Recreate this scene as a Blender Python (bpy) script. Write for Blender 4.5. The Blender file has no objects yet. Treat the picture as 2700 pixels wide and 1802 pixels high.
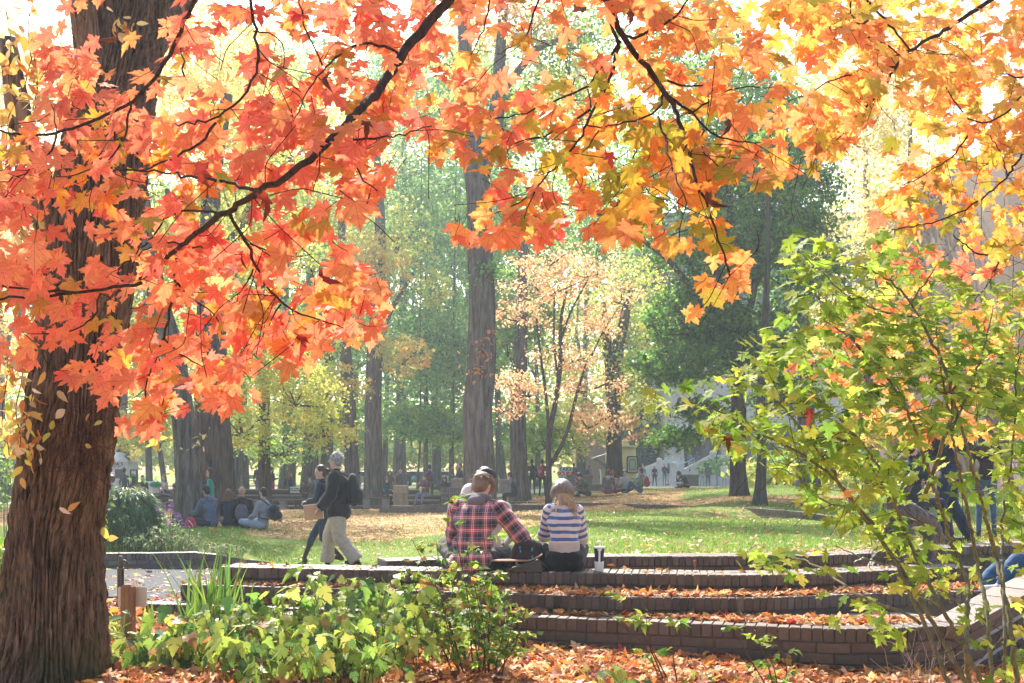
import bpy, math, random
import numpy as np
from mathutils import Vector, Matrix, noise
R = math.radians
rng = np.random.default_rng(7)
random.seed(7)
S = bpy.context.scene
COL = S.collection

# ---------------------------------------------------------------- camera, sky, sun, exposure
F, CX, H = 2800.0, 1350.0, 1245.0
cam_d = bpy.data.cameras.new('camera'); cam = bpy.data.objects.new('camera', cam_d); COL.objects.link(cam)
cam.location = (0, 0, 0); cam.rotation_euler = (R(90), 0, 0)
cam_d.sensor_width = 36; cam_d.lens = 36 * F / 2700
cam_d.shift_y = (H - 901) / 2700
cam_d.clip_start = 0.1; cam_d.clip_end = 3000
S.camera = cam
SUN_AZ, SUN_EL = R(-14), R(42)          # azimuth from +Y towards +X
w = bpy.data.worlds.new('World'); S.world = w; w.use_nodes = True
nt = w.node_tree; nt.nodes.clear()
sky = nt.nodes.new('ShaderNodeTexSky'); sky.sky_type = 'NISHITA'; sky.sun_disc = False
sky.sun_elevation = SUN_EL; sky.sun_rotation = SUN_AZ
sky.air_density = 1.0; sky.dust_density = 3.0; sky.ozone_density = 1.0
bg = nt.nodes.new('ShaderNodeBackground'); bg.inputs['Strength'].default_value = 0.15
wo = nt.nodes.new('ShaderNodeOutputWorld')
nt.links.new(sky.outputs[0], bg.inputs[0]); nt.links.new(bg.outputs[0], wo.inputs[0])
sd = bpy.data.lights.new('sun', 'SUN'); sd.energy = 5.0; sd.angle = R(0.6); sd.color = (1.0, 0.93, 0.80)
sun = bpy.data.objects.new('sun', sd); COL.objects.link(sun)
SD = Vector((math.sin(SUN_AZ) * math.cos(SUN_EL), math.cos(SUN_AZ) * math.cos(SUN_EL), math.sin(SUN_EL)))
sun.rotation_euler = SD.to_track_quat('Z', 'Y').to_euler()
S.view_settings.view_transform = 'Standard'; S.view_settings.look = 'None'
S.view_settings.exposure = 1.28; S.view_settings.gamma = 1.0
S.cycles.use_denoising = True
S.cycles.max_bounces = 7; S.cycles.diffuse_bounces = 3; S.cycles.glossy_bounces = 2
S.cycles.transmission_bounces = 5; S.cycles.transparent_max_bounces = 8; S.cycles.volume_bounces = 0
S.cycles.caustics_reflective = False; S.cycles.caustics_refractive = False
S.cycles.sample_clamp_indirect = 4.0

def at(px, py, Y):
    return np.array([(px - CX) / F * Y, Y, (H - py) / F * Y])
def upx(px, Y): return (px - CX) / F * Y

# ---------------------------------------------------------------- object helpers
def tag(o, label, cat, group=None, kind=None):
    if label: o['label'] = label
    if cat: o['category'] = cat
    if group: o['group'] = group
    if kind: o['kind'] = kind
    return o
def empty(name, loc, label=None, cat=None, group=None, rz=0):
    o = bpy.data.objects.new(name, None); COL.objects.link(o)
    o.location = Vector(loc); o.rotation_euler = (0, 0, rz); o.empty_display_size = 0.1
    return tag(o, label, cat, group)
def mesh_np(name, V, faces, mats, parent=None, col=None, smooth=False, mi=None, attr=None, local=False):
    """V (n,3); faces: (m,k) array or list of such arrays. V in world coordinates unless local."""
    V = np.asarray(V, dtype=np.float32)
    if not isinstance(faces, (list, tuple)): faces = [faces]
    faces = [np.asarray(f, dtype=np.int32) for f in faces if len(f)]
    me = bpy.data.meshes.new(name)
    me.vertices.add(len(V))
    loops = np.concatenate([f.ravel() for f in faces])
    tot = np.concatenate([np.full(len(f), f.shape[1], np.int32) for f in faces])
    st = np.concatenate([[0], np.cumsum(tot)[:-1]]).astype(np.int32)
    me.loops.add(len(loops)); me.polygons.add(len(tot))
    if parent is not None and not local:
        bpy.context.view_layer.update() if False else None
        mw = Matrix.LocRotScale(parent.location, parent.rotation_euler, parent.scale).inverted()
        M = np.array(mw)
        V = (V @ M[:3, :3].T + M[:3, 3]).astype(np.float32)
    me.vertices.foreach_set('co', V.ravel())
    me.loops.foreach_set('vertex_index', loops)
    me.polygons.foreach_set('loop_start', st)
    if smooth is not None:
        me.polygons.foreach_set('use_smooth', np.full(len(tot), bool(smooth)))
    if not isinstance(mats, (list, tuple)): mats = [mats]
    for m in mats: me.materials.append(m)
    if mi is not None: me.polygons.foreach_set('material_index', np.asarray(mi, dtype=np.int32))
    me.update(calc_edges=True)
    if col is not None:
        col = np.asarray(col, dtype=np.float32)
        if col.shape[1] == 3: col = np.hstack([col, np.ones((len(col), 1), np.float32)])
        a = me.color_attributes.new('Col', 'FLOAT_COLOR', 'POINT'); a.data.foreach_set('color', col.ravel())
    if attr:
        for k, v in attr.items():
            v = np.asarray(v, dtype=np.float32)
            a = me.attributes.new(k, 'FLOAT_VECTOR', 'POINT'); a.data.foreach_set('vector', v.ravel())
    me.validate()
    o = bpy.data.objects.new(name, me); COL.objects.link(o)
    if parent is not None: o.parent = parent
    return o

class MB:
    """collects solids in world coordinates, with a colour per vertex"""
    def __init__(s): s.V = []; s.F = {}; s.C = []; s.n = 0
    def add(s, V, faces, col=(1, 1, 1)):
        V = np.asarray(V, float); s.V.append(V); s.C.append(np.tile(np.asarray(col, float)[:3], (len(V), 1)) if np.ndim(col) == 1 else np.asarray(col))
        for f in faces:
            f = np.asarray(f)
            if f.ndim == 1: f = f[None]
            s.F.setdefault(f.shape[1], []).append(f + s.n)
        s.n += len(V); return s
    def box(s, c, size, col=(1, 1, 1), rz=0.0, ax=None, bev=0.0):
        hx, hy, hz = [v / 2 for v in size]
        if ax is None:
            ax = np.array([[math.cos(rz), math.sin(rz), 0], [-math.sin(rz), math.cos(rz), 0], [0, 0, 1]])
        if bev <= 0:
            P = np.array([[x, y, z] for z in (-hz, hz) for x, y in ((-hx, -hy), (hx, -hy), (hx, hy), (-hx, hy))])
            s.add(P @ ax + np.asarray(c), [np.array([[3, 2, 1, 0], [4, 5, 6, 7], [0, 1, 5, 4], [1, 2, 6, 5], [2, 3, 7, 6], [3, 0, 4, 7]])], col)
        else:
            b = bev; P = []
            for z, q in ((-hz, b), (-hz + b, 0), (hz - b, 0), (hz, b)):
                X, Yy = hx - q, hy - q; k = b if q == 0 else b * 0.3
                P += [[-X + k, -Yy, z], [X - k, -Yy, z], [X, -Yy + k, z], [X, Yy - k, z], [X - k, Yy, z], [-X + k, Yy, z], [-X, Yy - k, z], [-X, -Yy + k, z]]
            P = np.array(P); Q = []
            for r in range(3):
                for i in range(8):
                    j = (i + 1) % 8; Q.append([r * 8 + i, r * 8 + j, r * 8 + 8 + j, r * 8 + 8 + i])
            s.add(P @ ax + np.asarray(c), [np.array(Q), np.array([list(range(7, -1, -1))]), np.array([list(range(24, 32))])], col)
        return s
    def tube(s, pts, rad, n=8, col=(1, 1, 1), cap=True):
        pts = np.asarray(pts, float); m = len(pts); rad = np.broadcast_to(np.asarray(rad, float), (m,))
        T = np.gradient(pts, axis=0); T /= np.linalg.norm(T, axis=1)[:, None] + 1e-9
        up = np.array([0, 0, 1.0]) if abs(T[0][2]) < 0.9 else np.array([0, 1.0, 0])
        A = np.cross(T[0], up); A /= np.linalg.norm(A)
        V = np.zeros((m, n, 3)); th = np.arange(n) * 2 * math.pi / n
        for i in range(m):
            A = A - T[i] * A.dot(T[i]); A /= np.linalg.norm(A) + 1e-9; B = np.cross(T[i], A)
            V[i] = pts[i] + rad[i] * (np.cos(th)[:, None] * A + np.sin(th)[:, None] * B)
        V = V.reshape(-1, 3); Q = []
        i = np.arange(m - 1)[:, None] * n; j = np.arange(n)[None]; k = (j + 1) % n
        Q = np.stack([i + j, i + k, i + n + k, i + n + j], -1).reshape(-1, 4)
        fs = [Q]
        if cap: fs += [np.arange(n)[::-1][None], (np.arange(n) + (m - 1) * n)[None]]
        return s.add(V, fs, col)
    def lathe(s, c, prof, n=16, col=(1, 1, 1), sc=(1, 1)):
        """prof: (radius, z) list from bottom to top"""
        m = len(prof); th = np.arange(n) * 2 * math.pi / n; V = []
        for r, z in prof: V.append(np.stack([r * np.cos(th) * sc[0], r * np.sin(th) * sc[1], np.full(n, z)], -1))
        V = np.concatenate(V) + np.asarray(c)
        i = np.arange(m - 1)[:, None] * n; j = np.arange(n)[None]; k = (j + 1) % n
        Q = np.stack([i + j, i + k, i + n + k, i + n + j], -1).reshape(-1, 4)
        return s.add(V, [Q, np.arange(n)[::-1][None], (np.arange(n) + (m - 1) * n)[None]], col)
    def ell(s, c, r, ax=None, n=12, m=8, col=(1, 1, 1)):
        th = np.arange(n) * 2 * math.pi / n; V = [[0, 0, -1.0]]
        for i in range(1, m):
            a = -math.pi / 2 + math.pi * i / m
            V += [[math.cos(a) * math.cos(t), math.cos(a) * math.sin(t), math.sin(a)] for t in th]
        V += [[0, 0, 1.0]]; V = np.array(V) * np.asarray(r)
        if ax is not None: V = V @ np.asarray(ax)
        Q = []; T = []
        for i in range(m - 2):
            for j in range(n):
                k = (j + 1) % n; Q.append([1 + i * n + j, 1 + i * n + k, 1 + (i + 1) * n + k, 1 + (i + 1) * n + j])
        for j in range(n):
            k = (j + 1) % n; T.append([0, 1 + k, 1 + j]); T.append([len(V) - 1, 1 + (m - 2) * n + j, 1 + (m - 2) * n + k])
        return s.add(V + np.asarray(c), [np.array(Q), np.array(T)], col)
    def prism(s, poly, y0, y1, col=(1, 1, 1), axis='y'):
        """poly in x,z extruded along y (or x,y extruded along z)"""
        n = len(poly); P = []
        for d in (y0, y1):
            for a, b in poly: P.append([a, d, b] if axis == 'y' else ([a, b, d] if axis == 'z' else [d, a, b]))
        Q = [[i, (i + 1) % n, n + (i + 1) % n, n + i] for i in range(n)]
        return s.add(P, [np.array(Q), np.arange(n)[::-1][None], (np.arange(n) + n)[None]], col)
    def build(s, name, mat, parent=None, smooth=False, local=False):
        V = np.concatenate(s.V); C = np.concatenate(s.C)
        return mesh_np(name, V, [np.concatenate(v) for v in s.F.values()], mat, parent, C, smooth, local=local)

# ---------------------------------------------------------------- materials
def newmat(name):
    m = bpy.data.materials.new(name); m.use_nodes = True; t = m.node_tree; t.nodes.clear()
    o = t.nodes.new('ShaderNodeOutputMaterial'); return m, t, o
def N(t, kind, **kw):
    n = t.nodes.new(kind)
    for k, v in kw.items():
        if k in n.inputs: n.inputs[k].default_value = v
        else: setattr(n, k, v)
    return n
MC = {}
def pm(name, col=None, rough=0.7, spec=0.3, metal=0.0, var=0.25, scale=8.0, bump=0.3, bscale=None, stretch=(1, 1, 1), use_col=False, sheen=0.0, det=6):
    """principled material with noise-varied colour and bump"""
    if name in MC: return MC[name]
    m, t, o = newmat(name); L = t.links.new
    p = N(t, 'ShaderNodeBsdfPrincipled'); p.inputs['Roughness'].default_value = rough
    p.inputs['Specular IOR Level'].default_value = spec; p.inputs['Metallic'].default_value = metal
    if sheen: p.inputs['Sheen Weight'].default_value = sheen
    tc = N(t, 'ShaderNodeTexCoord'); mp = N(t, 'ShaderNodeMapping'); mp.inputs['Scale'].default_value = stretch
    L(tc.outputs['Object'], mp.inputs[0])
    n1 = N(t, 'ShaderNodeTexNoise'); n1.inputs['Scale'].default_value = scale; n1.inputs['Detail'].default_value = det; n1.inputs['Roughness'].default_value = 0.65
    L(mp.outputs[0], n1.inputs['Vector'])
    mr = N(t, 'ShaderNodeMapRange'); mr.inputs[1].default_value = 0.3; mr.inputs[2].default_value = 0.7
    mr.inputs[3].default_value = 1 - var; mr.inputs[4].default_value = 1 + var
    L(n1.outputs['Fac'], mr.inputs[0])
    mx = N(t, 'ShaderNodeVectorMath', operation='SCALE'); L(mr.outputs[0], mx.inputs['Scale'])
    if use_col:
        a = N(t, 'ShaderNodeAttribute', attribute_name='Col')
        if col is not None:
            mm = N(t, 'ShaderNodeVectorMath', operation='MULTIPLY'); mm.inputs[1].default_value = col; L(a.outputs['Color'], mm.inputs[0]); L(mm.outputs[0], mx.inputs[0])
        else: L(a.outputs['Color'], mx.inputs[0])
    else: mx.inputs[0].default_value = col
    L(mx.outputs[0], p.inputs['Base Color'])
    if bump:
        n2 = N(t, 'ShaderNodeTexNoise'); n2.inputs['Scale'].default_value = bscale or scale * 4; n2.inputs['Detail'].default_value = 8
        L(mp.outputs[0], n2.inputs['Vector'])
        b = N(t, 'ShaderNodeBump'); b.inputs['Strength'].default_value = bump; b.inputs['Distance'].default_value = 0.02
        L(n2.outputs['Fac'], b.inputs['Height']); L(b.outputs[0], p.inputs['Normal'])
    L(p.outputs[0], o.inputs[0]); MC[name] = m; return m
def leafmat(name, trans=0.5, rough=0.5, spec=0.25, tsat=1.0):
    """leaf: colour from the leaf's own attribute, light passes through"""
    if name in MC: return MC[name]
    m, t, o = newmat(name); L = t.links.new
    a = N(t, 'ShaderNodeAttribute', attribute_name='Col')
    p = N(t, 'ShaderNodeBsdfPrincipled'); p.inputs['Roughness'].default_value = rough; p.inputs['Specular IOR Level'].default_value = spec
    tr = N(t, 'ShaderNodeBsdfTranslucent'); hs = N(t, 'ShaderNodeHueSaturation'); hs.inputs['Saturation'].default_value = tsat; hs.inputs['Value'].default_value = 1.15
    mx = N(t, 'ShaderNodeMixShader'); mx.inputs[0].default_value = trans
    L(a.outputs['Color'], p.inputs['Base Color']); L(a.outputs['Color'], hs.inputs['Color']); L(hs.outputs[0], tr.inputs[0])
    L(p.outputs[0], mx.inputs[1]); L(tr.outputs[0], mx.inputs[2]); L(mx.outputs[0], o.inputs[0])
    MC[name] = m; return m
def veinleaf(name, trans=.62):
    """maple leaf with veins and blotches in its own coordinates"""
    m, t, o = newmat(name); L = t.links.new
    def M(op, *ins):
        n = N(t, 'ShaderNodeMath', operation=op)
        for i, v in enumerate(ins):
            if isinstance(v, (int, float)): n.inputs[i].default_value = v
            else: L(v, n.inputs[i])
        return n.outputs[0]
    a = N(t, 'ShaderNodeAttribute', attribute_name='Col'); lf = N(t, 'ShaderNodeAttribute', attribute_name='leaf'); s = N(t, 'ShaderNodeSeparateXYZ'); L(lf.outputs['Vector'], s.inputs[0])
    x, y, rd = s.outputs; r = M('SQRT', M('ADD', M('MULTIPLY', x, x), M('MULTIPLY', y, y)))
    ang = M('DIVIDE', M('ARCTAN2', x, y), .66); d1 = M('MULTIPLY', M('ABSOLUTE', M('SUBTRACT', ang, M('ROUND', ang))), r)
    sec = M('MULTIPLY_ADD', y, 9.0, M('MULTIPLY', M('ABSOLUTE', x), -7.0)); d2 = M('ABSOLUTE', M('SUBTRACT', sec, M('ROUND', sec)))
    v1 = N(t, 'ShaderNodeMapRange'); v1.inputs[1].default_value = .005; v1.inputs[2].default_value = .022; v1.inputs[3].default_value = .62; v1.inputs[4].default_value = 1; L(d1, v1.inputs[0])
    v2 = N(t, 'ShaderNodeMapRange'); v2.inputs[1].default_value = .02; v2.inputs[2].default_value = .12; v2.inputs[3].default_value = .86; v2.inputs[4].default_value = 1; L(d2, v2.inputs[0])
    cb = N(t, 'ShaderNodeCombineXYZ'); L(x, cb.inputs[0]); L(y, cb.inputs[1]); L(rd, cb.inputs[2]); nz = N(t, 'ShaderNodeTexNoise'); nz.inputs['Scale'].default_value = 3.2; nz.inputs['Detail'].default_value = 5; L(cb.outputs[0], nz.inputs['Vector'])
    bl = N(t, 'ShaderNodeMapRange'); bl.inputs[1].default_value = .48; bl.inputs[2].default_value = .72; bl.inputs[4].default_value = .55; L(nz.outputs['Fac'], bl.inputs[0])
    hs = N(t, 'ShaderNodeHueSaturation'); hs.inputs['Hue'].default_value = .535; hs.inputs['Value'].default_value = 1.12; L(a.outputs['Color'], hs.inputs['Color']); mx = N(t, 'ShaderNodeMixRGB'); L(bl.outputs[0], mx.inputs[0]); L(a.outputs['Color'], mx.inputs[1]); L(hs.outputs[0], mx.inputs[2])
    n2 = N(t, 'ShaderNodeTexNoise'); n2.inputs['Scale'].default_value = 14; L(cb.outputs[0], n2.inputs['Vector']); sp = N(t, 'ShaderNodeMapRange'); sp.inputs[1].default_value = .70; sp.inputs[2].default_value = .76; sp.inputs[3].default_value = 1; sp.inputs[4].default_value = .45; L(n2.outputs['Fac'], sp.inputs[0])
    sc = N(t, 'ShaderNodeVectorMath', operation='SCALE'); L(mx.outputs[0], sc.inputs[0]); L(M('MULTIPLY', M('MULTIPLY', v1.outputs[0], v2.outputs[0]), sp.outputs[0]), sc.inputs['Scale'])
    p = N(t, 'ShaderNodeBsdfPrincipled'); p.inputs['Roughness'].default_value = .6; p.inputs['Specular IOR Level'].default_value = .15; tr = N(t, 'ShaderNodeBsdfTranslucent'); ms = N(t, 'ShaderNodeMixShader'); ms.inputs[0].default_value = trans
    L(sc.outputs[0], p.inputs['Base Color']); L(sc.outputs[0], tr.inputs[0]); L(p.outputs[0], ms.inputs[1]); L(tr.outputs[0], ms.inputs[2]); L(ms.outputs[0], o.inputs[0]); MC[name] = m; return m
def leafuv(tm, n, r): return np.tile(tm[0] * [1, 1, 0], (n, 1, 1)).reshape(-1, 3) + np.repeat(r.uniform(0, 40, n), len(tm[0]))[:, None] * [0, 0, 1]
def barkmat(name, dark, light, moss=0.0, sc=1.0):
    if name in MC: return MC[name]
    m, t, o = newmat(name); L = t.links.new
    p = N(t, 'ShaderNodeBsdfPrincipled'); p.inputs['Roughness'].default_value = 0.9; p.inputs['Specular IOR Level'].default_value = 0.15
    tc = N(t, 'ShaderNodeTexCoord'); mp = N(t, 'ShaderNodeMapping'); mp.inputs['Scale'].default_value = (14 * sc, 14 * sc, 1.6 * sc)
    L(tc.outputs['Object'], mp.inputs[0])
    n1 = N(t, 'ShaderNodeTexNoise'); n1.inputs['Scale'].default_value = 1.0; n1.inputs['Detail'].default_value = 9; n1.inputs['Roughness'].default_value = 0.7
    n1.inputs['Distortion'].default_value = 0.6
    L(mp.outputs[0], n1.inputs['Vector'])
    cr = N(t, 'ShaderNodeValToRGB'); e = cr.color_ramp.elements
    e[0].position = 0.36; e[0].color = (*dark, 1); e[1].position = 0.66; e[1].color = (*light, 1)
    L(n1.outputs['Fac'], cr.inputs[0])
    src = cr.outputs[0]
    if moss:
        n3 = N(t, 'ShaderNodeTexNoise'); n3.inputs['Scale'].default_value = 3.0; n3.inputs['Detail'].default_value = 6; L(tc.outputs['Object'], n3.inputs['Vector'])
        sx = N(t, 'ShaderNodeSeparateXYZ'); L(tc.outputs['Object'], sx.inputs[0])
        mr = N(t, 'ShaderNodeMapRange'); mr.inputs[1].default_value = 1.0; mr.inputs[2].default_value = 0.0; L(sx.outputs[2], mr.inputs[0])
        mu = N(t, 'ShaderNodeMath', operation='MULTIPLY'); L(mr.outputs[0], mu.inputs[0])
        m2 = N(t, 'ShaderNodeMapRange'); m2.inputs[1].default_value = 0.42; m2.inputs[2].default_value = 0.62; m2.inputs[4].default_value = moss; L(n3.outputs['Fac'], m2.inputs[0]); L(m2.outputs[0], mu.inputs[1])
        mix = N(t, 'ShaderNodeMixRGB'); mix.inputs[2].default_value = (0.055, 0.07, 0.02, 1); L(mu.outputs[0], mix.inputs[0]); L(src, mix.inputs[1]); src = mix.outputs[0]
    L(src, p.inputs['Base Color'])
    b = N(t, 'ShaderNodeBump'); b.inputs['Strength'].default_value = 0.9; b.inputs['Distance'].default_value = 0.03 / sc
    L(n1.outputs['Fac'], b.inputs['Height']); L(b.outputs[0], p.inputs['Normal'])
    L(p.outputs[0], o.inputs[0]); MC[name] = m; return m

# ---------------------------------------------------------------- leaf scattering
def tmpl(out, center, curl=0.25, fold=0.15):
    """fan mesh from a leaf outline; stem at the origin, tip towards +y"""
    out = np.array(out, float); V = np.vstack([[center], out]); z = fold * np.abs(V[:, 0]) - curl * ((V[:, 1] - center[1]) ** 2 + V[:, 0] ** 2)
    n = len(out); Fc = np.array([[0, 1 + i, 1 + (i + 1) % n] for i in range(n)])
    return np.column_stack([V, z]), Fc
_h = [(.03, 0), (.12, -.05), (.36, -.13), (.31, .0), (.44, .04), (.27, .14), (.40, .20), (.47, .22), (.50, .31), (.63, .45), (.47, .44), (.44, .52), (.33, .48), (.17, .42), (.20, .56), (.29, .64), (.19, .68), (.18, .77), (.09, .79), (0, 1.03)]
MAPLE = tmpl(_h + [(-x, y) for x, y in _h[-2::-1]], (0, .28), .22, .12)
_h2 = [(.04, -.02), (.30, -.10), (.40, .10), (.27, .16), (.58, .42), (.33, .45), (.18, .40), (.24, .65), (0, 1.0)]
MAPLE2 = tmpl(_h2 + [(-x, y) for x, y in _h2[-2::-1]], (0, .28), .3, .15)
_h3 = [(.05, -.02), (.24, .02), (.36, .2), (.3, .26), (.34, .42), (.2, .42), (.22, .62), (.12, .7), (0, 1.0)]
LOBED = tmpl(_h3 + [(-x, y) for x, y in _h3[-2::-1]], (0, .3), .35, .2)
OVAL = tmpl([(.0, 0), (.16, .14), (.24, .38), (.17, .66), (0, 1), (-.17, .66), (-.24, .38), (-.16, .14)], (0, .42), .3, .25)
KITE = (np.array([[0, 0, 0], [.36, .42, .05], [0, 1, -.08], [-.36, .42, .05]], float), np.array([[0, 1, 2, 3]]))
STAR = tmpl([(0, 0), (.38, -.02), (.28, .2), (.56, .5), (.22, .5), (0, 1), (-.22, .5), (-.56, .5), (-.28, .2), (-.38, -.02)], (0, .3), .2, .1)

def frames(nrm, tip):
    """rotation frames with local z = nrm and local y near tip"""
    nrm = nrm / (np.linalg.norm(nrm, axis=1)[:, None] + 1e-9)
    y = tip - nrm * (tip * nrm).sum(1)[:, None]; y /= np.linalg.norm(y, axis=1)[:, None] + 1e-9
    x = np.cross(y, nrm)
    return np.stack([x, y, nrm], 1)       # rows = axes
def scatter(tm, P, Fr, size, col, curlvar=0.6, r=None):
    T, Fc = tm; r = r or rng; n = len(P); k = len(T)
    TT = np.tile(T, (n, 1, 1)); TT[:, :, 2] *= (1 + curlvar * r.standard_normal(n))[:, None]
    TT[:, :, 0] *= r.uniform(0.8, 1.1, n)[:, None]
    V = np.einsum('nkj,nji->nki', TT, Fr) * np.broadcast_to(size, (n,))[:, None, None] + P[:, None]
    Fs = (Fc[None] + (np.arange(n) * k)[:, None, None]).reshape(-1, Fc.shape[1])
    C = np.repeat(col, k, axis=0)
    return V.reshape(-1, 3), Fs, C
def pick(palette, n, jit=0.12, r=None):
    """palette: list of (weight, (r,g,b))"""
    r = r or rng; wgt = np.array([p[0] for p in palette], float); wgt /= wgt.sum()
    c = np.array([p[1] for p in palette])[r.choice(len(palette), n, p=wgt)]
    return np.clip(c * (1 + jit * r.standard_normal((n, 1))) * (1 + 0.06 * r.standard_normal((n, 3))), 0.003, 0.95)
def inpoly(x, y, poly):
    x = np.asarray(x); y = np.asarray(y); c = np.zeros(x.shape, bool); n = len(poly)
    for i in range(n):
        x1, y1 = poly[i]; x2, y2 = poly[(i + 1) % n]
        if y1 == y2: continue
        k = (y1 > y) != (y2 > y); c ^= k & (x < (x2 - x1) * (y - y1) / (y2 - y1) + x1)
    return c
def resample(pts, step):
    pts = np.asarray(pts, float); d = np.r_[0, np.cumsum(np.linalg.norm(np.diff(pts, axis=0), axis=1))]
    n = max(2, int(d[-1] / step) + 1); s = np.linspace(0, d[-1], n)
    return np.stack([np.interp(s, d, pts[:, i]) for i in range(pts.shape[1])], 1)
def smoothline(pts, step, k=2):
    p = resample(pts, step)
    for _ in range(k):
        q = p.copy(); q[1:-1] = (p[:-2] + 2 * p[1:-1] + p[2:]) / 4; p = q
    return p
# ================================================================ ground
PROF = [   # photo column -> height along depth
 (-1500, [(2, -1.3), (8, -1.34), (16, -1.4), (24, -1.25), (60, -1.2), (150, -1.1)]),
 (-300, [(2, -1.36), (8, -1.36), (10, -1.36), (15.5, -1.41), (15.9, -1.22), (24, -1.25), (45, -1.55), (60, -1.55), (150, -1.4)]),
 (300, [(2, -1.38), (8.5, -1.36), (9.6, -1.26), (9.95, -1.17), (13, -1.33), (15.5, -1.42), (15.9, -1.23), (20, -1.24), (24.8, -1.25), (27, -1.62), (32, -1.62), (38, -1.6), (46, -1.64), (60, -1.6), (150, -1.45)]),
 (600, [(2, -1.38), (9.0, -1.38), (9.6, -1.3), (10, -1.24), (13, -1.35), (15.6, -1.43), (16.4, -1.36), (20, -1.28), (24.8, -1.25), (27, -1.62), (32, -1.62), (38, -1.56), (47, -1.64), (60, -1.6), (150, -1.45)]),
 (750, [(2, -1.38), (9.0, -1.38), (9.5, -1.3), (10.2, -1.26), (13, -1.38), (16.9, -1.57), (18.0, -1.53), (24, -1.28), (30, -1.34), (38, -1.48), (46, -1.62), (60, -1.6), (150, -1.45)]),
 (1000, [(2, -1.4), (8.9, -1.4), (9.5, -1.3), (10.2, -1.3), (13, -1.42), (17.2, -1.58), (18.3, -1.52), (24, -1.28), (30, -1.32), (38, -1.45), (46, -1.6), (60, -1.58), (150, -1.45)]),
 (1200, [(2, -1.42), (8.6, -1.42), (9.5, -1.3), (10.75, -1.25), (11.0, -1.0), (13, -1.05), (17.5, -1.33), (24, -1.25), (30, -1.24), (38, -1.36), (47, -1.42), (60, -1.45), (150, -1.4)]),
 (1500, [(2, -1.44), (8.4, -1.44), (9.5, -1.3), (11.12, -1.25), (11.3, -0.92), (13, -0.93), (20, -1.05), (30, -1.14), (37.9, -1.26), (38.9, -1.26), (39.6, -1.13), (50, -1.08), (60, -1.12), (85, -1.15), (150, -1.2)]),
 (1700, [(2, -1.45), (8.2, -1.45), (9.5, -1.3), (11.12, -1.25), (11.3, -0.92), (13, -0.93), (20, -1.0), (30, -1.10), (34.2, -1.22), (35.4, -1.22), (36.0, -1.04), (42, -0.92), (52, -0.83), (62, -0.98), (85, -1.18), (150, -1.2)]),
 (2000, [(2, -1.48), (8.0, -1.48), (9.2, -1.35), (11.2, -1.25), (11.35, -0.92), (13, -0.93), (20, -1.0), (26.9, -1.18), (27.5, -0.97), (35, -0.80), (45, -0.56), (58, -0.85), (85, -1.18), (150, -1.2)]),
 (2300, [(2, -1.52), (7.9, -1.52), (9.2, -1.35), (11.7, -1.25), (11.9, -0.92), (14, -0.95), (22, -1.1), (24, -1.14), (25.0, -1.0), (33, -0.85), (45, -0.78), (85, -1.1), (150, -1.2)]),
 (2600, [(2, -1.54), (8.2, -1.54), (9.6, -1.35), (12.7, -1.25), (12.9, -0.93), (22, -1.02), (45, -0.95), (85, -1.1), (150, -1.2)]),
 (4200, [(2, -1.5), (9.0, -1.5), (12.5, -1.25), (12.9, -0.93), (45, -0.95), (150, -1.2)])]
_YS = np.concatenate([np.arange(1.5, 20, 0.1), np.arange(20, 60, 0.4), np.arange(60, 160, 2.0)])
_PX = np.array([p[0] for p in PROF], float)
_ZT = np.stack([np.interp(_YS, [a for a, b in p[1]], [b for a, b in p[1]]) for p in PROF])
def zg(x, Y):
    x = np.asarray(x, float); Y = np.maximum(np.asarray(Y, float), 1.5)
    px = x / Y * F + CX
    f = np.interp(px, _PX, np.arange(len(_PX))); i = np.clip(f.astype(int), 0, len(_PX) - 2); t = f - i
    t = t * t * (3 - 2 * t)
    g = np.interp(Y, _YS, np.arange(len(_YS))); j = np.clip(g.astype(int), 0, len(_YS) - 2); s = g - j
    z = (_ZT[i, j] * (1 - t) + _ZT[i + 1, j] * t) * (1 - s) + (_ZT[i, j + 1] * (1 - t) + _ZT[i + 1, j + 1] * t) * s
    return z
def G(px, Y): 
    x = upx(px, Y); return np.array([x, Y, float(zg(x, Y))])

def leafiness(x, Y):
    """how much the ground is covered by fallen leaves"""
    px = x / Y * F + CX; z = zg(x, Y); py = H - z / Y * F
    f = np.full(np.shape(x), 0.25)
    nse = 0.5 + 0.5 * np.sin(x * 0.9 + 1.3 * np.sin(Y * 0.35)) * np.cos(Y * 0.5 + x * 0.4)
    f = np.where((px < 1500) & (Y > 24.5) & (Y < 50), 0.95, f)
    f = np.where((px > 640) & (px < 1480) & (Y > 21.5) & (Y <= 24.5), 0.55 + .2 * nse, f)
    f = np.where((px > 560) & (px < 1480) & (Y > 15) & (Y <= 21.5), 0.10 + 0.28 * nse, f)
    f = np.where((px >= 1480) & (Y > 11) & (Y < 34), 0.12 + 0.34 * nse, f)
    f = np.where((px >= 1480) & (px < 2300) & (Y >= 30) & (Y < 50), 0.45 + 0.5 * nse, f)
    f = np.where((px >= 1800) & (px < 2300) & (Y >= 36), 0.15 + 0.3 * nse, f)
    f = np.where(Y < 11, 1.0, f)
    f = np.where((px < 640) & (Y > 15.5) & (Y < 24.5), 0.15 + 0.2 * nse, f)
    f = np.where(Y > 62, 0.35, f)
    return f
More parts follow.
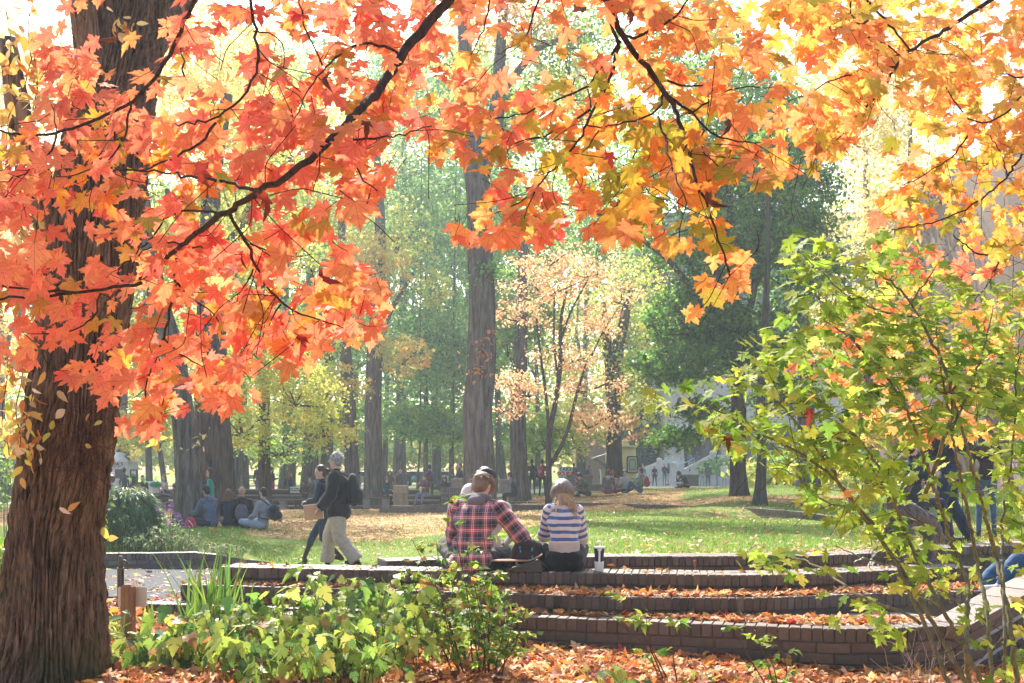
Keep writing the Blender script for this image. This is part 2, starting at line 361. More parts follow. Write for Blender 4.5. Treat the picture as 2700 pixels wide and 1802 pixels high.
def build_ground():
    # far sheet + near sheet in one mesh
    Ys = np.concatenate([[-30, -8, -2, 1.2], np.arange(2.5, 8, .4), np.arange(8, 20, .1), np.arange(20, 50, .35), np.arange(50, 100, 2), [110, 130, 160, 220, 320, 500, 900, 1500]])
    us = np.concatenate([[-9, -5, -3, -2, -1.4, -1], np.linspace(-.75, .75, 150), [1, 1.4, 2, 3, 5, 9]])
    YY, UU = np.meshgrid(Ys, us, indexing='ij'); W = np.where(YY < 6, 6, YY)
    X = UU * np.minimum(W, 400); Z = zg(X, np.maximum(YY, 1.5))
    Z = Z + np.where((YY > 15) & (YY < 100), 0.025 * np.sin(X * 1.7 + YY * .6) * np.sin(YY * 1.1), 0)
    V = np.stack([X, YY, Z], -1).reshape(-1, 3); a, b = YY.shape
    i = np.arange(a - 1)[:, None] * b; j = np.arange(b - 1)[None]
    Q = np.stack([i + j, i + j + 1, i + b + j + 1, i + b + j], -1).reshape(-1, 4)
    lf = leafiness(V[:, 0], np.maximum(V[:, 1], 1.6))
    m, t, o = newmat('ground'); L = t.links.new
    p = N(t, 'ShaderNodeBsdfPrincipled'); p.inputs['Roughness'].default_value = 0.9; p.inputs['Specular IOR Level'].default_value = 0.1
    at_ = N(t, 'ShaderNodeAttribute', attribute_name='Col'); tc = N(t, 'ShaderNodeTexCoord')
    v = N(t, 'ShaderNodeTexVoronoi'); v.inputs['Scale'].default_value = 11; L(tc.outputs['Object'], v.inputs['Vector'])
    n1 = N(t, 'ShaderNodeTexNoise'); n1.inputs['Scale'].default_value = 5; n1.inputs['Detail'].default_value = 8; n1.inputs['Roughness'].default_value = .8; L(tc.outputs['Object'], n1.inputs['Vector'])
    n2 = N(t, 'ShaderNodeTexNoise'); n2.inputs['Scale'].default_value = 14; n2.inputs['Detail'].default_value = 6; L(tc.outputs['Object'], n2.inputs['Vector'])
    lr = N(t, 'ShaderNodeValToRGB'); el = lr.color_ramp; el.interpolation = 'CONSTANT'
    cols = [(0, (.30, .15, .06)), (.2, (.48, .27, .12)), (.4, (.22, .09, .04)), (.55, (.55, .36, .19)), (.72, (.36, .16, .07)), (.88, (.62, .46, .26))]
    el.elements[0].position = 0; el.elements[0].color = (*cols[0][1], 1); el.elements[1].position = cols[1][0]; el.elements[1].color = (*cols[1][1], 1)
    for ps, c in cols[2:]:
        e = el.elements.new(ps); e.color = (*c, 1)
    sx = N(t, 'ShaderNodeSeparateXYZ'); L(v.outputs['Color'], sx.inputs[0]); L(sx.outputs[0], lr.inputs[0])
    gr = N(t, 'ShaderNodeValToRGB'); e = gr.color_ramp.elements; e[0].position = .3; e[0].color = (.07, .13, .02, 1); e[1].position = .7; e[1].color = (.20, .27, .05, 1)
    L(n2.outputs['Fac'], gr.inputs[0])
    sub = N(t, 'ShaderNodeMath', operation='SUBTRACT'); L(at_.outputs['Fac'], sub.inputs[0])
    mr0 = N(t, 'ShaderNodeMapRange'); mr0.inputs[1].default_value = .25; mr0.inputs[2].default_value = .75; L(n1.outputs['Fac'], mr0.inputs[0]); L(mr0.outputs[0], sub.inputs[1])
    mr = N(t, 'ShaderNodeMapRange'); mr.inputs[1].default_value = -.06; mr.inputs[2].default_value = .06; L(sub.outputs[0], mr.inputs[0])
    mx = N(t, 'ShaderNodeMixRGB'); L(mr.outputs[0], mx.inputs[0]); L(gr.outputs[0], mx.inputs[1]); L(lr.outputs[0], mx.inputs[2])
    L(mx.outputs[0], p.inputs['Base Color'])
    b = N(t, 'ShaderNodeBump'); b.inputs['Strength'].default_value = .6; b.inputs['Distance'].default_value = .04; L(v.outputs['Distance'], b.inputs['Height']); L(b.outputs[0], p.inputs['Normal'])
    L(p.outputs[0], o.inputs[0])
    g = mesh_np('ground', V, Q, m, None, np.stack([lf] * 3, 1), True)
    tag(g, None, None, kind='structure')
build_ground()

def sheet(name, edgeA, edgeB, n, mat, dz=0.006, zfun=None, kind='structure'):
    """a strip of ground between two plan polylines"""
    A = resample(edgeA, 1e9 if False else max(.05, np.linalg.norm(np.diff(np.array(edgeA, float), axis=0), axis=1).sum() / n)); 
    A = np.stack([np.interp(np.linspace(0, 1, n), np.linspace(0, 1, len(A)), A[:, i]) for i in range(2)], 1)
    B = resample(edgeB, max(.05, np.linalg.norm(np.diff(np.array(edgeB, float), axis=0), axis=1).sum() / n))
    B = np.stack([np.interp(np.linspace(0, 1, n), np.linspace(0, 1, len(B)), B[:, i]) for i in range(2)], 1)
    k = 40; s = np.linspace(0, 1, k)[:, None, None]
    P = A[None] * (1 - s) + B[None] * s; X = P[..., 0]; Yy = P[..., 1]
    Z = (zfun or zg)(X, Yy) + dz
    V = np.stack([X, Yy, Z], -1).reshape(-1, 3)
    i = np.arange(k - 1)[:, None] * n; j = np.arange(n - 1)[None]
    Q = np.stack([i + j, i + j + 1, i + n + j + 1, i + n + j], -1).reshape(-1, 4)
    o = mesh_np(name, V, Q, mat, None, None, True); tag(o, None, None, kind=kind); return o
def pl(lst): return [(upx(px, Y), Y) for px, Y in lst]
asphalt = pm('asphalt', (.075, .08, .095), rough=.85, spec=.15, var=.35, scale=60, bump=.5, bscale=220)
paving = pm('paving', (.38, .37, .36), rough=.75, var=.2, scale=12, bump=.3)
sheet('path', pl([(-900, 9.9), (250, 9.95), (480, 9.9), (900, 10.0), (1150, 10.3)]), pl([(-900, 15.3), (300, 15.45), (560, 15.6), (720, 16.9), (1250, 17.5)]), 90, asphalt, .012)
sheet('lawn_edging_paving', pl([(1150, 11.12), (1700, 11.12), (2150, 11.3), (2600, 12.95), (3300, 12.95)]), pl([(1150, 11.5), (1700, 11.55), (2150, 11.9), (2600, 14.2), (3300, 15.6)]), 90, paving, .012)
sheet('far_path', pl([(-500, 52.0), (600, 52), (1300, 55), (1560, 64), (1800, 72), (2600, 60)]), pl([(-500, 60), (600, 60), (1300, 62), (1560, 92), (1900, 92), (2600, 92)]), 80, pm('far_paving', (.42, .41, .40), var=.2, scale=3), .02)
sheet('road', pl([(-900, 96), (700, 96), (1400, 98)]), pl([(-900, 112), (700, 112), (1400, 112)]), 60, pm('road_concrete', (.5, .5, .5), var=.1, scale=2), .02)

# ================================================================ brick walls and steps
brickmat = pm('brick', None, rough=.48, spec=.5, var=.25, scale=25, bump=.35, bscale=90, use_col=True)
mortar = pm('mortar', (.07, .06, .055), rough=.95, var=.3, scale=30, bump=.4)
BR = [(.125, .085, .068), (.100, .072, .062), (.150, .102, .080), (.118, .076, .060), (.088, .068, .060), (.135, .10, .085)]
MOR = (.085, .066, .056)
def line_frames(pts, step, bulge=0):
    p = np.asarray(pts, float); d = np.r_[0, np.cumsum(np.linalg.norm(np.diff(p, axis=0), axis=1))]
    n = int(d[-1] / step); s = (np.arange(n) + .5) * step
    P = np.stack([np.interp(s, d, p[:, i]) for i in range(3)], 1)
    P2 = np.stack([np.interp(s + .01, d, p[:, i]) for i in range(3)], 1); P1 = np.stack([np.interp(s - .01, d, p[:, i]) for i in range(3)], 1)
    T = P2 - P1; T /= np.linalg.norm(T, axis=1)[:, None] + 1e-9; return P, T
def brick_course(mb, line, z0, h, wdt, dep, gap=.007, set_back=0.0, bev=.004, tint=1.0, off=0.0):
    """bricks laid along a line (top front edge), their tops at line z + z0"""
    P, T = line_frames(line, wdt + gap)
    for i, (p, t) in enumerate(zip(P, T)):
        tx = np.array([t[0], t[1], 0]); tx /= np.linalg.norm(tx); bk = np.array([-tx[1], tx[0], 0])
        if bk[1] < 0: bk = -bk
        ax = np.array([t, bk, np.cross(t, bk) if np.cross(t, bk)[2] > 0 else -np.cross(t, bk)])
        c = p + bk * (dep / 2 + set_back) + np.array([0, 0, z0 - h / 2]) + tx * off + rng.normal(0, .0012, 3)
        col = np.array(BR[rng.integers(len(BR))]) * rng.uniform(.66, 1.08) * tint * (rng.uniform(.45, .7) if rng.uniform() < .07 else 1)
        mb.box(c, (wdt, dep, h), col, ax=ax, bev=bev)
def ribbon(mb, line, z0, z1, back0, back1, col=(1, 1, 1)):
    """solid core following the line: from line z+z0 (top) to z+z1 (bottom), between two set-backs"""
    P = resample(line, .12); n = len(P); T = np.gradient(P, axis=0); T[:, 2] = 0; T /= np.linalg.norm(T, axis=1)[:, None]
    B = np.stack([-T[:, 1], T[:, 0], np.zeros(n)], 1); B[B[:, 1] < 0] *= -1
    rows = [P + B * back0 + [0, 0, z0], P + B * back1 + [0, 0, z0], P + B * back1 + [0, 0, z1], P + B * back0 + [0, 0, z1]]
    V = np.concatenate(rows); i = np.arange(n - 1); Q = []
    for r in range(4):
        q = (r + 1) % 4; Q.append(np.stack([r * n + i, q * n + i, q * n + i + 1, r * n + i + 1], 1))
    mb.add(V, [np.concatenate(Q), np.array([[0, n, 2 * n, 3 * n]]), np.array([[n - 1, 4 * n - 1, 3 * n - 1, 2 * n - 1]])], col)
def L3(lst, z): return [(upx(px, (H - py) * -1 and z * F / (H - py)), z * F / (H - py), z) for px, py in lst]
Z1, Z2, Z3 = -0.87, -1.02, -1.17
T1 = L3([(577, 1495), (1060, 1505), (1600, 1512), (1940, 1517), (2100, 1515), (2300, 1506), (2590, 1496)], Z1)
T2 = L3([(475, 1542), (1060, 1557), (1600, 1574), (1980, 1578), (2200, 1569), (2400, 1564), (2620, 1558)], Z2)
T3 = L3([(372, 1592), (1000, 1612), (1600, 1635), (2200, 1659), (2310, 1659), (2560, 1649)], Z3)
steps = empty('brick_steps', (1.5, 9.2, Z1), 'long shallow curved brick steps strewn with orange leaves, holding the seated pair', 'steps')
tread = pm('tread_aggregate', (.30, .30, .33), rough=.7, var=.4, scale=70, bump=.6, bscale=160)
for k, (ln, dep, base) in enumerate([(T1, .20, -.25), (T2, .20, -.22), (T3, .20, -.48)]):
    mb = MB()
    if k == 0:
        brick_course(mb, ln, 0, .098, .058, .20); brick_course(mb, ln, 0, .098, .058, .20, set_back=.21)
        ribbon(mb, ln, -.012, -.09, .006, .40, MOR); ribbon(mb, ln, -.09, base, .035, .38, MOR)
    elif k == 1:
        brick_course(mb, ln, 0, .108, .058, .20); ribbon(mb, ln, -.012, -.1, .006, .20, MOR); ribbon(mb, ln, -.1, base, .03, .30, MOR)
    else:
        brick_course(mb, ln, 0, .10, .075, .20)
        for c in range(4):
            brick_course(mb, ln, -.108 - c * .082, .074, .24, .10, gap=.011, set_back=.004, off=.125 * (c % 2), tint=.95)
        ribbon(mb, ln, -.012, -.46, .014, .20, MOR)
    mb.build('brick_step', brickmat, steps)
    if k:
        m2 = MB(); ribbon(m2, ln, -.004, -.02, .205, 1.0 if k == 1 else .85); m2.build('tread', tread, steps)
# ramp wall at the right, sunlight on its climbing top put into the cap tint
ramp = empty('ramp_wall', (upx(2600, 8.2), 8.2, -1.17), 'brown brick wall with a wide sunlit sloping cap at the right end of the steps', 'wall')
rl = [at(2560, 1649, 8.1), at(2720, 1560, 8.5), at(2900, 1470, 8.8), at(3300, 1440, 9)]
mb = MB(); brick_course(mb, rl, 0, .06, .2, .35, tint=1.5)
for c in range(9): brick_course(mb, rl, -.068 - c * .082, .074, .24, .10, gap=.011, set_back=.01, off=.125 * (c % 2), tint=.85)
ribbon(mb, rl, -.01, -.8, .03, .34, (.4, .4, .4)); mb.build('brickwork', brickmat, ramp)
# bench wall behind the pair
def wallthing(name, label, line, courses, zc, cap_h=.098, wdt=.058, dep=.2, base=.5, tint=1.0, rows=1, group=None, recess=False):
    c0 = np.mean(np.asarray(line), 0); e = empty(name, c0, label, 'wall', group)
    mb = MB()
    for r in range(rows): brick_course(mb, line, 0, cap_h, wdt, dep, set_back=r * (dep + .01), tint=tint)
    sb = .035 if recess else .004
    for c in range(courses): brick_course(mb, line, -cap_h - .01 - c * .077, .066, .2, .1, set_back=sb, off=.1 * (c % 2), tint=tint)
    ribbon(mb, line, -.012, -base, sb + .012, dep * rows - .02, MOR); mb.build('brickwork', brickmat, e); return e
wallthing('brick_wall', 'low brick ledge along the near lawn, right behind the seated pair', L3([(1020, 1480), (1150, 1476), (1600, 1468), (2150, 1466), (2330, 1458), (2560, 1441), (2900, 1432)], -.88), 3, 0, recess=True, rows=2)
LW = [at(px, py, Y) for px, py, Y in [(-500, 1462, 15.5), (250, 1460, 15.5), (400, 1459, 15.5), (512, 1457, 15.5), (575, 1463, 15.6), (640, 1474, 15.9), (720, 1484, 16.8)]]
wallthing('brick_wall', 'low curved brick kerb wall holding the planting bed beside the asphalt path', LW, 3, 0, base=.35, tint=1.35)
wallthing('brick_wall', 'long low brick retaining wall across the lawn below the leafy mound', [at(px, py, Y) for px, py, Y in [(1330, 1325, 41), (1450, 1324, 40), (1540, 1326, 38), (1780, 1333, 33.5), (1900, 1337, 30), (2000, 1341, 27), (2110, 1350, 24.5), (2240, 1368, 23)]], 4, 0, base=.5, tint=.9)
wallthing('brick_wall', 'curving brick planter wall that rises from the leafy lawn behind the plaid shirt', [at(px, py, Y) for px, py, Y in [(1000, 1342, 38), (1060, 1337, 36), (1120, 1332, 34.5), (1200, 1328, 33.5), (1300, 1329, 33), (1420, 1332, 33.5), (1520, 1338, 35)]], 5, 0, base=.6, tint=.9)
pl2 = empty('brick_planter', at(1200, 1285, 42), 'tall dark brick planter block with vertical bricks behind the plaid shirt', 'planter')
mb = MB(); q = [at(1163, 1287, 42), at(1300, 1287, 42)]
for c in range(3): brick_course(mb, q, -c * .21, .2, .075, .3, tint=.95)
ribbon(mb, q, -.01, -.75, .01, .9, (.3, .3, .3)); mb.build('brickwork', brickmat, pl2)
# ================================================================ big furrowed trunk at the left
def furrowed_trunk(name, path, radii, parent, mat, nu=220, step=.02, depth=.035, freq=15, flare=None, seed=1):
    P = smoothline(path, step, 3); n = len(P); d = np.r_[0, np.cumsum(np.linalg.norm(np.diff(P, axis=0), axis=1))]
    pd = np.r_[0, np.cumsum(np.linalg.norm(np.diff(np.asarray(path, float), axis=0), axis=1))]
    rad = np.interp(d, pd * d[-1] / pd[-1], radii)
    th = np.arange(nu) * 2 * math.pi / nu; r = np.random.default_rng(seed)
    TH, D = np.meshgrid(th, d)
    f = np.zeros_like(TH)
    wob = 0.25 * np.sin(D * 1.7 + 1) + .14 * np.sin(D * 4.1 + TH * 2) + .05 * np.sin(D * 11 + TH * 5)
    for k, (fr, am, fz) in enumerate([(freq, 1.0, 1.5), (freq * 2, .55, 3.2), (freq * 3.3, .3, 7)]):
        fr = int(fr); ph = r.uniform(0, 6.28, 4)
        a = np.sin(fr * (TH + wob * .35) + ph[0] + 1.6 * np.sin(D * fz * 2.1 + ph[1] + 3 * np.sin(TH * 3)) + .7 * np.sin(D * fz * 6 + ph[2] + TH * 7))
        f += am * (1 - np.abs(a) ** .7 * 1.6)
    f = f / 1.85 * (1 + .35 * np.sin(D * 17 + 3 * np.sin(TH * 9) + TH * 4)) + .12 * np.sin(D * 43 + TH * 21 + 2 * np.sin(TH * 13))
    lobes = .05 * np.sin(TH * 3 + .6) + .035 * np.sin(TH * 5 + 2 + D * .6)
    R_ = rad[:, None] * (1 + lobes) - depth * np.clip(f, -1, 1.1)
    if flare is not None: R_ = R_ * (1 + flare * np.exp(-D / .28) * (1 + .45 * np.sin(TH * 4 + 1.2) + .25 * np.sin(TH * 7)))
    T = np.gradient(P, axis=0); T /= np.linalg.norm(T, axis=1)[:, None]
    A = np.cross(T, [0, 1.0, 0]); A /= np.linalg.norm(A, axis=1)[:, None]; B = np.cross(T, A)
    V = P[:, None] + R_[..., None] * (np.cos(TH)[..., None] * A[:, None] + np.sin(TH)[..., None] * B[:, None])
    i = np.arange(n - 1)[:, None] * nu; j = np.arange(nu)[None]; k = (j + 1) % nu
    Q = np.stack([i + j, i + k, i + nu + k, i + nu + j], -1).reshape(-1, 4)
    return mesh_np(name, V.reshape(-1, 3), Q, mat, parent, None, True)
bark1 = barkmat('bark_old', (.018, .011, .007), (.30, .20, .135), moss=.8, sc=2.2)
big = empty('maple_tree', at(140, 1802, 6.9), 'huge old tree at the left edge with deeply furrowed brown bark and mossy foot', 'tree')
tp = [at(118, 1840, 6.9), at(135, 1700, 6.9), at(150, 1400, 6.9), at(190, 1100, 6.9), at(215, 900, 6.95), at(245, 650, 7.0), at(290, 350, 7.1), at(345, 60, 7.3), at(380, -250, 7.5)]
furrowed_trunk('trunk', tp, [.37, .325, .262, .268, .255, .28, .25, .22, .19], big, bark1, flare=.22, nu=480, step=.012, depth=.040, freq=27)
# side limbs of the big tree
def limb_mesh(name, lines, parent, mat, n=7):
    mb = MB()
    for pts, r0, r1 in lines:
        P = smoothline(pts, .05 if r0 < .05 else .15, 3); mb.tube(P, np.linspace(r0, r1, len(P)), n)
    return mb.build(name, mat, parent, True)
limb_mesh('limb', [([at(235, 760, 7), at(160, 640, 6.9), at(120, 560, 6.8), at(60, 380, 6.7), at(20, 100, 6.6)], .15, .05),
                   ([at(300, 300, 7.1), at(390, 120, 7.3), at(470, 20, 7.6), at(560, -120, 8)], .13, .07),
                   ([at(290, 330, 7.1), at(235, 170, 7), at(215, 0, 6.9), at(200, -160, 6.9)], .12, .06)], big, bark1, 14)

# dry hanging vine leaves (gold ovals) round the trunk and on hanging strands
vine = empty('hanging_vine', at(60, 900, 6.3), 'dry vine with small gold and tan oval leaves clinging to the big left trunk', 'vine')
mb = MB(); VP = []
def strand(px0, py0, px1, py1, Y, amp=14, r=.003, leaves=14):
    t = np.linspace(0, 1, 26); k = rng.uniform(0, 6)
    px = px0 + (px1 - px0) * t + amp * np.sin(t * 7 + k) * t; py = py0 + (py1 - py0) * t
    P = np.stack([at(a, b, Y + .08 * math.sin(c * 9 + k)) for a, b, c in zip(px, py, t)]); mb.tube(P, r, 5)
    for _ in range(leaves): VP.append(P[rng.integers(3, 26)] + rng.normal(0, .035, 3))
for a in [(75, -20, 90, 300, 6.0), (10, -20, 40, 260, 6.1), (90, 130, 100, 330, 6.0), (85, 150, 20, 350, 6.0), (30, 300, 60, 520, 6.2), (5, 500, 70, 640, 6.2), (110, 560, 60, 760, 6.4), (70, 900, 20, 1010, 6.3), (60, 960, 40, 1180, 6.3), (20, 920, 10, 1200, 6.3),
          (90, 1010, 60, 1210, 6.45), (345, 480, 420, 620, 6.6), (300, 80, 350, 60, 6.5), (520, 60, 600, 180, 6.8), (360, 900, 410, 1060, 6.4), (380, 1080, 400, 1160, 6.3)]:
    strand(*a, leaves=26 if a[0] < 120 else 14)
for px, py in [(60, 1040), (150, 1030), (140, 1110), (130, 1140), (110, 1210), (60, 1230), (55, 1260), (155, 1340), (178, 1348), (90, 1050), (100, 1180), (235, 1090), (110, 1150), (120, 980), (270, 1390), (280, 1420), (270, 1110), (240, 1180), (170, 1080), (75, 1130)]:
    VP.append(at(px, py, 6.52))
VP = np.array(VP); n = len(VP)
mb.tube([at(60, 1240, 6.55), at(110, 1190, 6.5), at(180, 1150, 6.45), at(250, 1200, 6.5)], .003, 5)
for k in range(70):   # wiry rootlets gripping the bark
    a = at(rng.uniform(180, 260), rng.uniform(1060, 1280), 6.56); b = a + rng.normal(0, .09, 3) * [1, .2, 1.6]; mb.tube([a, (a + b) / 2 + rng.normal(0, .025, 3), b], .0022, 4)
vinebark = pm('vine_bark', (.08, .03, .02), rough=.9, scale=20)
mb.build('stem', vinebark, vine, True)
nr = rng.normal(0, 1, (n, 3)); nr[:, 1] -= 1; tipd = rng.normal(0, .6, (n, 3)); tipd[:, 2] -= .8
c = pick([(3, (.62, .36, .10)), (2, (.70, .50, .22)), (2, (.60, .22, .05)), (1.5, (.55, .50, .10)), (1, (.75, .60, .40))], n)
V, Fs, C = scatter(OVAL, VP, frames(nr, tipd), rng.uniform(.06, .105, n), c)
mesh_np('foliage', V, Fs, leafmat('leaf_thin', .5), vine, C, True)

# ================================================================ the autumn maple whose boughs hang into the picture
bark2 = barkmat('bark_twig', (.02, .012, .010), (.075, .045, .035), sc=3)
mapleleaf = veinleaf('maple_leaf', .64)
def bough(name, label, trunkxy, limbs, twigs, regions, Ymap, leaf, palf, n_leaf, seed, dead=14, grp=None, tmplt=MAPLE, doff=.24, flat=0, upper=0):
    r = np.random.default_rng(seed)
    e = empty(name, (trunkxy[0], trunkxy[1], float(zg(trunkxy[0], max(2, trunkxy[1])))), label, 'tree', grp)
    mb = MB(); nodes = []
    for pts, w0, w1 in limbs + twigs:
        P = np.stack([at(a, b, Ymap(a, b)) for a, b in pts]); P = smoothline(P, .04, 4)
        jit = r.normal(0, .004, P.shape); P = P + jit
        Y0 = P[:, 1]; rr = np.linspace(w0, w1, len(P)) / 2 / F * Y0; mb.tube(P, rr, 8); nodes.append(P[len(P) // 6:])
    mb.build('bough', bark2, e, True)
    nodes = np.concatenate(nodes)
    # leaves in layered sprays: candidate spots accepted inside the traced canopy
    got = []; keep = 0
    x0 = min(p[0] for g_ in regions for p in g_[0]); x1 = max(p[0] for g_ in regions for p in g_[0]); y0 = min(p[1] for g_ in regions for p in g_[0]); y1 = max(p[1] for g_ in regions for p in g_[0])
    X = r.uniform(x0, x1, 60000); Yp = r.uniform(y0, y1, 60000); pr = np.zeros(60000)
    for poly, dens in regions: pr = np.where(inpoly(X, Yp, poly), dens, pr)
    # clumpy sprays
    cl = .5 + .5 * np.sin(X * .021 + 1.7 * np.sin(Yp * .013) + seed) * np.sin(Yp * .034 + X * .008)
    ok = r.uniform(0, 1, 60000) < pr * (.25 + .9 * cl)
    X, Yp = X[ok][:n_leaf], Yp[ok][:n_leaf]; n = len(X)
    D = np.array([Ymap(a, b) for a, b in zip(X, Yp)]) + r.normal(0, .24, n) + doff
    P = np.stack([(X - CX) / F * D, D, (H - Yp) / F * D], 1)
    # droop direction: lobes point down and outwards
    nr = np.stack([r.normal(-.08, .32, n), -.78 + r.normal(0, .25, n), r.normal(.38, .30, n)], 1)
    if flat: nr = np.stack([r.normal(0, .45, n), -.32 + r.normal(0, .35, n), .8 + r.normal(0, .35, n)], 1)
    tipd = np.stack([r.normal(-.25, .7, n), r.normal(0, .3, n), -.75 + r.normal(0, .5, n)], 1)
    sz = leaf * r.uniform(.72, 1.15, n) * (D / 4.2) ** .3
    if upper:  # unseen leaves above the view, added to dapple the light below
        m = upper; X2 = r.uniform(x0 - 100, x1 + 100, m); Y2 = r.uniform(-820, -60, m); D2 = 5.2 + r.uniform(-.9, 1.6, m)
        P = np.concatenate([P, np.stack([(X2 - CX) / F * D2, D2, (H - Y2) / F * D2], 1)]); X = np.r_[X, X2]; Yp = np.r_[Yp, Y2]; D = np.r_[D, D2]; n += m
        nr = np.concatenate([nr, r.normal(0, .6, (m, 3)) + [0, -.3, .7]]); tipd = np.concatenate([tipd, r.normal(0, 1, (m, 3))]); sz = leaf * r.uniform(.66, 1.12, n) * (D / 4.2) ** .3
    c = palf(X, Yp, n, r)
    Fr = frames(nr, tipd)
    V, Fs, C = scatter(tmplt, P - Fr[:, 1] * sz[:, None] * .3, Fr, sz, c, curlvar=.75, r=r)
    mesh_np('foliage', V, Fs, mapleleaf, e, C, True, attr={'leaf': leafuv(tmplt, n, r)})
    # leaf stalks and fine twigs joining leaves to the nearest bough point
    mb = MB(); sel = r.permutation(n)[:int(n * .5)]
    for k in sel:
        dd = np.linalg.norm(nodes - P[k], axis=1); q = nodes[np.argmin(dd)]; a = P[k] - Fr[k, 1] * sz[k] * .3; dv = q - a; L_ = np.linalg.norm(dv) + 1e-6
        u = dv / L_ + r.normal(0, .45, 3) + Fr[k, 1] * -.5; u /= np.linalg.norm(u); l2 = min(L_, r.uniform(.05, .11)); q = a + u * l2
        mb.tube([q, (a + q) / 2 + r.normal(0, .006, 3), a], [.0017, .0013, .001], 4, cap=False)
    for k in range(n // 20):     # fine side twigs leaving the boughs
        q = nodes[r.integers(len(nodes))]; v = np.array([r.normal(-.1, .7), r.normal(0, .25), r.normal(-.35, .45)]); v /= np.linalg.norm(v); L_ = r.uniform(.12, .34); b = q + v * L_; m_ = q + v * L_ * .5 + r.normal(0, .03, 3)
        mb.tube(smoothline([q, m_, b], .02, 2), .0017, 4, cap=False)
    mb.build('twigs', bark2, e, True)
    m = dead; XX = r.uniform(x0 + 100, x1 - 100, 400); YY_ = r.uniform(y0, y1 - 80, 400); okk = np.zeros(400, bool)
    for poly, dens in regions: okk |= inpoly(XX, YY_, poly) & (dens > .5)
    XX, YY_ = XX[okk][:m], YY_[okk][:m]
    if len(XX):
        P = np.stack([at(a, b, Ymap(a, b) - .25) for a, b in zip(XX, YY_)]); k = len(P)
        V, Fs, C = scatter((MAPLE2[0] * [.7, 1, 3.4], MAPLE2[1]), P, frames(r.normal(0, 1, (k, 3)), np.tile([0, 0, -1.0], (k, 1)) + r.normal(0, .3, (k, 3))), r.uniform(.05, .09, k), pick([(1, (.12, .035, .015)), (1, (.25, .03, .02))], k, r=r))
        mesh_np('withered_leaves', V, Fs, leafmat('leaf_thin'), e, C, True)
    return e, nodes
RED = [(4, (.80, .185, .115)), (4, (.82, .235, .125)), (2.2, (.82, .30, .13)), (.7, (.58, .29, .06)), (.5, (.74, .11, .08))]
ORG = [(5, (.82, .26, .10)), (4, (.84, .34, .11)), (1.6, (.58, .32, .06)), (.8, (.38, .30, .05))]
OLV = [(2, (.90, .25, .05)), (3, (.55, .38, .045)), (2, (.36, .34, .04)), (1, (.88, .40, .05))]
GLD = [(4, (.88, .52, .12)), (2.4, (.87, .40, .12)), (2, (.84, .60, .12)), (1.5, (.88, .42, .20))]
def palL(X, Yp, n, r):
    c = pick(RED, n, .08, r); o = pick(ORG, n, .08, r); t = r.uniform(0, 1, n) < np.clip((X - 500) / 2200 + .10 * np.sin(X * .01 + Yp * .008), .03, .4)
    k = r.uniform(0, 1, n) < .5 * np.exp(-((X - 330) / 220) ** 2 - ((Yp - 470) / 120) ** 2); c = np.where(t[:, None], o, c); return np.where(k[:, None], pick(OLV, n, .08, r), c)
def palM(X, Yp, n, r):
    c = pick(ORG, n, .08, r); a = r.uniform(0, 1, n); rd = pick(RED, n, .08, r); ol = pick(OLV, n, .08, r); gd = pick(GLD, n, .08, r)
    c = np.where((a < np.clip((1650 - X) / 700, 0, .75))[:, None], rd, c)
    k = np.exp(-((X - 1640) / 260) ** 2 - ((Yp - 400) / 160) ** 2) + .7 * np.exp(-((X - 1850) / 160) ** 2 - ((Yp - 560) / 120) ** 2)
    c = np.where((r.uniform(0, 1, n) < k * .95)[:, None], ol, c)
    return np.where((r.uniform(0, 1, n) < np.clip((X - 1750) / 500, 0, .8) * np.clip((420 - Yp) / 300, 0, 1))[:, None], gd, c)
def palS(X, Yp, n, r):
    c = pick(GLD, n, .08, r); o = pick(ORG, n, .08, r); ol = pick(OLV, n, .08, r)
    c = np.where((r.uniform(0, 1, n) < .3 + .4 * (X < 2300))[:, None], o, c)
    c = np.where((r.uniform(0, 1, n) < .5 * np.exp(-((Yp - 560) / 120) ** 2))[:, None], ol, c)
    return np.where((r.uniform(0, 1, n) < .75 * np.exp(-((X - 2480) / 160) ** 2 - ((Yp - 680) / 90) ** 2))[:, None], pick(RED, n, .08, r), c)
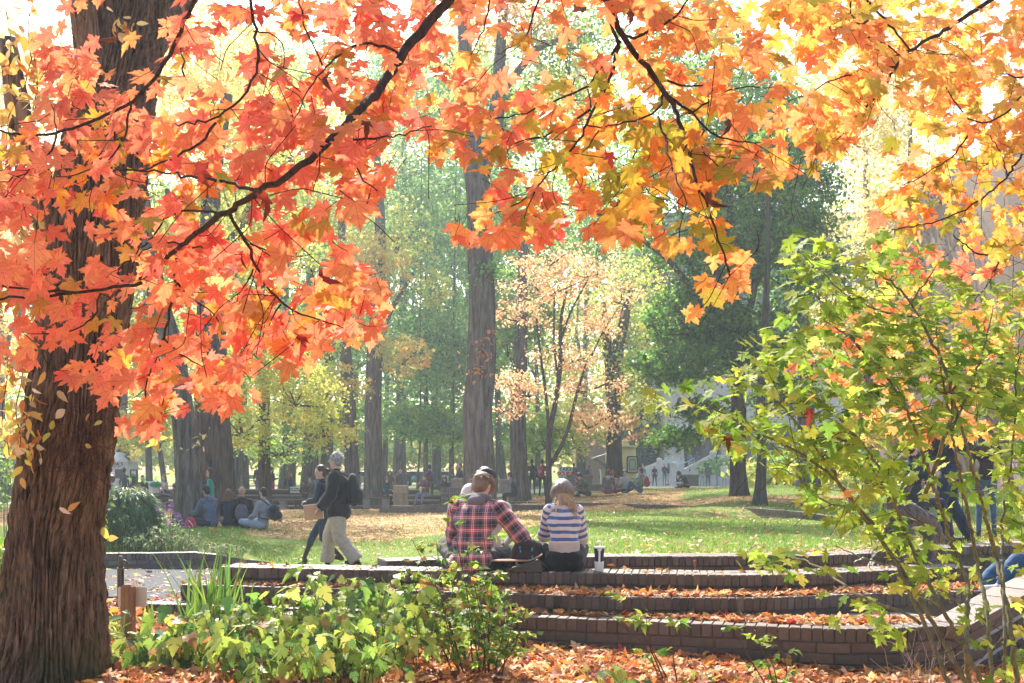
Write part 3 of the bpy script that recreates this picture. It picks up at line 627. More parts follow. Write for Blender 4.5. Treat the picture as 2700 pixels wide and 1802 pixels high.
LB = [([(1500, -420), (1290, -160), (1185, 0), (1065, 135), (1010, 225), (905, 335), (840, 405), (760, 465), (685, 505), (590, 562), (480, 650), (370, 735)], 34, 10),
      ([(700, -320), (560, -100), (510, 0), (487, 61), (449, 140), (398, 225), (346, 276), (243, 323), (150, 351), (70, 360), (0, 346), (-90, 330)], 17, 5),
      ([(690, -260), (662, 0), (669, 80), (686, 154), (665, 225), (608, 290), (562, 321), (468, 328), (398, 309)], 12, 3),
      ([(688, 505), (620, 487), (520, 468), (400, 450), (300, 449)], 10, 4), ([(571, 323), (538, 375), (468, 417), (398, 445), (300, 450)], 8, 3),
      ([(585, 563), (465, 550), (420, 600), (330, 700), (310, 720)], 7, 3), ([(490, 645), (430, 640), (400, 650), (310, 710)], 5, 3),
      ([(596, 565), (662, 645), (669, 711), (740, 800), (800, 838), (866, 856), (908, 862)], 10, 3),
      ([(461, 685), (468, 748), (445, 828), (431, 898), (389, 1001), (375, 1038), (389, 1080)], 10, 3),
      ([(468, 750), (530, 800), (585, 845), (580, 880)], 6, 2), ([(431, 898), (500, 950), (580, 990)], 6, 2),
      ([(370, 745), (328, 757), (187, 771), (90, 770), (0, 750)], 10, 5), ([(187, 773), (90, 785), (0, 786), (-60, 790)], 8, 5), ([(260, 775), (255, 830), (215, 872), (150, 880), (60, 878)], 6, 2),
      ([(882, 366), (960, 367), (1020, 363), (1080, 350), (1135, 333)], 7, 3), ([(910, 370), (930, 430), (975, 505), (1000, 515)], 7, 3), ([(978, 510), (975, 560), (940, 590)], 4, 2),
      ([(1065, 135), (1040, 137), (965, 105), (900, 140), (850, 185), (810, 240), (780, 310)], 8, 3), ([(856, 172), (810, 110), (790, 0), (800, -120)], 5, 3),
      ([(487, 200), (490, 160), (465, 110)], 5, 3), ([(346, 276), (340, 330), (315, 400), (240, 460), (150, 468)], 7, 3), ([(150, 351), (140, 400), (90, 450), (0, 480)], 6, 3), ([(330, 365), (270, 378), (210, 365)], 4, 2),
      ([(150, 351), (138, 300), (140, 265)], 4, 2), ([(669, 711), (620, 800)], 5, 2), ([(740, 803), (700, 870), (665, 930)], 5, 2), ([(662, 645), (740, 685), (790, 690), (820, 670)], 5, 2), ([(840, 400), (850, 450), (830, 510)], 4, 2), ([(508, 648), (580, 680), (640, 670)], 5, 2),
      ([(669, 85), (720, 85), (755, 110), (760, 150), (745, 185)], 5, 2), ([(686, 130), (700, 165), (745, 188)], 5, 2)]
PLy = [([(110, 60), (210, -30), (640, -30), (1230, -30), (1160, 120), (1080, 240), (1040, 300), (1010, 340), (1060, 490), (1040, 560), (960, 590), (860, 580), (900, 650), (1010, 760), (1040, 850), (960, 910), (850, 880), (860, 950), (770, 1000), (740, 960), (690, 1040), (600, 1070), (520, 1060), (440, 1010), (500, 1110), (480, 1130), (440, 1110), (400, 1150), (310, 1160), (330, 1090), (270, 1060), (160, 1010), (90, 960), (-40, 930), (-40, 390), (60, 350), (120, 250), (90, 130)], .85),
       ([(270, -30), (440, -30), (430, 110), (410, 230), (300, 210), (230, 130)], .07), ([(90, 560), (340, 540), (350, 620), (300, 700), (100, 690)], .25), ([(560, 60), (660, 60), (640, 480), (600, 460), (560, 330), (540, 180)], .3),
       ([(520, 480), (900, 470), (880, 560), (820, 590), (700, 560), (660, 630), (560, 600), (500, 640)], .15), ([(700, 100), (860, 80), (880, 180), (760, 250), (690, 260)], .45), ([(40, 530), (260, 560), (300, 640), (170, 690), (-10, 660)], .35), ([(380, 130), (480, 120), (470, 330), (400, 400), (340, 330)], .45), ([(120, 60), (230, 0), (260, 130), (180, 240)], .5),
       ([(860, 590), (910, 640), (850, 700)], .5)]
def YL(px, py): return 4.0 + .35 * math.sin(px * .006) + .3 * math.sin(py * .007 + 1) + (py - 500) * .0003
TRK = (3.9, 2.6)
mL, ndL = bough('maple_tree', 'autumn maple bough with coral red leaves hanging over the upper left of the park', TRK, LB, [], PLy, YL, .107, palL, 1010, 21, 9, upper=130)
RB = [([(1480, -300), (1560, -90), (1600, 14), (1647, 103), (1696, 173), (1731, 211), (1764, 253), (1811, 365), (1834, 482), (1881, 580), (1909, 669), (1923, 725)], 22, 4),
      ([(1597, 0), (1610, 60), (1635, 112), (1621, 187), (1560, 295), (1527, 374), (1480, 421), (1410, 505), (1359, 543), (1307, 562)], 11, 3),
      ([(1560, 295), (1500, 330), (1415, 370), (1345, 379)], 7, 3), ([(1635, 112), (1597, 164), (1551, 234), (1462, 267), (1368, 304), (1274, 323)], 8, 3), ([(1647, 100), (1694, 98), (1754, 70), (1815, 9), (1850, -60)], 8, 4),
      ([(1731, 211), (1773, 227), (1848, 227)], 8, 4), ([(1764, 253), (1820, 297), (1853, 346), (1928, 374), (2007, 377)], 8, 3), ([(1820, 297), (1881, 262), (1951, 225), (2040, 232)], 6, 2),
      ([(1756, 240), (1736, 304), (1684, 318), (1600, 332), (1575, 345), (1540, 330)], 7, 3), ([(1736, 304), (1759, 384), (1773, 449), (1811, 534)], 7, 3), ([(1684, 318), (1680, 400), (1662, 455), (1640, 520), (1620, 560)], 5, 2),
      ([(1575, 345), (1545, 400), (1520, 420)], 4, 2), ([(1551, 234), (1560, 260), (1562, 300)], 5, 3), ([(1853, 346), (1853, 425), (1900, 440), (1940, 448), (1945, 480)], 5, 2), ([(1811, 380), (1770, 450), (1750, 470)], 4, 2),
      ([(1868, 240), (1868, 310)], 4, 2), ([(1420, 0), (1400, 60), (1385, 110), (1320, 140)], 6, 3), ([(1290, -20), (1285, 60), (1265, 110), (1240, 150)], 5, 3), ([(1390, 105), (1370, 70)], 3, 2), ([(1530, 200), (1555, 190), (1551, 234)], 3, 3), ([(1410, 505), (1375, 555), (1378, 580)], 4, 2)]
PMy = [([(1060, 160), (1150, 30), (1230, -40), (2330, -40), (2330, 100), (2290, 250), (2210, 380), (2080, 430), (2030, 500), (1950, 450), (1900, 470), (1880, 560), (1960, 680), (1985, 760), (1930, 770), (1870, 820), (1810, 850), (1790, 830), (1870, 720), (1850, 660), (1760, 690), (1720, 640), (1640, 650), (1590, 650), (1500, 590), (1440, 640), (1320, 650), (1210, 660), (1190, 590), (1260, 560), (1300, 500), (1260, 450), (1190, 430), (1130, 410), (1060, 330), (1030, 270)], .85),
       ([(1280, 40), (1420, 20), (1520, 120), (1500, 220), (1370, 230), (1270, 180)], .15), ([(1080, 0), (1200, 40), (1180, 200), (1100, 260)], .25), ([(1700, 480), (1800, 480), (1850, 640), (1760, 660)], .3), ([(1500, 30), (1590, 50), (1620, 140), (1540, 160)], .25), ([(1380, 380), (1560, 420), (1600, 560), (1500, 600), (1430, 540), (1400, 480)], .5), ([(1120, 180), (1180, 160), (1200, 280), (1150, 290)], .4),
       ([(2000, 80), (2330, 60), (2330, 250), (2180, 300), (2050, 240)], .45)]
def YM(px, py): return 4.3 + .35 * math.sin(px * .005 + 2) + .3 * math.sin(py * .008)
mM, ndM = bough('maple_tree', 'autumn maple bough with orange and olive leaves hanging across the top centre', (-3.4, 1.8), RB, [], PMy, YM, .102, palM, 760, 22, 8, upper=130)
SB = [([(2900, -160), (2700, -50), (2606, 0), (2559, 37), (2466, 94), (2372, 147), (2368, 173), (2330, 234), (2293, 271), (2246, 323), (2199, 384), (2115, 417)], 15, 3), ([(2240, -60), (2279, 0), (2340, 56), (2400, 129)], 7, 5),
      ([(2245, -30), (2237, 51), (2279, 98), (2349, 122), (2372, 147)], 5, 4), ([(2368, 170), (2293, 201), (2204, 201), (2120, 253)], 6, 3), ([(2760, 200), (2700, 239), (2653, 309), (2569, 335), (2503, 257), (2495, 230)], 6, 3),
      ([(2569, 335), (2536, 388), (2480, 440), (2372, 496)], 5, 2), ([(2780, 340), (2700, 402), (2653, 468), (2583, 529), (2489, 580), (2349, 608)], 7, 3), ([(2800, 600), (2700, 641), (2639, 679), (2578, 674), (2513, 622)], 9, 3), ([(2700, 205), (2640, 195)], 5, 3), ([(2653, 468), (2640, 400), (2600, 350)], 4, 2), ([(2445, 130), (2460, 140), (2520, 150)], 4, 2), ([(2639, 679), (2600, 760), (2560, 800)], 5, 2)]
PSy = [([(2100, -40), (2760, -40), (2760, 760), (2600, 720), (2500, 760), (2400, 860), (2200, 930), (2150, 1000), (2060, 960), (2200, 860), (2350, 780), (2300, 700), (2290, 610), (2330, 520), (2420, 470), (2360, 470), (2380, 420), (2280, 380), (2200, 450), (2060, 480), (2010, 440), (2150, 330), (2200, 240), (2100, 100)], .8),
       ([(2240, 330), (2330, 280), (2440, 330), (2520, 420), (2420, 440), (2340, 400)], .12), ([(2540, -40), (2700, -40), (2640, 100), (2560, 60)], .3), ([(2440, 540), (2620, 560), (2640, 640), (2500, 620), (2440, 640)], .3), ([(2150, 100), (2240, 90), (2260, 190), (2160, 200)], .3),
       ([(2150, 860), (2700, 760), (2700, 1150), (2400, 1180), (2200, 1050)], .55)]
def YS_(px, py): return 5.2 + .3 * math.sin(px * .008) + max(0, py - 350) * .004
mS, ndS = bough('maple_tree', 'autumn maple bough with golden yellow and orange leaves at the upper right', (5.4, 4.6), SB, [], PSy, YS_, .095, palS, 1120, 23, 8, upper=80)
# the trunk of that maple stands to the right, outside the picture
def trunk_tube(mb, pts, rads, n=14, step=.25):
    P = smoothline(pts, step, 2); pd = np.linspace(0, 1, len(pts)); mb.tube(P, np.interp(np.linspace(0, 1, len(P)), pd, rads), n)
mb = MB(); zb = float(zg(TRK[0], 2.6))
trunk_tube(mb, [(3.9, 2.6, zb - .1), (3.9, 2.6, 1), (3.8, 2.7, 2.6)], [.22, .17, .14])
for q in (at(1500, -420, YL(1500, -420)), at(700, -320, YL(700, -320)), at(690, -260, YL(690, -260))): trunk_tube(mb, [(3.8, 2.7, 2.5), (3.0, 3.0, 3.1), q], [.08, .05, .02], 8)
mb.build('trunk', bark2, mL, True)
mb = MB(); trunk_tube(mb, [(-3.4, 1.8, -1.45), (-3.4, 1.8, .8), (-2.8, 2.2, 2.4), (-1.2, 3.2, 2.9), at(1480, -300, YM(1480, -300))], [.2, .16, .12, .05, .014], 10); mb.build('trunk', bark2, mM, True)
mb = MB(); trunk_tube(mb, [(5.4, 4.6, -1.5), (5.35, 4.6, .6), (5.0, 4.8, 2.0), at(2900, -160, YS_(2900, -160))], [.16, .13, .09, .014], 10); mb.build('trunk', bark2, mS, True)
mb = MB()
for q in (at(2900, -160, YS_(2900, -160)), at(2760, 200, YS_(2760, 200)), at(2780, 340, YS_(2780, 340)), at(2800, 600, YS_(2800, 600))): trunk_tube(mb, [(5.2, 4.7, float(q[2]) * .6), (4.2, 4.9, float(q[2]) + .05), q], [.06, .03, .01], 8)
mb.build('limb', bark2, mS, True)

# ================================================================ green vine maple at the right
gb = barkmat('bark_green', (.10, .085, .05), (.24, .22, .13), sc=3)
GS = [([(2560, 1920), (2548, 1798), (2366, 1482), (2260, 1338), (2193, 1251), (2107, 1194), (1992, 1136), (1910, 1093), (1860, 1065)], 17, 4), ([(2520, 1930), (2500, 1798), (2371, 1496), (2303, 1386), (2232, 1299), (2160, 1194), (2068, 1079), (2040, 1050)], 16, 4),
      ([(2600, 1920), (2591, 1798), (2481, 1601), (2390, 1419), (2351, 1290), (2280, 1175), (2198, 1088), (2120, 1000)], 15, 4), ([(2560, 1900), (2548, 1721), (2553, 1530), (2519, 1458), (2457, 1266), (2395, 1084), (2330, 980), (2230, 880), (2170, 840)], 15, 4),
      ([(2440, 1300), (2520, 1069), (2489, 957), (2422, 837), (2404, 797), (2328, 721), (2250, 700)], 12, 4), ([(2625, 1920), (2615, 1798), (2606, 1625), (2577, 1482), (2538, 1290), (2510, 1136), (2480, 980), (2470, 860)], 14, 4),
      ([(2700, 1920), (2682, 1798), (2663, 1649), (2625, 1458), (2558, 1208), (2514, 1050), (2470, 930)], 16, 5), ([(2430, 1650), (2381, 1612), (2349, 1603), (2285, 1584), (2243, 1559), (2200, 1520), (2110, 1470), (1990, 1495)], 9, 3),
      ([(2640, 1920), (2650, 1700), (2640, 1400), (2670, 1200), (2680, 1000), (2690, 850)], 10, 3), ([(2510, 1136), (2570, 1000), (2600, 900), (2620, 800)], 8, 3), ([(2280, 1175), (2180, 1150), (2100, 1080), (1990, 1010), (1900, 990)], 7, 3),
      ([(2404, 797), (2440, 740), (2470, 700)], 6, 3), ([(2422, 837), (2340, 830), (2240, 790), (2150, 700), (2100, 660)], 7, 2), ([(2260, 1338), (2180, 1330), (2080, 1240), (2010, 1230)], 5, 2), ([(2371, 1496), (2300, 1480), (2200, 1440)], 5, 2)]
PG = [([(1700, 1030), (1790, 1010), (1880, 990), (1960, 950), (1940, 900), (2020, 870), (2090, 790), (2060, 660), (2110, 610), (2240, 680), (2330, 610), (2440, 640), (2560, 760), (2700, 720), (2760, 700), (2760, 1400), (2600, 1480), (2420, 1470), (2330, 1440), (2220, 1400), (2140, 1330), (2010, 1230), (1900, 1190), (1800, 1100), (1640, 1060)], .8),
      ([(1640, 1045), (1800, 1020), (1900, 1060), (1860, 1110), (1740, 1080)], .55), ([(2120, 1230), (2300, 1260), (2420, 1400), (2330, 1440), (2200, 1390), (2100, 1320)], .45), ([(2380, 1140), (2620, 1140), (2640, 1460), (2400, 1460)], .16), ([(1900, 1470), (2100, 1440), (2200, 1470), (2260, 1500), (2180, 1540), (2000, 1510)], .55), ([(2150, 1560), (2300, 1570), (2330, 1640), (2200, 1650)], .4), ([(2280, 1420), (2520, 1500), (2500, 1600), (2350, 1560)], .35), ([(2290, 1640), (2400, 1640), (2390, 1710), (2300, 1700)], .4),
      ([(2560, 1450), (2760, 1430), (2760, 1802), (2600, 1802), (2520, 1650)], .2), ([(2130, 640), (2250, 620), (2300, 800), (2180, 780)], .5)]
def YG(px, py): return 5.9 + .45 * math.sin(px * .007 + 1) + .35 * math.sin(py * .01) - max(0, (2100 - px)) * .0006
LEAFG = [(4, (.30, .42, .05)), (4, (.43, .53, .07)), (1.8, (.16, .28, .04)), (1.4, (.56, .60, .10)), (.05, (.75, .34, .09))]
def palG(X, Yp, n, r): return pick(LEAFG, n, .12, r)
gm, ndG = bough('vine_maple', 'multi-stemmed green vine maple shrub with yellow-green lobed leaves at the right front', (2.55, 5.9), GS, [], PG, YG, .082, palG, 1950, 31, 4, doff=.15, flat=1)
gm['category'] = 'shrub'
for o in gm.children:
    if o.name.startswith('bough'): o.data.materials[0] = gb; o.name = 'stem'
# ================================================================ plants of the front bed
_h4 = [(.04, -.02), (.2, -.06), (.30, .0), (.26, .06), (.37, .1), (.33, .17), (.42, .26), (.34, .3), (.38, .4), (.28, .42), (.2, .36), (.24, .5), (.2, .56), (.2, .66), (.13, .7), (.1, .84), (0, 1.0)]
LOBED2 = tmpl(_h4 + [(-x, y) for x, y in _h4[-2::-1]], (0, .3), .35, .2)
def lim(mb, pts, r0, r1, n=6):
    P = smoothline(pts, .03, 2); mb.tube(P, np.linspace(r0, r1, len(P)), n)
stemg = pm('green_stem', (.10, .12, .03), rough=.6, scale=20); stemr = pm('red_stem', (.10, .045, .03), rough=.6, scale=20)
bushleaf = leafmat('bush_leaf', .48, rough=.5, spec=.3)
BUSH = [(4, (.34, .44, .07)), (3, (.22, .34, .06)), (2.4, (.09, .18, .05)), (2, (.50, .54, .11)), (.35, (.40, .20, .08)), (.2, (.55, .22, .08)), (.6, (.08, .15, .05))]
def herb(name, label, cat, base, spread, n_st, hfun, lt, lsize, nl, pal, seed, grp=None, droop=.5, smat=None, lean=.5, rad=.004, topy=None, flat=.7):
    """a clump: base points on an ellipse; each stem carries leaves, more of them near its top"""
    r = np.random.default_rng(seed); c = np.array(base); e = empty(name, c, label, cat, grp)
    mb = MB(); LP = []; LD = []
    for k in range(n_st):
        a = r.uniform(0, 6.28); q = math.sqrt(r.uniform(0, 1)); bx = c[0] + spread[0] * q * math.cos(a); by = c[1] + spread[1] * q * math.sin(a); bz = float(zg(bx, by)) - .01
        h = hfun(bx, by) * r.uniform(.55, 1.05); out = np.array([math.cos(a), math.sin(a), 0]) * q * lean * h + r.normal(0, .05, 3)
        P = np.array([[bx, by, bz], [bx + out[0] * .25, by + out[1] * .25, bz + h * .55], [bx + out[0] * .8, by + out[1] * .8, bz + h]])
        lim(mb, P, rad, rad * .4, 5)
        m = max(2, int(nl * r.uniform(.6, 1.3)))
        for _ in range(m):
            t = 1 - r.uniform(0, 1) ** 1.6 * .75; p = (1 - t) ** 2 * P[0] + 2 * t * (1 - t) * P[1] + t * t * P[2]
            b = r.uniform(0, 6.28); d = np.array([math.cos(b), math.sin(b), r.uniform(-.2, .5)]) ; pl_ = r.uniform(.3, 1.1) * lsize
            q2 = p + d * pl_; mb.tube([p, (p + q2) / 2 + [0, 0, .02], q2], [rad * .35, rad * .3, rad * .25], 4, cap=False)
            LP.append(q2); LD.append([d[0], d[1], -droop + r.normal(0, .25)])
    LP = np.array(LP); LD = np.array(LD); n = len(LP)
    nr = r.normal(0, .38, (n, 3)); nr[:, 2] += flat; nr[:, 1] -= .3; nr += LD * [.5, .5, 0]
    cc = pick(pal, n, .12, r)
    Fr = frames(nr, LD); sz = lsize * r.uniform(.6, 1.25, n)
    V, Fs, C = scatter(lt, LP, Fr, sz, cc, r=r)
    mb.build('stem', smat or stemg, e, True); mesh_np('foliage', V, Fs, bushleaf, e, C, True); return e
# broad leafy perennials filling the front: separate clumps side by side
cl = [(440, 7.35, .26, 'low leafy perennial clump beside the wooden post, dark glossy lobed leaves'), (600, 7.5, .38, 'bright yellow-green leafy clump below the sword-shaped leaves'), (790, 7.6, .52, 'tall yellow-green leafy clump in the middle of the front bed'), (960, 7.5, .60, 'large lobed-leaf clump just left of the thin-stemmed shrub'), (700, 6.95, .34, 'dark green leafy clump along the lower edge of the bed'), (1120, 7.7, .50, 'yellow-green lobed-leaf clump behind the thin-stemmed shrub'), (930, 6.9, .34, 'leafy clump with browning leaves at the bottom centre-left')]
for i, (px, Y, h, lab) in enumerate(cl):
    herb('anemone_plant', lab, 'plant', G(px, Y), (.32, .30), 36, lambda x, y, h=h: h * 1.15, LOBED2, .12, 5.5, BUSH, 50 + i, 'leafy perennial clumps in the front bed', lean=.6, droop=.8, flat=.45, rad=.0035)
# thin-stemmed serrate shrub in front of the plaid shirt
SHR = [(3, (.22, .34, .04)), (3, (.12, .24, .035)), (2, (.42, .50, .06)), (.5, (.6, .3, .08))]
def twigshrub(label, px0, Yb, tops, lsz, nleaf, seed, dens=11):
    r = np.random.default_rng(seed); b0 = G(px0, Yb); e = empty('twiggy_shrub', b0, label, 'shrub'); mb = MB(); LP = []; LD = []
    for (tx, ty, bx) in tops:
        b = G(bx, Yb + r.uniform(-.15, .15)); tq = at(tx, ty, Yb + r.uniform(-.2, .25)); m = (b + tq) / 2 + r.normal(0, .04, 3); m[0] += (b[0] - tq[0]) * .12
        P = smoothline([b, m, tq], .03, 2); mb.tube(P, np.linspace(.0065, .0018, len(P)), 5)
        for k in range(int(nleaf)):
            t = r.uniform(.28, 1); p = P[int(t * (len(P) - 1))]; a = r.uniform(0, 6.28); L_ = r.uniform(.04, .16) * (1.2 - t * .5)
            d = np.array([math.cos(a), math.sin(a) * .7, r.uniform(0, .5)]); q = p + d * L_
            mb.tube([p, (p + q) / 2 + [0, 0, .01], q], [.0015, .001, .0008], 4, cap=False)
            for s in np.linspace(.25, 1, 5): LP.append(p + d * L_ * s); LD.append([d[0] + r.normal(0, .6), d[1] + r.normal(0, .6), -.3 + r.normal(0, .3)])
    LP = np.array(LP); LD = np.array(LD); n = len(LP); nr = r.normal(0, .45, (n, 3)); nr[:, 2] += .8; nr[:, 1] -= .2
    V, Fs, C = scatter(LOBED, LP, frames(nr, LD), lsz * r.uniform(.6, 1.3, n), pick(SHR, n, .12, r), r=r)
    mb.build('stem', stemr, e, True); mesh_np('foliage', V, Fs, bushleaf, e, C, True); return e
twigshrub('twiggy reddish-stemmed shrub with small toothed leaves in front of the seated pair', 1270, 7.25,
          [(1180, 1305, 1270), (1085, 1420, 1215), (1150, 1430, 1230), (1230, 1440, 1260), (1275, 1400, 1290), (1330, 1540, 1300), (1400, 1560, 1300), (1360, 1600, 1320), (1060, 1480, 1200), (1120, 1500, 1225), (1190, 1500, 1250), (1255, 1530, 1280), (1300, 1500, 1290), (1160, 1560, 1235), (1230, 1600, 1270), (1340, 1660, 1310), (1100, 1600, 1220), (1290, 1620, 1290)], .052, 15, 61)
twigshrub('slender sapling with a few oval leaves before the lowest step', 1830, 7.1, [(1650, 1560, 1760), (1700, 1600, 1770), (1790, 1620, 1790), (1600, 1620, 1750)], .075, 3.4, 62)
twigshrub('thin seedling with toothed green leaves on the leaf litter', 2050, 6.95, [(1930, 1650, 2040), (1990, 1660, 2050), (2050, 1670, 2060), (2030, 1740, 2055)], .05, 4, 63)
herb('seedling', 'low broad-leaved seedling at the bottom edge right of the shrub', 'plant', G(1620, 6.85), (.10, .08), 6, lambda x, y: .2, OVAL, .12, 4, BUSH, 64, lean=.8)
herb('seedling', 'tuft of small green leaves on the orange litter below the sapling', 'plant', G(1850, 7.2), (.14, .1), 14, lambda x, y: .1, LOBED, .05, 5, BUSH, 65, lean=.8)
herb('seedling', 'seedling with ragged leaves at the bottom right of the litter', 'plant', G(2010, 6.8), (.16, .1), 7, lambda x, y: .12, OVAL, .08, 4, BUSH, 66, lean=.9)
# bare wiry twigs at the foot of the right wall
tw = empty('dead_brush', G(2440, 7.2), 'pale dead wiry twigs tangled at the foot of the brick wall', 'plant'); mb = MB()
for k in range(30):
    b = G(2440 + rng.normal(0, 30), 7.2) ; a = b + np.array([rng.normal(0, .2), rng.normal(0, .1), rng.uniform(.1, .5)]); mb.tube([b, (a + b) / 2 + rng.normal(0, .05, 3), a], [.0025, .002, .001], 4, cap=False)
mb.build('twigs', pm('dead_twig', (.42, .32, .24), rough=.8, scale=20), tw, True)
# sword leaves
def blades(name, label, px, Y, n, h, wdt, spread, col, seed, lean=.6, cat='plant'):
    r = np.random.default_rng(seed); b0 = G(px, Y); e = empty(name, b0, label, cat); V = []; Fq = []; C = []; k = 0
    for i in range(n):
        a = r.uniform(0, 6.28); bx, by = b0[0] + r.normal(0, spread), b0[1] + r.normal(0, spread * .7); bz = float(zg(bx, by)); hh = h * r.uniform(.5, 1.1); L_ = lean * hh * r.uniform(.1, 1.0)
        dx, dy = math.cos(a), math.sin(a); sx, sy = -dy, dx; c = np.array(col[r.integers(len(col))]) * r.uniform(.8, 1.2)
        m = 8
        for j in range(m):
            t = j / (m - 1); w_ = wdt * (1 - t ** 2.2) * .5 + .0004; p = np.array([bx + dx * L_ * t ** 1.6, by + dy * L_ * t ** 1.6, bz + hh * (t - .22 * lean * t ** 3)])
            V += [p + [sx * w_, sy * w_, 0], p + [0, 0, w_ * .5], p - [sx * w_, sy * w_, 0]]; C += [c] * 3
            if j: 
                o_ = k + 3 * j; Fq += [[o_ - 3, o_ - 2, o_ + 1, o_], [o_ - 2, o_ - 1, o_ + 2, o_ + 1]]
        k += 3 * m
    mesh_np('foliage', np.array(V), np.array(Fq), bushleaf, e, np.array(C), True); return e
IR = [(.16, .30, .05), (.28, .40, .06), (.10, .20, .04)]
blades('iris_plant', 'tall clump of upright sword-shaped leaves in front of the brick steps', 570, 8.35, 64, .88, .030, .11, IR, 71, lean=.5)
blades('iris_plant', 'arching strap-leaved tuft growing between the big trunk and the wooden post', 275, 8.3, 40, .34, .016, .13, [(.3, .4, .08), (.18, .3, .08), (.42, .46, .12)], 72, lean=1.1)
blades('iris_plant', 'short stiff green blades behind the white sign', 388, 9.0, 8, .28, .03, .03, IR, 73, lean=.3)
herb('ground_shrub', 'small dark-leaved plant at the right foot of the big trunk', 'plant', G(262, 7.9), (.12, .15), 12, lambda x, y: .28, OVAL, .11, 5, [(1, (.10, .2, .04)), (1, (.3, .4, .06))], 74)
herb('ground_shrub', 'leafy green shrub half hidden behind the left edge of the big trunk', 'shrub', G(15, 9.8), (.35, .5), 60, lambda x, y: .75, LOBED, .08, 7, [(2, (.16, .28, .04)), (2, (.34, .44, .07))], 75, lean=.3)

# ================================================================ fallen leaves
LIT = [(4, (.66, .30, .11)), (3, (.60, .22, .06)), (3, (.34, .14, .06)), (2.4, (.74, .46, .22)), (1, (.70, .36, .06)), (.6, (.38, .04, .03)), (.8, (.20, .09, .05))]
TAN = [(4, (.52, .32, .15)), (3, (.42, .21, .09)), (2, (.62, .44, .24)), (1, (.62, .48, .14)), (1.5, (.30, .14, .06))]
litmat = leafmat('fallen_leaf', .3, rough=.6, spec=.35)
def litter(name, X, Y, Z, size, pal, tm=MAPLE2, pile=.02, seed=1, upr=.5):
    r = np.random.default_rng(seed); n = len(X); P = np.stack([X, Y, Z + r.uniform(0, 1, n) ** 1.5 * pile + .006], 1)
    nr = r.normal(0, upr, (n, 3)); nr[:, 2] = np.abs(nr[:, 2]) + .75; tp_ = r.normal(0, 1, (n, 3)); tp_[:, 2] *= .2
    sz = size * r.uniform(.55, 1.2, n); T = (tm[0].copy(), tm[1]); T[0][:, 2] *= 2.0
    V, Fs, C = scatter(T, P, frames(nr, tp_), sz, pick(pal, n, .16, r), curlvar=1.2, r=r)
    o = mesh_np(name, V, Fs, litmat, None, C, True); tag(o, None, None, kind='stuff'); return o
def inband(lnA, offA, offB, n, seed, z):
    r = np.random.default_rng(seed); P = resample(lnA, .05); T = np.gradient(P, axis=0); B = np.stack([-T[:, 1], T[:, 0]], 1); B /= np.linalg.norm(B, axis=1)[:, None]; B[B[:, 1] < 0] *= -1
    i = r.integers(0, len(P), n); q = r.uniform(offA, offB, n); return P[i, 0] + B[i, 0] * q, P[i, 1] + B[i, 1] * q, np.full(n, z)
r_ = np.random.default_rng(81)
Yb = 6.2 + r_.uniform(0, 1, 26000) ** .8 * 3.6; pxb = r_.uniform(180, 2900, 26000)
frontY = np.interp(pxb, [250, 380, 1000, 1600, 2200, 2560, 2900], [10.0, 9.5, 8.95, 8.38, 7.9, 8.05, 8.6]); k = Yb < frontY - .01
Xb = (pxb[k] - CX) / F * Yb[k]; Yb = Yb[k]
litter('fallen_leaves', Xb, Yb, zg(Xb, Yb), .088, LIT, pile=.06, seed=82, upr=.6)
X, Y, Z = inband(T2, .06, .42, 2600, 83, Z2); k = (X > -2.5) | (r_.uniform(0, 1, len(X)) < .25); X, Y, Z = X[k], Y[k], Z[k]; litter('fallen_leaves', X, Y, Z, .068, LIT, pile=.02, seed=84)
X, Y, Z = inband(T3, .18, .52, 2800, 85, Z3); k = r_.uniform(0, 1, len(X)) < np.where(X < -2.3, .12, np.clip(1.25 - (X - 1.9) * .8, .12, 1)); litter('fallen_leaves', X[k], Y[k], Z[k], .068, LIT, pile=.022, seed=86)
X, Y, Z = inband(T1, .02, .4, 110, 87, Z1); kk = (X < -1.0) | (X > 0.6) & (r_.uniform(0, 1, len(X)) < .6); litter('fallen_leaves', X[kk], Y[kk], Z[kk], .07, LIT, pile=.008, seed=88)
X, Y, Z = inband(T2, .0, .12, 60, 187, Z2); litter('fallen_leaves', X, Y, Z, .07, LIT, pile=.01, seed=188)
# lawns
nl = 34000; Yl = 11.2 * (60 / 11.2) ** r_.uniform(0, 1, nl); pxl = r_.uniform(150, 2800, nl); Xl = (pxl - CX) / F * Yl
kp = r_.uniform(0, 1, nl) < leafiness(Xl, Yl); kp &= ~((pxl < 1250) & (Yl < 17.6)); kp &= ~((pxl < 640) & (Yl < 16)); kp &= ~((pxl >= 1100) & (Yl < 11.4))
Xl, Yl = Xl[kp], Yl[kp]; litter('fallen_leaves', Xl, Yl, zg(Xl, Yl), .085, TAN, tm=KITE, pile=.02, seed=89, upr=.3)
np_ = 700; Yp_ = r_.uniform(9.9, 17.3, np_); pxp = r_.uniform(100, 1200, np_); Xp = (pxp - CX) / F * Yp_; k = (pxp < 640) & (Yp_ < 15.3) | (pxp > 640); k &= ~((pxp > 480) & (Yp_ < 10.2)); litter('fallen_leaves', Xp[k], Yp_[k], zg(Xp[k], Yp_[k]) + .012, .09, TAN, tm=MAPLE2, pile=.006, seed=90, upr=.2)
Xp = r_.uniform(-1.2, 5, 500); Yp_ = 11.15 + r_.uniform(0, .5, 500) + np.clip(Xp - 2.6, 0, 9) * .9; litter('fallen_leaves', Xp, Yp_, zg(Xp, Yp_) + .012, .07, TAN, tm=MAPLE2, pile=.006, seed=91, upr=.2)
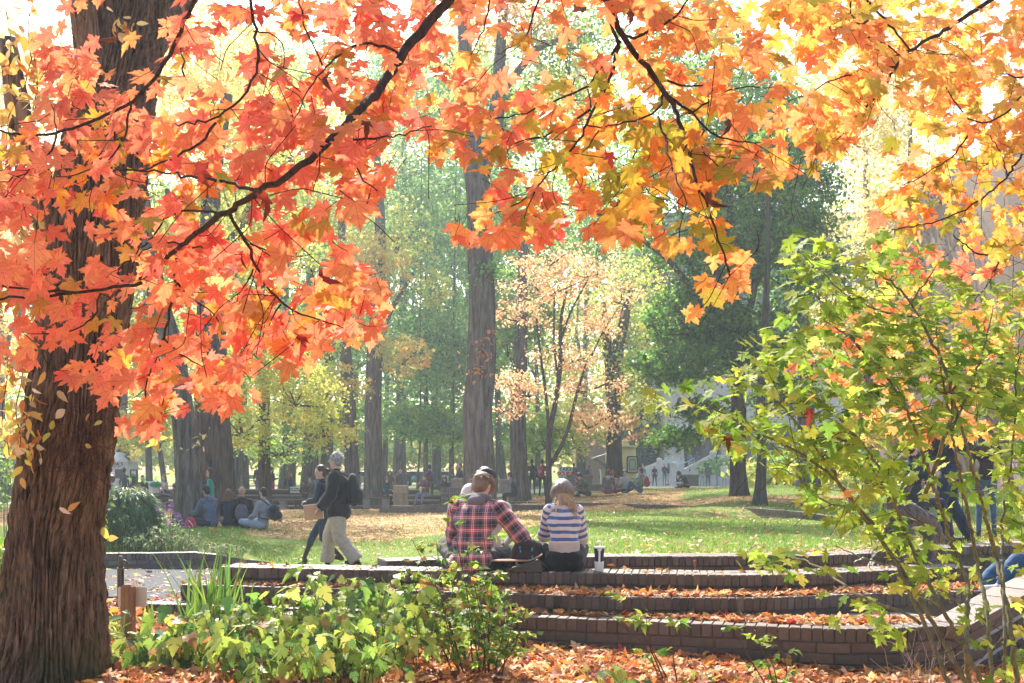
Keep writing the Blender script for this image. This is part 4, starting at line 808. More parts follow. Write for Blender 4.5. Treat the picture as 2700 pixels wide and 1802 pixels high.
# grass
def grass(n, Y0, Y1, px0, px1, seed, h=.05, wd=.011, cond=None, dens=1.0):
    r = np.random.default_rng(seed); Y = Y0 * (Y1 / Y0) ** r.uniform(0, 1, n); px = r.uniform(px0, px1, n); X = (px - CX) / F * Y
    k = r.uniform(0, 1, n) > leafiness(X, Y) * .85
    if cond is not None: k &= cond(px, Y)
    X, Y = X[k], Y[k]; n = len(X); Z = zg(X, Y); s = (Y / 15) ** .55
    a = r.uniform(0, math.pi, n); w_ = wd * s * r.uniform(.6, 1.2, n); hh = h * r.uniform(.5, 1.4, n); lx, ly = r.normal(0, .35, n) * hh, r.normal(0, .35, n) * hh
    A = np.stack([X - np.cos(a) * w_ / 2, Y - np.sin(a) * w_ / 2, Z - .004], 1); B = np.stack([X + np.cos(a) * w_ / 2, Y + np.sin(a) * w_ / 2, Z - .004], 1); Cc = np.stack([X + lx, Y + ly, Z + hh], 1)
    V = np.stack([A, B, Cc], 1).reshape(-1, 3); c = pick([(3, (.16, .28, .04)), (2, (.26, .38, .06)), (1, (.09, .18, .03)), (.5, (.42, .44, .11))], n, .15, r)
    o = mesh_np('grass', V, np.arange(3 * n).reshape(-1, 3), leafmat('grass_blade', .45), None, np.repeat(c, 3, 0), True); tag(o, None, None, kind='stuff')
grass(90000, 15.7, 45, 150, 1500, 92, cond=lambda px, Y: ~((px > 640) & (Y < 17.6)) & ~((px > 1150) & (Y < 17.5) & (Y < 12)))
grass(90000, 11.6, 45, 1150, 2800, 93, cond=lambda px, Y: ~((px > 2150) & (Y < 11.6 + (px - 2150) * .005)))
# ================================================================ trees of the park
bpark = barkmat('bark_park', (.028, .023, .021), (.24, .195, .17), sc=.6)
bdark = barkmat('bark_dark', (.018, .014, .012), (.13, .10, .08), sc=.8)
crownleaf = leafmat('crown_leaf', .6, rough=.45, spec=.35)
YG_ = [(3, (.56, .60, .10)), (2.4, (.72, .68, .16)), (2, (.30, .42, .07)), (1, (.78, .62, .18))]
GOLD = [(3, (.78, .58, .14)), (3, (.70, .62, .20)), (1, (.80, .42, .12)), (1, (.46, .48, .10))]
PALE = [(3, (.80, .66, .28)), (2, (.72, .70, .32)), (1, (.85, .55, .25)), (1, (.5, .52, .16))]
GRN = [(3, (.16, .33, .08)), (3, (.24, .42, .08)), (2, (.40, .54, .10)), (1, (.07, .18, .06))]
DGR = [(5, (.04, .14, .022)), (3, (.10, .25, .035)), (2.2, (.24, .42, .055)), (1, (.40, .54, .08))]
TANL = [(4, (.72, .44, .23)), (2.6, (.64, .35, .19)), (3, (.76, .52, .29)), (.6, (.62, .50, .20))]
TEAL = [(3, (.13, .28, .09)), (3, (.20, .38, .11)), (2.2, (.40, .56, .15)), (1, (.06, .15, .06))]
ORL = [(3, (.82, .30, .09)), (2, (.80, .45, .12)), (1, (.70, .22, .10))]
MIX = [(2, (.56, .58, .12)), (2, (.26, .42, .08)), (1, (.76, .58, .16))]
def crown(name, blobs, size, parent, seed, dens=1.0, tm=KITE, branches=None, bmat=None):
    """blobs: (px,py,Y, rx px, ry px, n, palette). Each blob holds many small flattish sprays of leaves"""
    r = np.random.default_rng(seed); Ps = []; Cs = []; Sz = []; mb = MB(); nb = 0
    for (px, py, Y, rx, ry, n, pal) in blobs:
        c = at(px, py, Y); ax, az = rx / F * Y, ry / F * Y; ay = min(ax, 3.2) * .9; n = int(n * dens); ns = max(4, n // 26)
        u = r.normal(0, 1, (ns, 3)); u /= np.linalg.norm(u, axis=1)[:, None]; u *= (r.uniform(0, 1, ns) ** .38)[:, None]
        Q = c + u * [ax, ay, az]; sp = max(.2, min(ax, az) * .19) * r.uniform(.6, 1.4, ns)
        i = r.integers(0, ns, n); dl = r.normal(0, 1, (n, 3)) * [1, 1, .42]
        tilt = r.normal(0, .35, (ns, 2)); P = Q[i] + dl * sp[i, None]; P[:, 2] += (dl[:, 0] * tilt[i, 0] + dl[:, 1] * tilt[i, 1]) * sp[i] - .12 * (dl[:, 0] ** 2 + dl[:, 1] ** 2) * sp[i]
        base = pick(pal, ns, .10, r); C = np.clip(base[i] * .6 + .4 * pick(pal, n, .12, r), 0, .95)
        Ps.append(P); Cs.append(C); Sz.append(size * r.uniform(.6, 1.3, n))
        if branches is not None:
            for k in range(min(ns, branches)):
                b = c + (Q[k] - c) * .1 - [0, 0, az * .5]; mb.tube([b, (b + Q[k]) / 2 + r.normal(0, .12 * ax, 3), Q[k]], [.03 * Y / 40 + .012, .02, .008], 4, cap=False); nb += 1
    P = np.concatenate(Ps); C = np.concatenate(Cs); Z = np.concatenate(Sz); n = len(P)
    nr = r.normal(0, .75, (n, 3)); nr[:, 2] += .55
    tipd = r.normal(0, 1, (n, 3)); tipd[:, 2] -= .5
    V, Fs, C = scatter(tm, P, frames(nr, tipd), Z, C, r=r)
    mesh_np(name, V, Fs, crownleaf, parent, C, None)
    if nb: mb.build('twigwork', bmat or bdark, parent, True)
def ptree(label, px, Yt, trunk, blobs, size, seed, name='tree', bark=None, limbs=(), flare=.25, grp='tall trees of the park', n=16, branches=5, furrow=0, tm=KITE):
    """trunk: list of (px, py, width px)"""
    b = G(trunk[0][0], Yt); e = empty(name, b, label, 'tree', grp); bark = bark or bpark
    jr = np.random.default_rng(seed + 900); pts = [at(a + (jr.normal(0, 2.5) if 0 < i < len(trunk) - 1 else 0), c, Yt) for i, (a, c, w_) in enumerate(trunk)]; rad = [w_ / 2 / F * Yt for a, c, w_ in trunk]
    pts[0] = np.array([pts[0][0], Yt, float(zg(pts[0][0], Yt)) - .1])
    if furrow: furrowed_trunk('trunk', pts, rad, e, bark, nu=90, step=.12, depth=furrow, freq=14, flare=flare, seed=seed)
    else:
        mb = MB(); P = smoothline(pts, .3, 2); d = np.linspace(0, 1, len(P)); dd = np.r_[0, np.cumsum(np.linalg.norm(np.diff(np.array(pts), axis=0), axis=1))]; dd /= dd[-1]
        rr = np.interp(d, dd, rad); rr = rr * (1 + flare * np.exp(-d * dd.size * 2.2)); mb.tube(P, rr, n)
        mb.build('trunk', bark, e, True)
    if limbs:
        for L_ in limbs:
            mb = MB(); Q = smoothline([at(a, c, Yt + y) for a, c, y, w_ in L_], .3, 2); dd = np.linspace(0, 1, len(Q)); mb.tube(Q, np.interp(dd, np.linspace(0, 1, len(L_)), [w_ / 2 / F * Yt for *_, w_ in L_]), 8)
            mb.build('limb', bark, e, True)
    if blobs: crown('crown', blobs, size, e, seed, branches=branches, bmat=bark, tm=tm)
    return e
K = 1.0
ptree('grey furrowed trunk with a few yellow leaves, beside the woman in green', 455, 24.5, [(497, 1388, 74), (495, 1280, 62), (488, 1130, 58), (474, 1010, 54), (455, 930, 56), (430, 820, 50), (400, 700, 46), (380, 550, 38), (350, 380, 30), (330, 200, 20)],
      [(560, 1000, 25, 90, 60, 500, MIX), (760, -260, 26, 230, 130, 520, YG_), (420, 640, 25, 130, 120, 1500, YG_), (600, 700, 26, 120, 120, 1400, YG_), (528, 1165, 24.0, 14, 30, 14, PALE)], .13, 101, limbs=[[(430, 820, 0, 30), (500, 700, 1, 20), (560, 560, 2, 12)]], furrow=.03)  # the blob above the view is added to dapple the foreground
ptree('massive dark trunk just right of the grey furrowed one at left', 570, 35, [(572, 1345, 112), (570, 1200, 88), (562, 1060, 84), (556, 900, 76), (556, 700, 60), (560, 480, 44), (600, 250, 26)],
      [(620, 480, 36, 170, 190, 4200, YG_), (560, 200, 37, 230, 200, 5200, GOLD), (780, 330, 38, 150, 170, 2600, YG_), (770, 620, 38, 130, 120, 1800, MIX)], .16, 102, bark=bdark, limbs=[[(560, 700, 0, 40), (640, 600, 1, 26), (700, 450, 2, 16)], [(556, 760, 0, 34), (480, 640, -1, 24), (440, 500, -1, 14)]], furrow=.03)
ptree('tree with drooping yellow-green foliage between the dark trunks and the walking man', 700, 40, [(700, 1330, 34), (698, 1150, 30), (700, 950, 26), (690, 760, 22), (680, 560, 14)],
      [(700, 930, 37, 150, 80, 3400, YG_), (780, 1030, 36, 130, 80, 2800, YG_), (640, 1120, 38, 110, 60, 1600, MIX), (860, 1120, 37, 90, 60, 1300, YG_), (580, 900, 40, 130, 90, 1500, YG_), (820, 900, 41, 90, 120, 1500, YG_), (740, 1180, 40, 110, 40, 900, GRN), (560, 1130, 42, 90, 50, 900, MIX)], .13, 103, bark=bdark, branches=10)
ptree('straight brown trunk behind the walking man', 925, 50, [(930, 1300, 38), (926, 1200, 36), (922, 1080, 34), (912, 960, 32), (905, 800, 26), (900, 560, 18)],
      [(880, 760, 50, 110, 110, 1800, TEAL), (850, 560, 51, 110, 120, 2200, YG_), (880, 1010, 50, 60, 60, 500, MIX)], .2, 104, branches=4)
ptree('broad leaning brown trunk just right of the walking man', 985, 48, [(988, 1300, 54), (986, 1180, 46), (984, 1050, 44), (990, 930, 44), (1000, 780, 38), (1000, 560, 26), (990, 350, 16)],
      [(980, 700, 47, 110, 90, 2600, GOLD), (1060, 930, 46, 90, 60, 1000, GOLD), (950, 860, 46, 70, 60, 800, GOLD), (930, 1000, 46, 60, 50, 500, GOLD), (1040, 620, 49, 120, 90, 1700, MIX), (900, 400, 52, 150, 140, 2400, GOLD), (1140, 760, 48, 60, 60, 600, YG_)], .17, 105, limbs=[[(990, 900, 0, 24), (1040, 800, 1, 14), (1090, 720, 1, 9)]])
ptree('tallest grey trunk at the centre with tufts of green leaves on its bark', 1262, 32, [(1262, 1330, 98), (1264, 1250, 82), (1263, 1100, 76), (1268, 950, 74), (1268, 800, 66), (1264, 640, 64), (1262, 520, 62), (1250, 420, 56), (1240, 300, 40), (1228, 150, 34), (1222, 0, 28)],
      [(1340, 330, 33, 130, 120, 2600, GRN), (1750, -300, 34, 330, 160, 700, GRN), (1500, 120, 34, 190, 160, 4200, GRN), (1400, 60, 33, 160, 100, 1500, TANL), (1500, 230, 32.5, 120, 70, 700, PALE), (1290, 710, 31.5, 55, 30, 160, GRN), (1240, 600, 31.5, 40, 40, 110, GRN), (1280, 930, 31.5, 22, 90, 90, ORL), (1220, 120, 34, 90, 150, 1100, YG_), (1180, 300, 34, 60, 90, 500, YG_)], .14, 106,  # the blob far above the view is added to cast broken shade
      limbs=[[(1262, 470, 0, 50), (1298, 380, 0, 44), (1312, 280, 0, 38), (1320, 120, 1, 28), (1330, -20, 1, 22)], [(1310, 260, 0, 24), (1420, 120, 1, 20), (1560, 90, 2, 12)]], furrow=.035)
ptree('medium grey trunk right of the tallest one, behind the backpacker', 1370, 45, [(1372, 1330, 52), (1370, 1200, 44), (1368, 1100, 42), (1370, 980, 38), (1374, 800, 30), (1380, 600, 20)],
      [(1420, 820, 46, 120, 110, 2200, GRN), (1400, 640, 48, 130, 90, 1800, GRN), (1560, 640, 49, 130, 130, 2600, GRN), (1440, 1150, 46, 80, 60, 1200, GRN), (1520, 1150, 46, 70, 60, 900, MIX), (1340, 900, 46, 70, 80, 800, GRN), (1580, 420, 50, 160, 130, 2600, GRN)], .17, 107)
ptree('slim young tree with tan-orange leaves behind the striped sweater', 1447, 34, [(1448, 1322, 22), (1448, 1260, 16), (1448, 1150, 15), (1462, 1050, 13), (1475, 950, 12), (1482, 850, 9), (1495, 760, 6)],
      [(1440, 760, 34, 130, 44, 1296, TANL), (1570, 700, 34, 120, 48, 1080, TANL), (1370, 830, 34, 100, 32, 612, TANL), (1560, 850, 34, 110, 40, 900, TANL), (1330, 1000, 34, 85, 22, 540, TANL), (1400, 1035, 34, 70, 24, 468, TANL), (1340, 1075, 34, 50, 17, 252, TANL), (1500, 940, 34, 100, 32, 792, TANL), (1560, 1010, 34, 90, 32, 540, TANL), (1550, 1110, 34, 60, 40, 396, TANL), (1600, 1090, 34, 70, 32, 324, TANL), (1640, 780, 34, 70, 40, 432, TANL), (1440, 690, 34, 100, 32, 648, TANL)], .105, 108, name='young_tree', bark=bdark, grp=None, n=10, branches=3, flare=.1,
      limbs=[[(1449, 1230, 0, 12), (1475, 1190, 0, 10), (1500, 1130, 0, 9), (1520, 1040, 0, 8), (1545, 960, 0, 5)], [(1448, 1150, 0, 9), (1440, 1040, 0, 8), (1425, 940, 0, 7), (1415, 840, 0, 6)], [(1478, 900, 0, 7), (1500, 830, 0, 5), (1560, 720, 0, 4)], [(1470, 1000, 0, 6), (1460, 900, 0, 5), (1462, 760, 0, 4)], [(1560, 940, 0, 5), (1590, 870, 0, 4), (1640, 800, 0, 3)]])
ptree('dark trunk forking to the right in front of the yellow kiosk', 1620, 55, [(1619, 1292, 48), (1618, 1180, 40), (1615, 1080, 38), (1612, 990, 40), (1625, 930, 36), (1642, 860, 28), (1660, 760, 20)],
      [(1650, 960, 55, 90, 110, 1700, MIX), (1720, 830, 56, 110, 130, 2300, YG_), (1640, 720, 57, 120, 110, 1900, YG_), (1600, 1130, 54, 110, 50, 800, TANL), (1690, 1080, 55, 70, 50, 700, YG_)], .2, 109, bark=bdark, limbs=[[(1612, 990, 0, 30), (1600, 900, 0, 24), (1590, 800, 1, 14)]])
dg = [(1930, 430, 37, 200, 120, 8200, DGR), (2060, 500, 37, 150, 140, 6200, DGR), (1880, 640, 36, 190, 110, 7200, DGR), (2080, 700, 37, 150, 120, 5200, DGR), (1830, 830, 36, 140, 90, 5200, DGR), (1980, 900, 36, 170, 100, 6400, DGR), (1780, 960, 35, 120, 60, 3200, DGR), (1840, 1080, 34, 70, 24, 1200, DGR), (1780, 1150, 34, 60, 22, 1000, DGR), (2060, 1040, 36, 110, 50, 2000, DGR), (1900, 300, 38, 180, 120, 4200, GRN), (1850, 130, 39, 180, 140, 4200, GRN), (2050, 280, 38, 120, 110, 2600, GRN), (1730, 430, 38, 120, 140, 3000, GRN)]
ptree('dense dark green tree over the grassy mound, thick dark trunk', 1950, 36, [(1951, 1308, 46), (1950, 1240, 40), (1947, 1100, 38), (1945, 950, 34), (1935, 800, 28), (1925, 600, 22), (1920, 400, 14)], dg, .14, 110, bark=bdark, name='dark_green_tree', grp=None, branches=9, furrow=.02, tm=STAR,
      limbs=[[(1942, 960, 0, 24), (1990, 760, 0, 18), (2010, 560, 0, 12), (2030, 330, 0, 8)], [(1940, 900, 0, 22), (1885, 700, 0, 16), (1868, 480, 0, 11), (1850, 300, 0, 7)], [(1990, 760, 0, 10), (2060, 640, 0, 8), (2120, 500, 0, 5)], [(1940, 850, 0, 22), (1850, 800, -.5, 18), (1770, 690, -1, 14), (1660, 610, -1.5, 11), (1540, 545, -2, 8), (1440, 532, -2, 5)], [(1945, 1130, 0, 12), (1880, 1105, -1, 9), (1800, 1095, -2, 5)], [(1945, 1150, 0, 10), (1870, 1140, -1, 8), (1800, 1165, -1.5, 5)], [(1940, 900, 0, 18), (1860, 780, 0, 12), (1790, 640, 0, 8)]])
ptree('thin leaning dark trunk with flared foot beside the dense green tree', 2008, 30, [(2003, 1325, 40), (2006, 1290, 27), (2010, 1180, 25), (2008, 1080, 24), (2014, 900, 20), (2020, 700, 15), (2025, 480, 10)], [(2020, 420, 31, 110, 90, 2200, DGR), (2120, 560, 31, 70, 90, 1100, DGR)], .125, 111, bark=bdark, branches=4, tm=STAR, grp=None)
ptree('brown trunk half hidden by the green shrub at the right', 2127, 45, [(2130, 1292, 60), (2128, 1200, 50), (2125, 1100, 46), (2120, 950, 38), (2110, 700, 28)], [(2180, 860, 47, 90, 90, 1500, PALE), (2250, 300, 50, 150, 160, 1500, PALE), (2170, 720, 50, 60, 80, 800, GOLD), (2200, 560, 48, 70, 60, 500, PALE)], .2, 112)
# farther rows: each its own trunk and crown
FT = [(15, 60, 30, GOLD), (110, 70, 26, PALE), (338, 65, 30, GOLD), (440, 62, 14, MIX), (395, 58, 18, YG_), (640, 75, 30, GRN), (612, 58, 22, MIX), (755, 82, 40, YG_), (815, 72, 44, GRN), (862, 66, 34, MIX), (1052, 80, 34, YG_), (1123, 62, 14, GRN), (1153, 88, 24, MIX), (1098, 58, 6, GRN), (1190, 76, 14, YG_), (1310, 70, 8, GRN), (1415, 90, 14, YG_), (1330, 92, 20, GRN), (1012, 94, 16, GRN), (1182, 56, 6, YG_), (1230, 95, 20, PALE), (940, 96, 20, GRN), (2300, 62, 34, PALE), (2380, 50, 26, GOLD), (1530, 96, 22, YG_), (560, 95, 30, GOLD), (700, 98, 22, YG_)]
r2 = np.random.default_rng(5)
for i, (px, Y, wpx, pal) in enumerate(FT):
    top = r2.uniform(300, 600); lean = r2.normal(0, 22); bl = []; pal = TEAL if (860 < px < 1345 and pal is not PALE) else pal
    bl.append((px + lean, 900 + r2.uniform(-60, 60), Y, 110, 130, 2500, pal)); bl.append((px + lean * 1.5 + r2.normal(0, 60), 600 + r2.uniform(-60, 60), Y, 130, 170, 3100, pal if r2.uniform() < .6 else (TEAL if 700 < px < 1500 else GRN)))
    bl.append((px + r2.normal(0, 60), 260 + r2.uniform(-60, 60), Y, 130, 190, 1700, PALE if px < 500 or px > 2100 else pal)); bl.append((px + r2.normal(0, 40), 1110 + r2.uniform(-20, 50), Y, 85, 50, 1500, GRN if 850 < px < 1400 else pal))
    kind = ['slender', 'stout'][wpx > 24]
    where = ('beyond the left kiosk' if px < 420 else 'behind the massive dark trunk' if px < 700 else 'behind the walking man' if px < 1000 else 'beyond the lawn left of the tallest trunk' if px < 1240 else 'beyond the lawn right of the tallest trunk' if px < 1600 else 'behind the brick building side')
    ptree(f'{kind} hazy far tree {where}', px, Y, [(px, 1290, wpx), (px + lean * .5 + r2.normal(0, 5), 1150, wpx * .85), (px + lean * .6, 900, wpx * .7), (px + lean, top, wpx * .4)], bl, .2 + Y * .001, 200 + i, grp='far hazy trees ' + where, branches=2, n=9, limbs=[[(px + lean * .5, 1000, 0, wpx * .5), (px + lean + r2.choice([-1, 1]) * r2.uniform(25, 60), 880, 0, wpx * .35), (px + lean + r2.normal(0, 70), 740, 0, wpx * .18)]])
# far green mass that closes the view
def mass(name, blobs, size, seed):
    r = np.random.default_rng(seed); e = None; Ps = []; Cs = []
    for (px, py, Y, rx, ry, n, pal) in blobs:
        c = at(px, py, Y); u = r.normal(0, .55, (n, 3)); Ps.append(c + u * [rx / F * Y, 4, ry / F * Y]); ns = max(3, n // 60); b = pick(pal, ns, .15, r)
        Cs.append(b[(np.abs(np.sin(u[:, 0] * 5) + np.cos(u[:, 2] * 6)) * ns / 2.01).astype(int) % ns])
    P = np.concatenate(Ps); C = np.concatenate(Cs); n = len(P); nr = r.normal(0, 1, (n, 3)); V, Fs, C = scatter(KITE, P, frames(nr, r.normal(0, 1, (n, 3))), size * r.uniform(.6, 1.4, n), C, r=r)
    o = mesh_np(name, V, Fs, crownleaf, None, C, None); tag(o, None, None, kind='stuff')
mass('distant_woodland', [(px, py, 122 + 6 * math.sin(px), 170, 130, 1500, pal) for px, py, pal in
     [(0, 1050, MIX), (200, 1100, MIX), (400, 1080, YG_), (600, 1080, GRN), (800, 1100, GRN), (1000, 1080, TEAL), (1150, 1050, TEAL), (1350, 1080, TEAL), (1500, 1050, MIX), (0, 800, GOLD), (250, 850, PALE), (500, 800, YG_), (700, 850, MIX), (900, 850, GRN), (1100, 850, TEAL), (1300, 820, TEAL), (1550, 830, YG_), (1750, 850, GRN), (100, 550, PALE), (400, 560, GOLD), (650, 560, PALE), (900, 600, YG_), (1100, 620, GRN), (1350, 560, GRN), (1600, 560, YG_), (2250, 780, GOLD), (2400, 700, PALE), (300, 250, PALE), (700, 250, PALE), (1000, 340, PALE), (1200, 300, PALE), (1500, 300, YG_), (2350, 400, PALE), (2500, 150, PALE), (100, 200, PALE), (2200, 200, PALE), (1900, 800, GRN)]], .62, 301)
mass('distant_hedge', [(px, 1195, 116, 120, 34, 1300, MIX if px % 220 else GRN) for px in range(-100, 1500, 110)], .5, 302)

# ivy covered wall and the pillared building with stairs
conc = pm('concrete', (.60, .58, .55), rough=.8, var=.12, scale=2, bump=.1); concw = pm('pale_concrete', (.78, .75, .72), rough=.8, var=.1, scale=2, bump=.1)
tile = None
def tilemat(name, c1, c2, mort, sx, sy, ms=.012):
    if name in MC: return MC[name]
    m, t, o = newmat(name); L = t.links.new; p = N(t, 'ShaderNodeBsdfPrincipled'); p.inputs['Roughness'].default_value = .8
    tc = N(t, 'ShaderNodeTexCoord'); sp = N(t, 'ShaderNodeSeparateXYZ'); L(tc.outputs['Object'], sp.inputs[0]); cb = N(t, 'ShaderNodeCombineXYZ')
    ad = N(t, 'ShaderNodeMath', operation='ADD'); L(sp.outputs[0], ad.inputs[0]); L(sp.outputs[1], ad.inputs[1]); L(ad.outputs[0], cb.inputs[0]); L(sp.outputs[2], cb.inputs[1])
    b = N(t, 'ShaderNodeTexBrick'); b.inputs['Scale'].default_value = 1; b.inputs['Brick Width'].default_value = sx; b.inputs['Row Height'].default_value = sy; b.inputs['Mortar Size'].default_value = ms
    b.inputs['Color1'].default_value = (*c1, 1); b.inputs['Color2'].default_value = (*c2, 1); b.inputs['Mortar'].default_value = (*mort, 1); L(cb.outputs[0], b.inputs['Vector']); L(b.outputs[0], p.inputs[0]); L(p.outputs[0], o.inputs[0]); MC[name] = m; return m
tile = tilemat('pale_tile', (.60, .50, .47), (.66, .56, .53), (.45, .38, .36), .4, .2)
hb = empty('pillared_building', at(1850, 1280, 88), 'pale pillared campus building with a wide outdoor staircase behind the dense green tree', 'building')
def bxp(mb, px0, px1, py0, py1, Y0, Y1, col=(1, 1, 1)):
    a = at(px0, py1, Y0); b = at(px1, py0, Y0); mb.box([(a[0] + b[0]) / 2, (Y0 + Y1) / 2, (a[2] + b[2]) / 2], (abs(b[0] - a[0]), Y1 - Y0, abs(b[2] - a[2])), col)
mb = MB(); bxp(mb, 1753, 1804, 1110, 1300, 92, 95.5); bxp(mb, 1902, 1925, 1100, 1300, 92, 94); bxp(mb, 1985, 2010, 1090, 1300, 92, 94); mb.build('pillar', tile, hb)
mb = MB(); bxp(mb, 1752, 2250, 960, 1128, 91.8, 100); mb.build('canopy', tile, hb)
mb = MB(); bxp(mb, 1760, 1930, 1117, 1133, 91.5, 91.79); bxp(mb, 1752, 1805, 1206, 1300, 91.7, 91.99); mb.build('trim', concw, hb)
mb = MB(); bxp(mb, 1700, 2450, 1080, 1300, 101, 110); bxp(mb, 1700, 2450, 560, 1018, 101, 112); mb.build('wall', pm('shade_wall', (.05, .075, .10), var=.15, scale=1), hb)  # the facade's shade is put into this dark wall colour
mb = MB()
for px in (1820, 1850, 1960, 2040, 2080): bxp(mb, px, px + 22, 1140, 1215, 100.7, 100.95)
mb.build('window', pm('glass_dark', (.03, .04, .05), rough=.1, spec=.8, var=.05, bump=0), hb)
mb = MB()
for k in range(14):
    z1 = 1282 - k * 4.9; xa = 1704 + k * 12.0; a = at(xa, z1, 86 + k * .3); b = at(1885, 1300, 86 + k * .3); mb.box([(a[0] + b[0]) / 2 , 86.15 + k * .3, (a[2] + b[2]) / 2], (b[0] - a[0], .3, a[2] - b[2]))
mb.build('stairs', concw, hb)
mb = MB(); a = [at(1770, 1237, 85), at(1802, 1237, 85), at(1870, 1200, 85), at(1885, 1200, 85), at(1910, 1200, 85), at(1910, 1292, 85), at(1770, 1292, 85)]
mb.prism([(p[0], p[2]) for p in a], 84.6, 85.0); a = [at(1700, 1232, 90), at(1738, 1216, 90), at(1752, 1216, 90), at(1752, 1290, 90), at(1700, 1290, 90)]; mb.prism([(p[0], p[2]) for p in a], 90, 90.4)
a = [at(1640, 1270, 89), at(1730, 1222, 89), at(1752, 1212, 89), at(1752, 1222, 89), at(1640, 1282, 89)]; mb.prism([(p[0], p[2]) for p in a], 89, 89.3)
mb.build('stair_wall', concw, hb)
mb = MB()
for px, py, w_ in ((1780, 1222, 18), (1881, 1192, 20), (1738, 1212, 14)):
    c = at(px, py + 14, 84.8); mb.lathe(c, [(w_ * .013, 0), (w_ * .0155, .05), (w_ * .0155, .35), (w_ * .017, .38), (w_ * .012, .5), (w_ * .005, .55)], 16)
mb.build('post_cap', concw, hb, True)
mb = MB()
rr0 = [at(1790, 1229, 84.3), at(1830, 1208, 84.3)]; mb.tube(rr0, .03, 6); 
for t in (0, .33, .66, 1): p = rr0[0] * (1 - t) + rr0[1] * t; mb.tube([p, p - [0, 0, .9]], .02, 6)
rr0 = [at(1765, 1225, 84.2), at(1800, 1215, 84.2)]; mb.tube(rr0, .025, 6); mb.build('handrail', pm('rail_metal', (.55, .56, .58), rough=.3, metal=.8, var=.05), hb, True)
mass('ivy_bank', [(px, py, 98, 46, 50, 900, [(3, (.05, .14, .06)), (2, (.08, .18, .08))]) for px in range(1650, 1770, 30) for py in (1090, 1160, 1230)] + [(1870, 1235, 84, 30, 16, 500, GRN), (1900, 1225, 84.3, 24, 14, 400, GRN), (2010, 1250, 60, 50, 28, 700, YG_), (2060, 1235, 60, 60, 40, 800, GRN), (2220, 1250, 50, 80, 30, 900, YG_), (2180, 1225, 55, 60, 40, 700, GRN)], .32, 303)
# ivy wall block behind
iw = empty('ivy_wall', at(1700, 1240, 100), 'tall blue-green ivy covered wall behind the yellow kiosk', 'wall')
mb = MB(); bxp(mb, 1640, 1760, 560, 1290, 101, 103); mb.build('masonry', pm('ivy_masonry', (.07, .12, .10), var=.4, scale=2, bump=.6), iw)
pk = empty('pale_building', at(1560, 1240, 96), 'sunlit pinkish brick building end glimpsed left of the yellow kiosk', 'building')
mb = MB(); bxp(mb, 1518, 1600, 1150, 1290, 97, 100); mb.build('wall', tilemat('pink_brick', (.58, .38, .30), (.62, .42, .34), (.5, .36, .3), .3, .1), pk)
# brick building on the right
rb = empty('brick_building', at(2450, 1250, 48), 'large reddish-brown brick building with dark parapet at the right behind the maples', 'building')
bbrick = tilemat('building_brick', (.12, .065, .05), (.16, .09, .07), (.10, .075, .065), .24, .08, .008)
def slab(mb, p0, p1, top0, top1, bot, d=.4):
    A0 = at(p0[0], bot, p0[1]); A1 = at(p1[0], bot, p1[1]); t0 = at(p0[0], top0, p0[1])[2]; t1 = at(p1[0], top1, p1[1])[2]
    mb.add([[A0[0], A0[1], -1.5], [A1[0], A1[1], -1.5], [A1[0], A1[1], t1], [A0[0], A0[1], t0], [A0[0] + .2, A0[1] + d, -1.5], [A1[0] + .2, A1[1] + d, -1.5], [A1[0] + .2, A1[1] + d, t1], [A0[0] + .2, A0[1] + d, t0]],
           [np.array([[0, 1, 2, 3], [5, 4, 7, 6], [1, 5, 6, 2], [4, 0, 3, 7], [3, 2, 6, 7], [4, 5, 1, 0]])])
mb = MB(); slab(mb, (2285, 66), (2400, 50), 545, 497, 1290); slab(mb, (2462, 46), (2900, 30), 470, 250, 1290, 6); slab(mb, (2400, 50.5), (2470, 46.5), 545, 540, 1290, 1.2); mb.build('wall', bbrick, rb)
mb = MB()
def band(mb, p0, p1, t0, t1, th):
    A0 = at(p0[0], t0, p0[1] - .3); A1 = at(p1[0], t1, p1[1] - .3); B0 = A0 - [0, 0, th * p0[1] / 40]; B1 = A1 - [0, 0, th * p1[1] / 40]; o_ = np.array([.1, .6, 0])
    mb.add([B0, B1, A1, A0, B0 + o_, B1 + o_, A1 + o_, A0 + o_], [np.array([[0, 1, 2, 3], [5, 4, 7, 6], [1, 5, 6, 2], [4, 0, 3, 7], [3, 2, 6, 7], [4, 5, 1, 0]])])
band(mb, (2285, 66), (2400, 50), 543, 495, .8); band(mb, (2462, 46), (2900, 30), 468, 248, .8); mb.build('parapet', pm('dark_parapet', (.07, .08, .11), rough=.4, metal=.3, var=.1), rb)
def win(px, py, w_, h_, Y):
    f = MB(); c = at(px, py, Y); W_, H_ = w_ / F * Y, h_ / F * Y; ax = np.array([[math.cos(-.95), math.sin(-.95), 0], [-math.sin(-.95), math.cos(-.95), 0], [0, 0, 1.0]])
    ax = np.array([[.62, -.78, 0], [.78, .62, 0], [0, 0, 1.0]])
    for s in (-1, 1): f.box(c + ax[0] * s * W_ / 2, (.1, .16, H_), ax=ax)
    for s in (-1, 1): f.box(c + [0, 0, s * H_ / 2], (W_ + .1, .18, .1), ax=ax)
    fo = f.build('window', concw, rb); g = MB(); g.box(c + ax[1] * .05, (W_ - .08, .04, H_ - .08), ax=ax); g.build('pane', MC['glass_dark'], fo)
for px, py, Y in [(2345, 750, 57), (2345, 900, 57), (2345, 1060, 57), (2320, 760, 61), (2590, 640, 40), (2600, 860, 40), (2600, 1080, 40), (2660, 1100, 37.5), (2530, 1090, 42.5), (2320, 1120, 61)]: win(px, py, 60, 80, Y - .35)
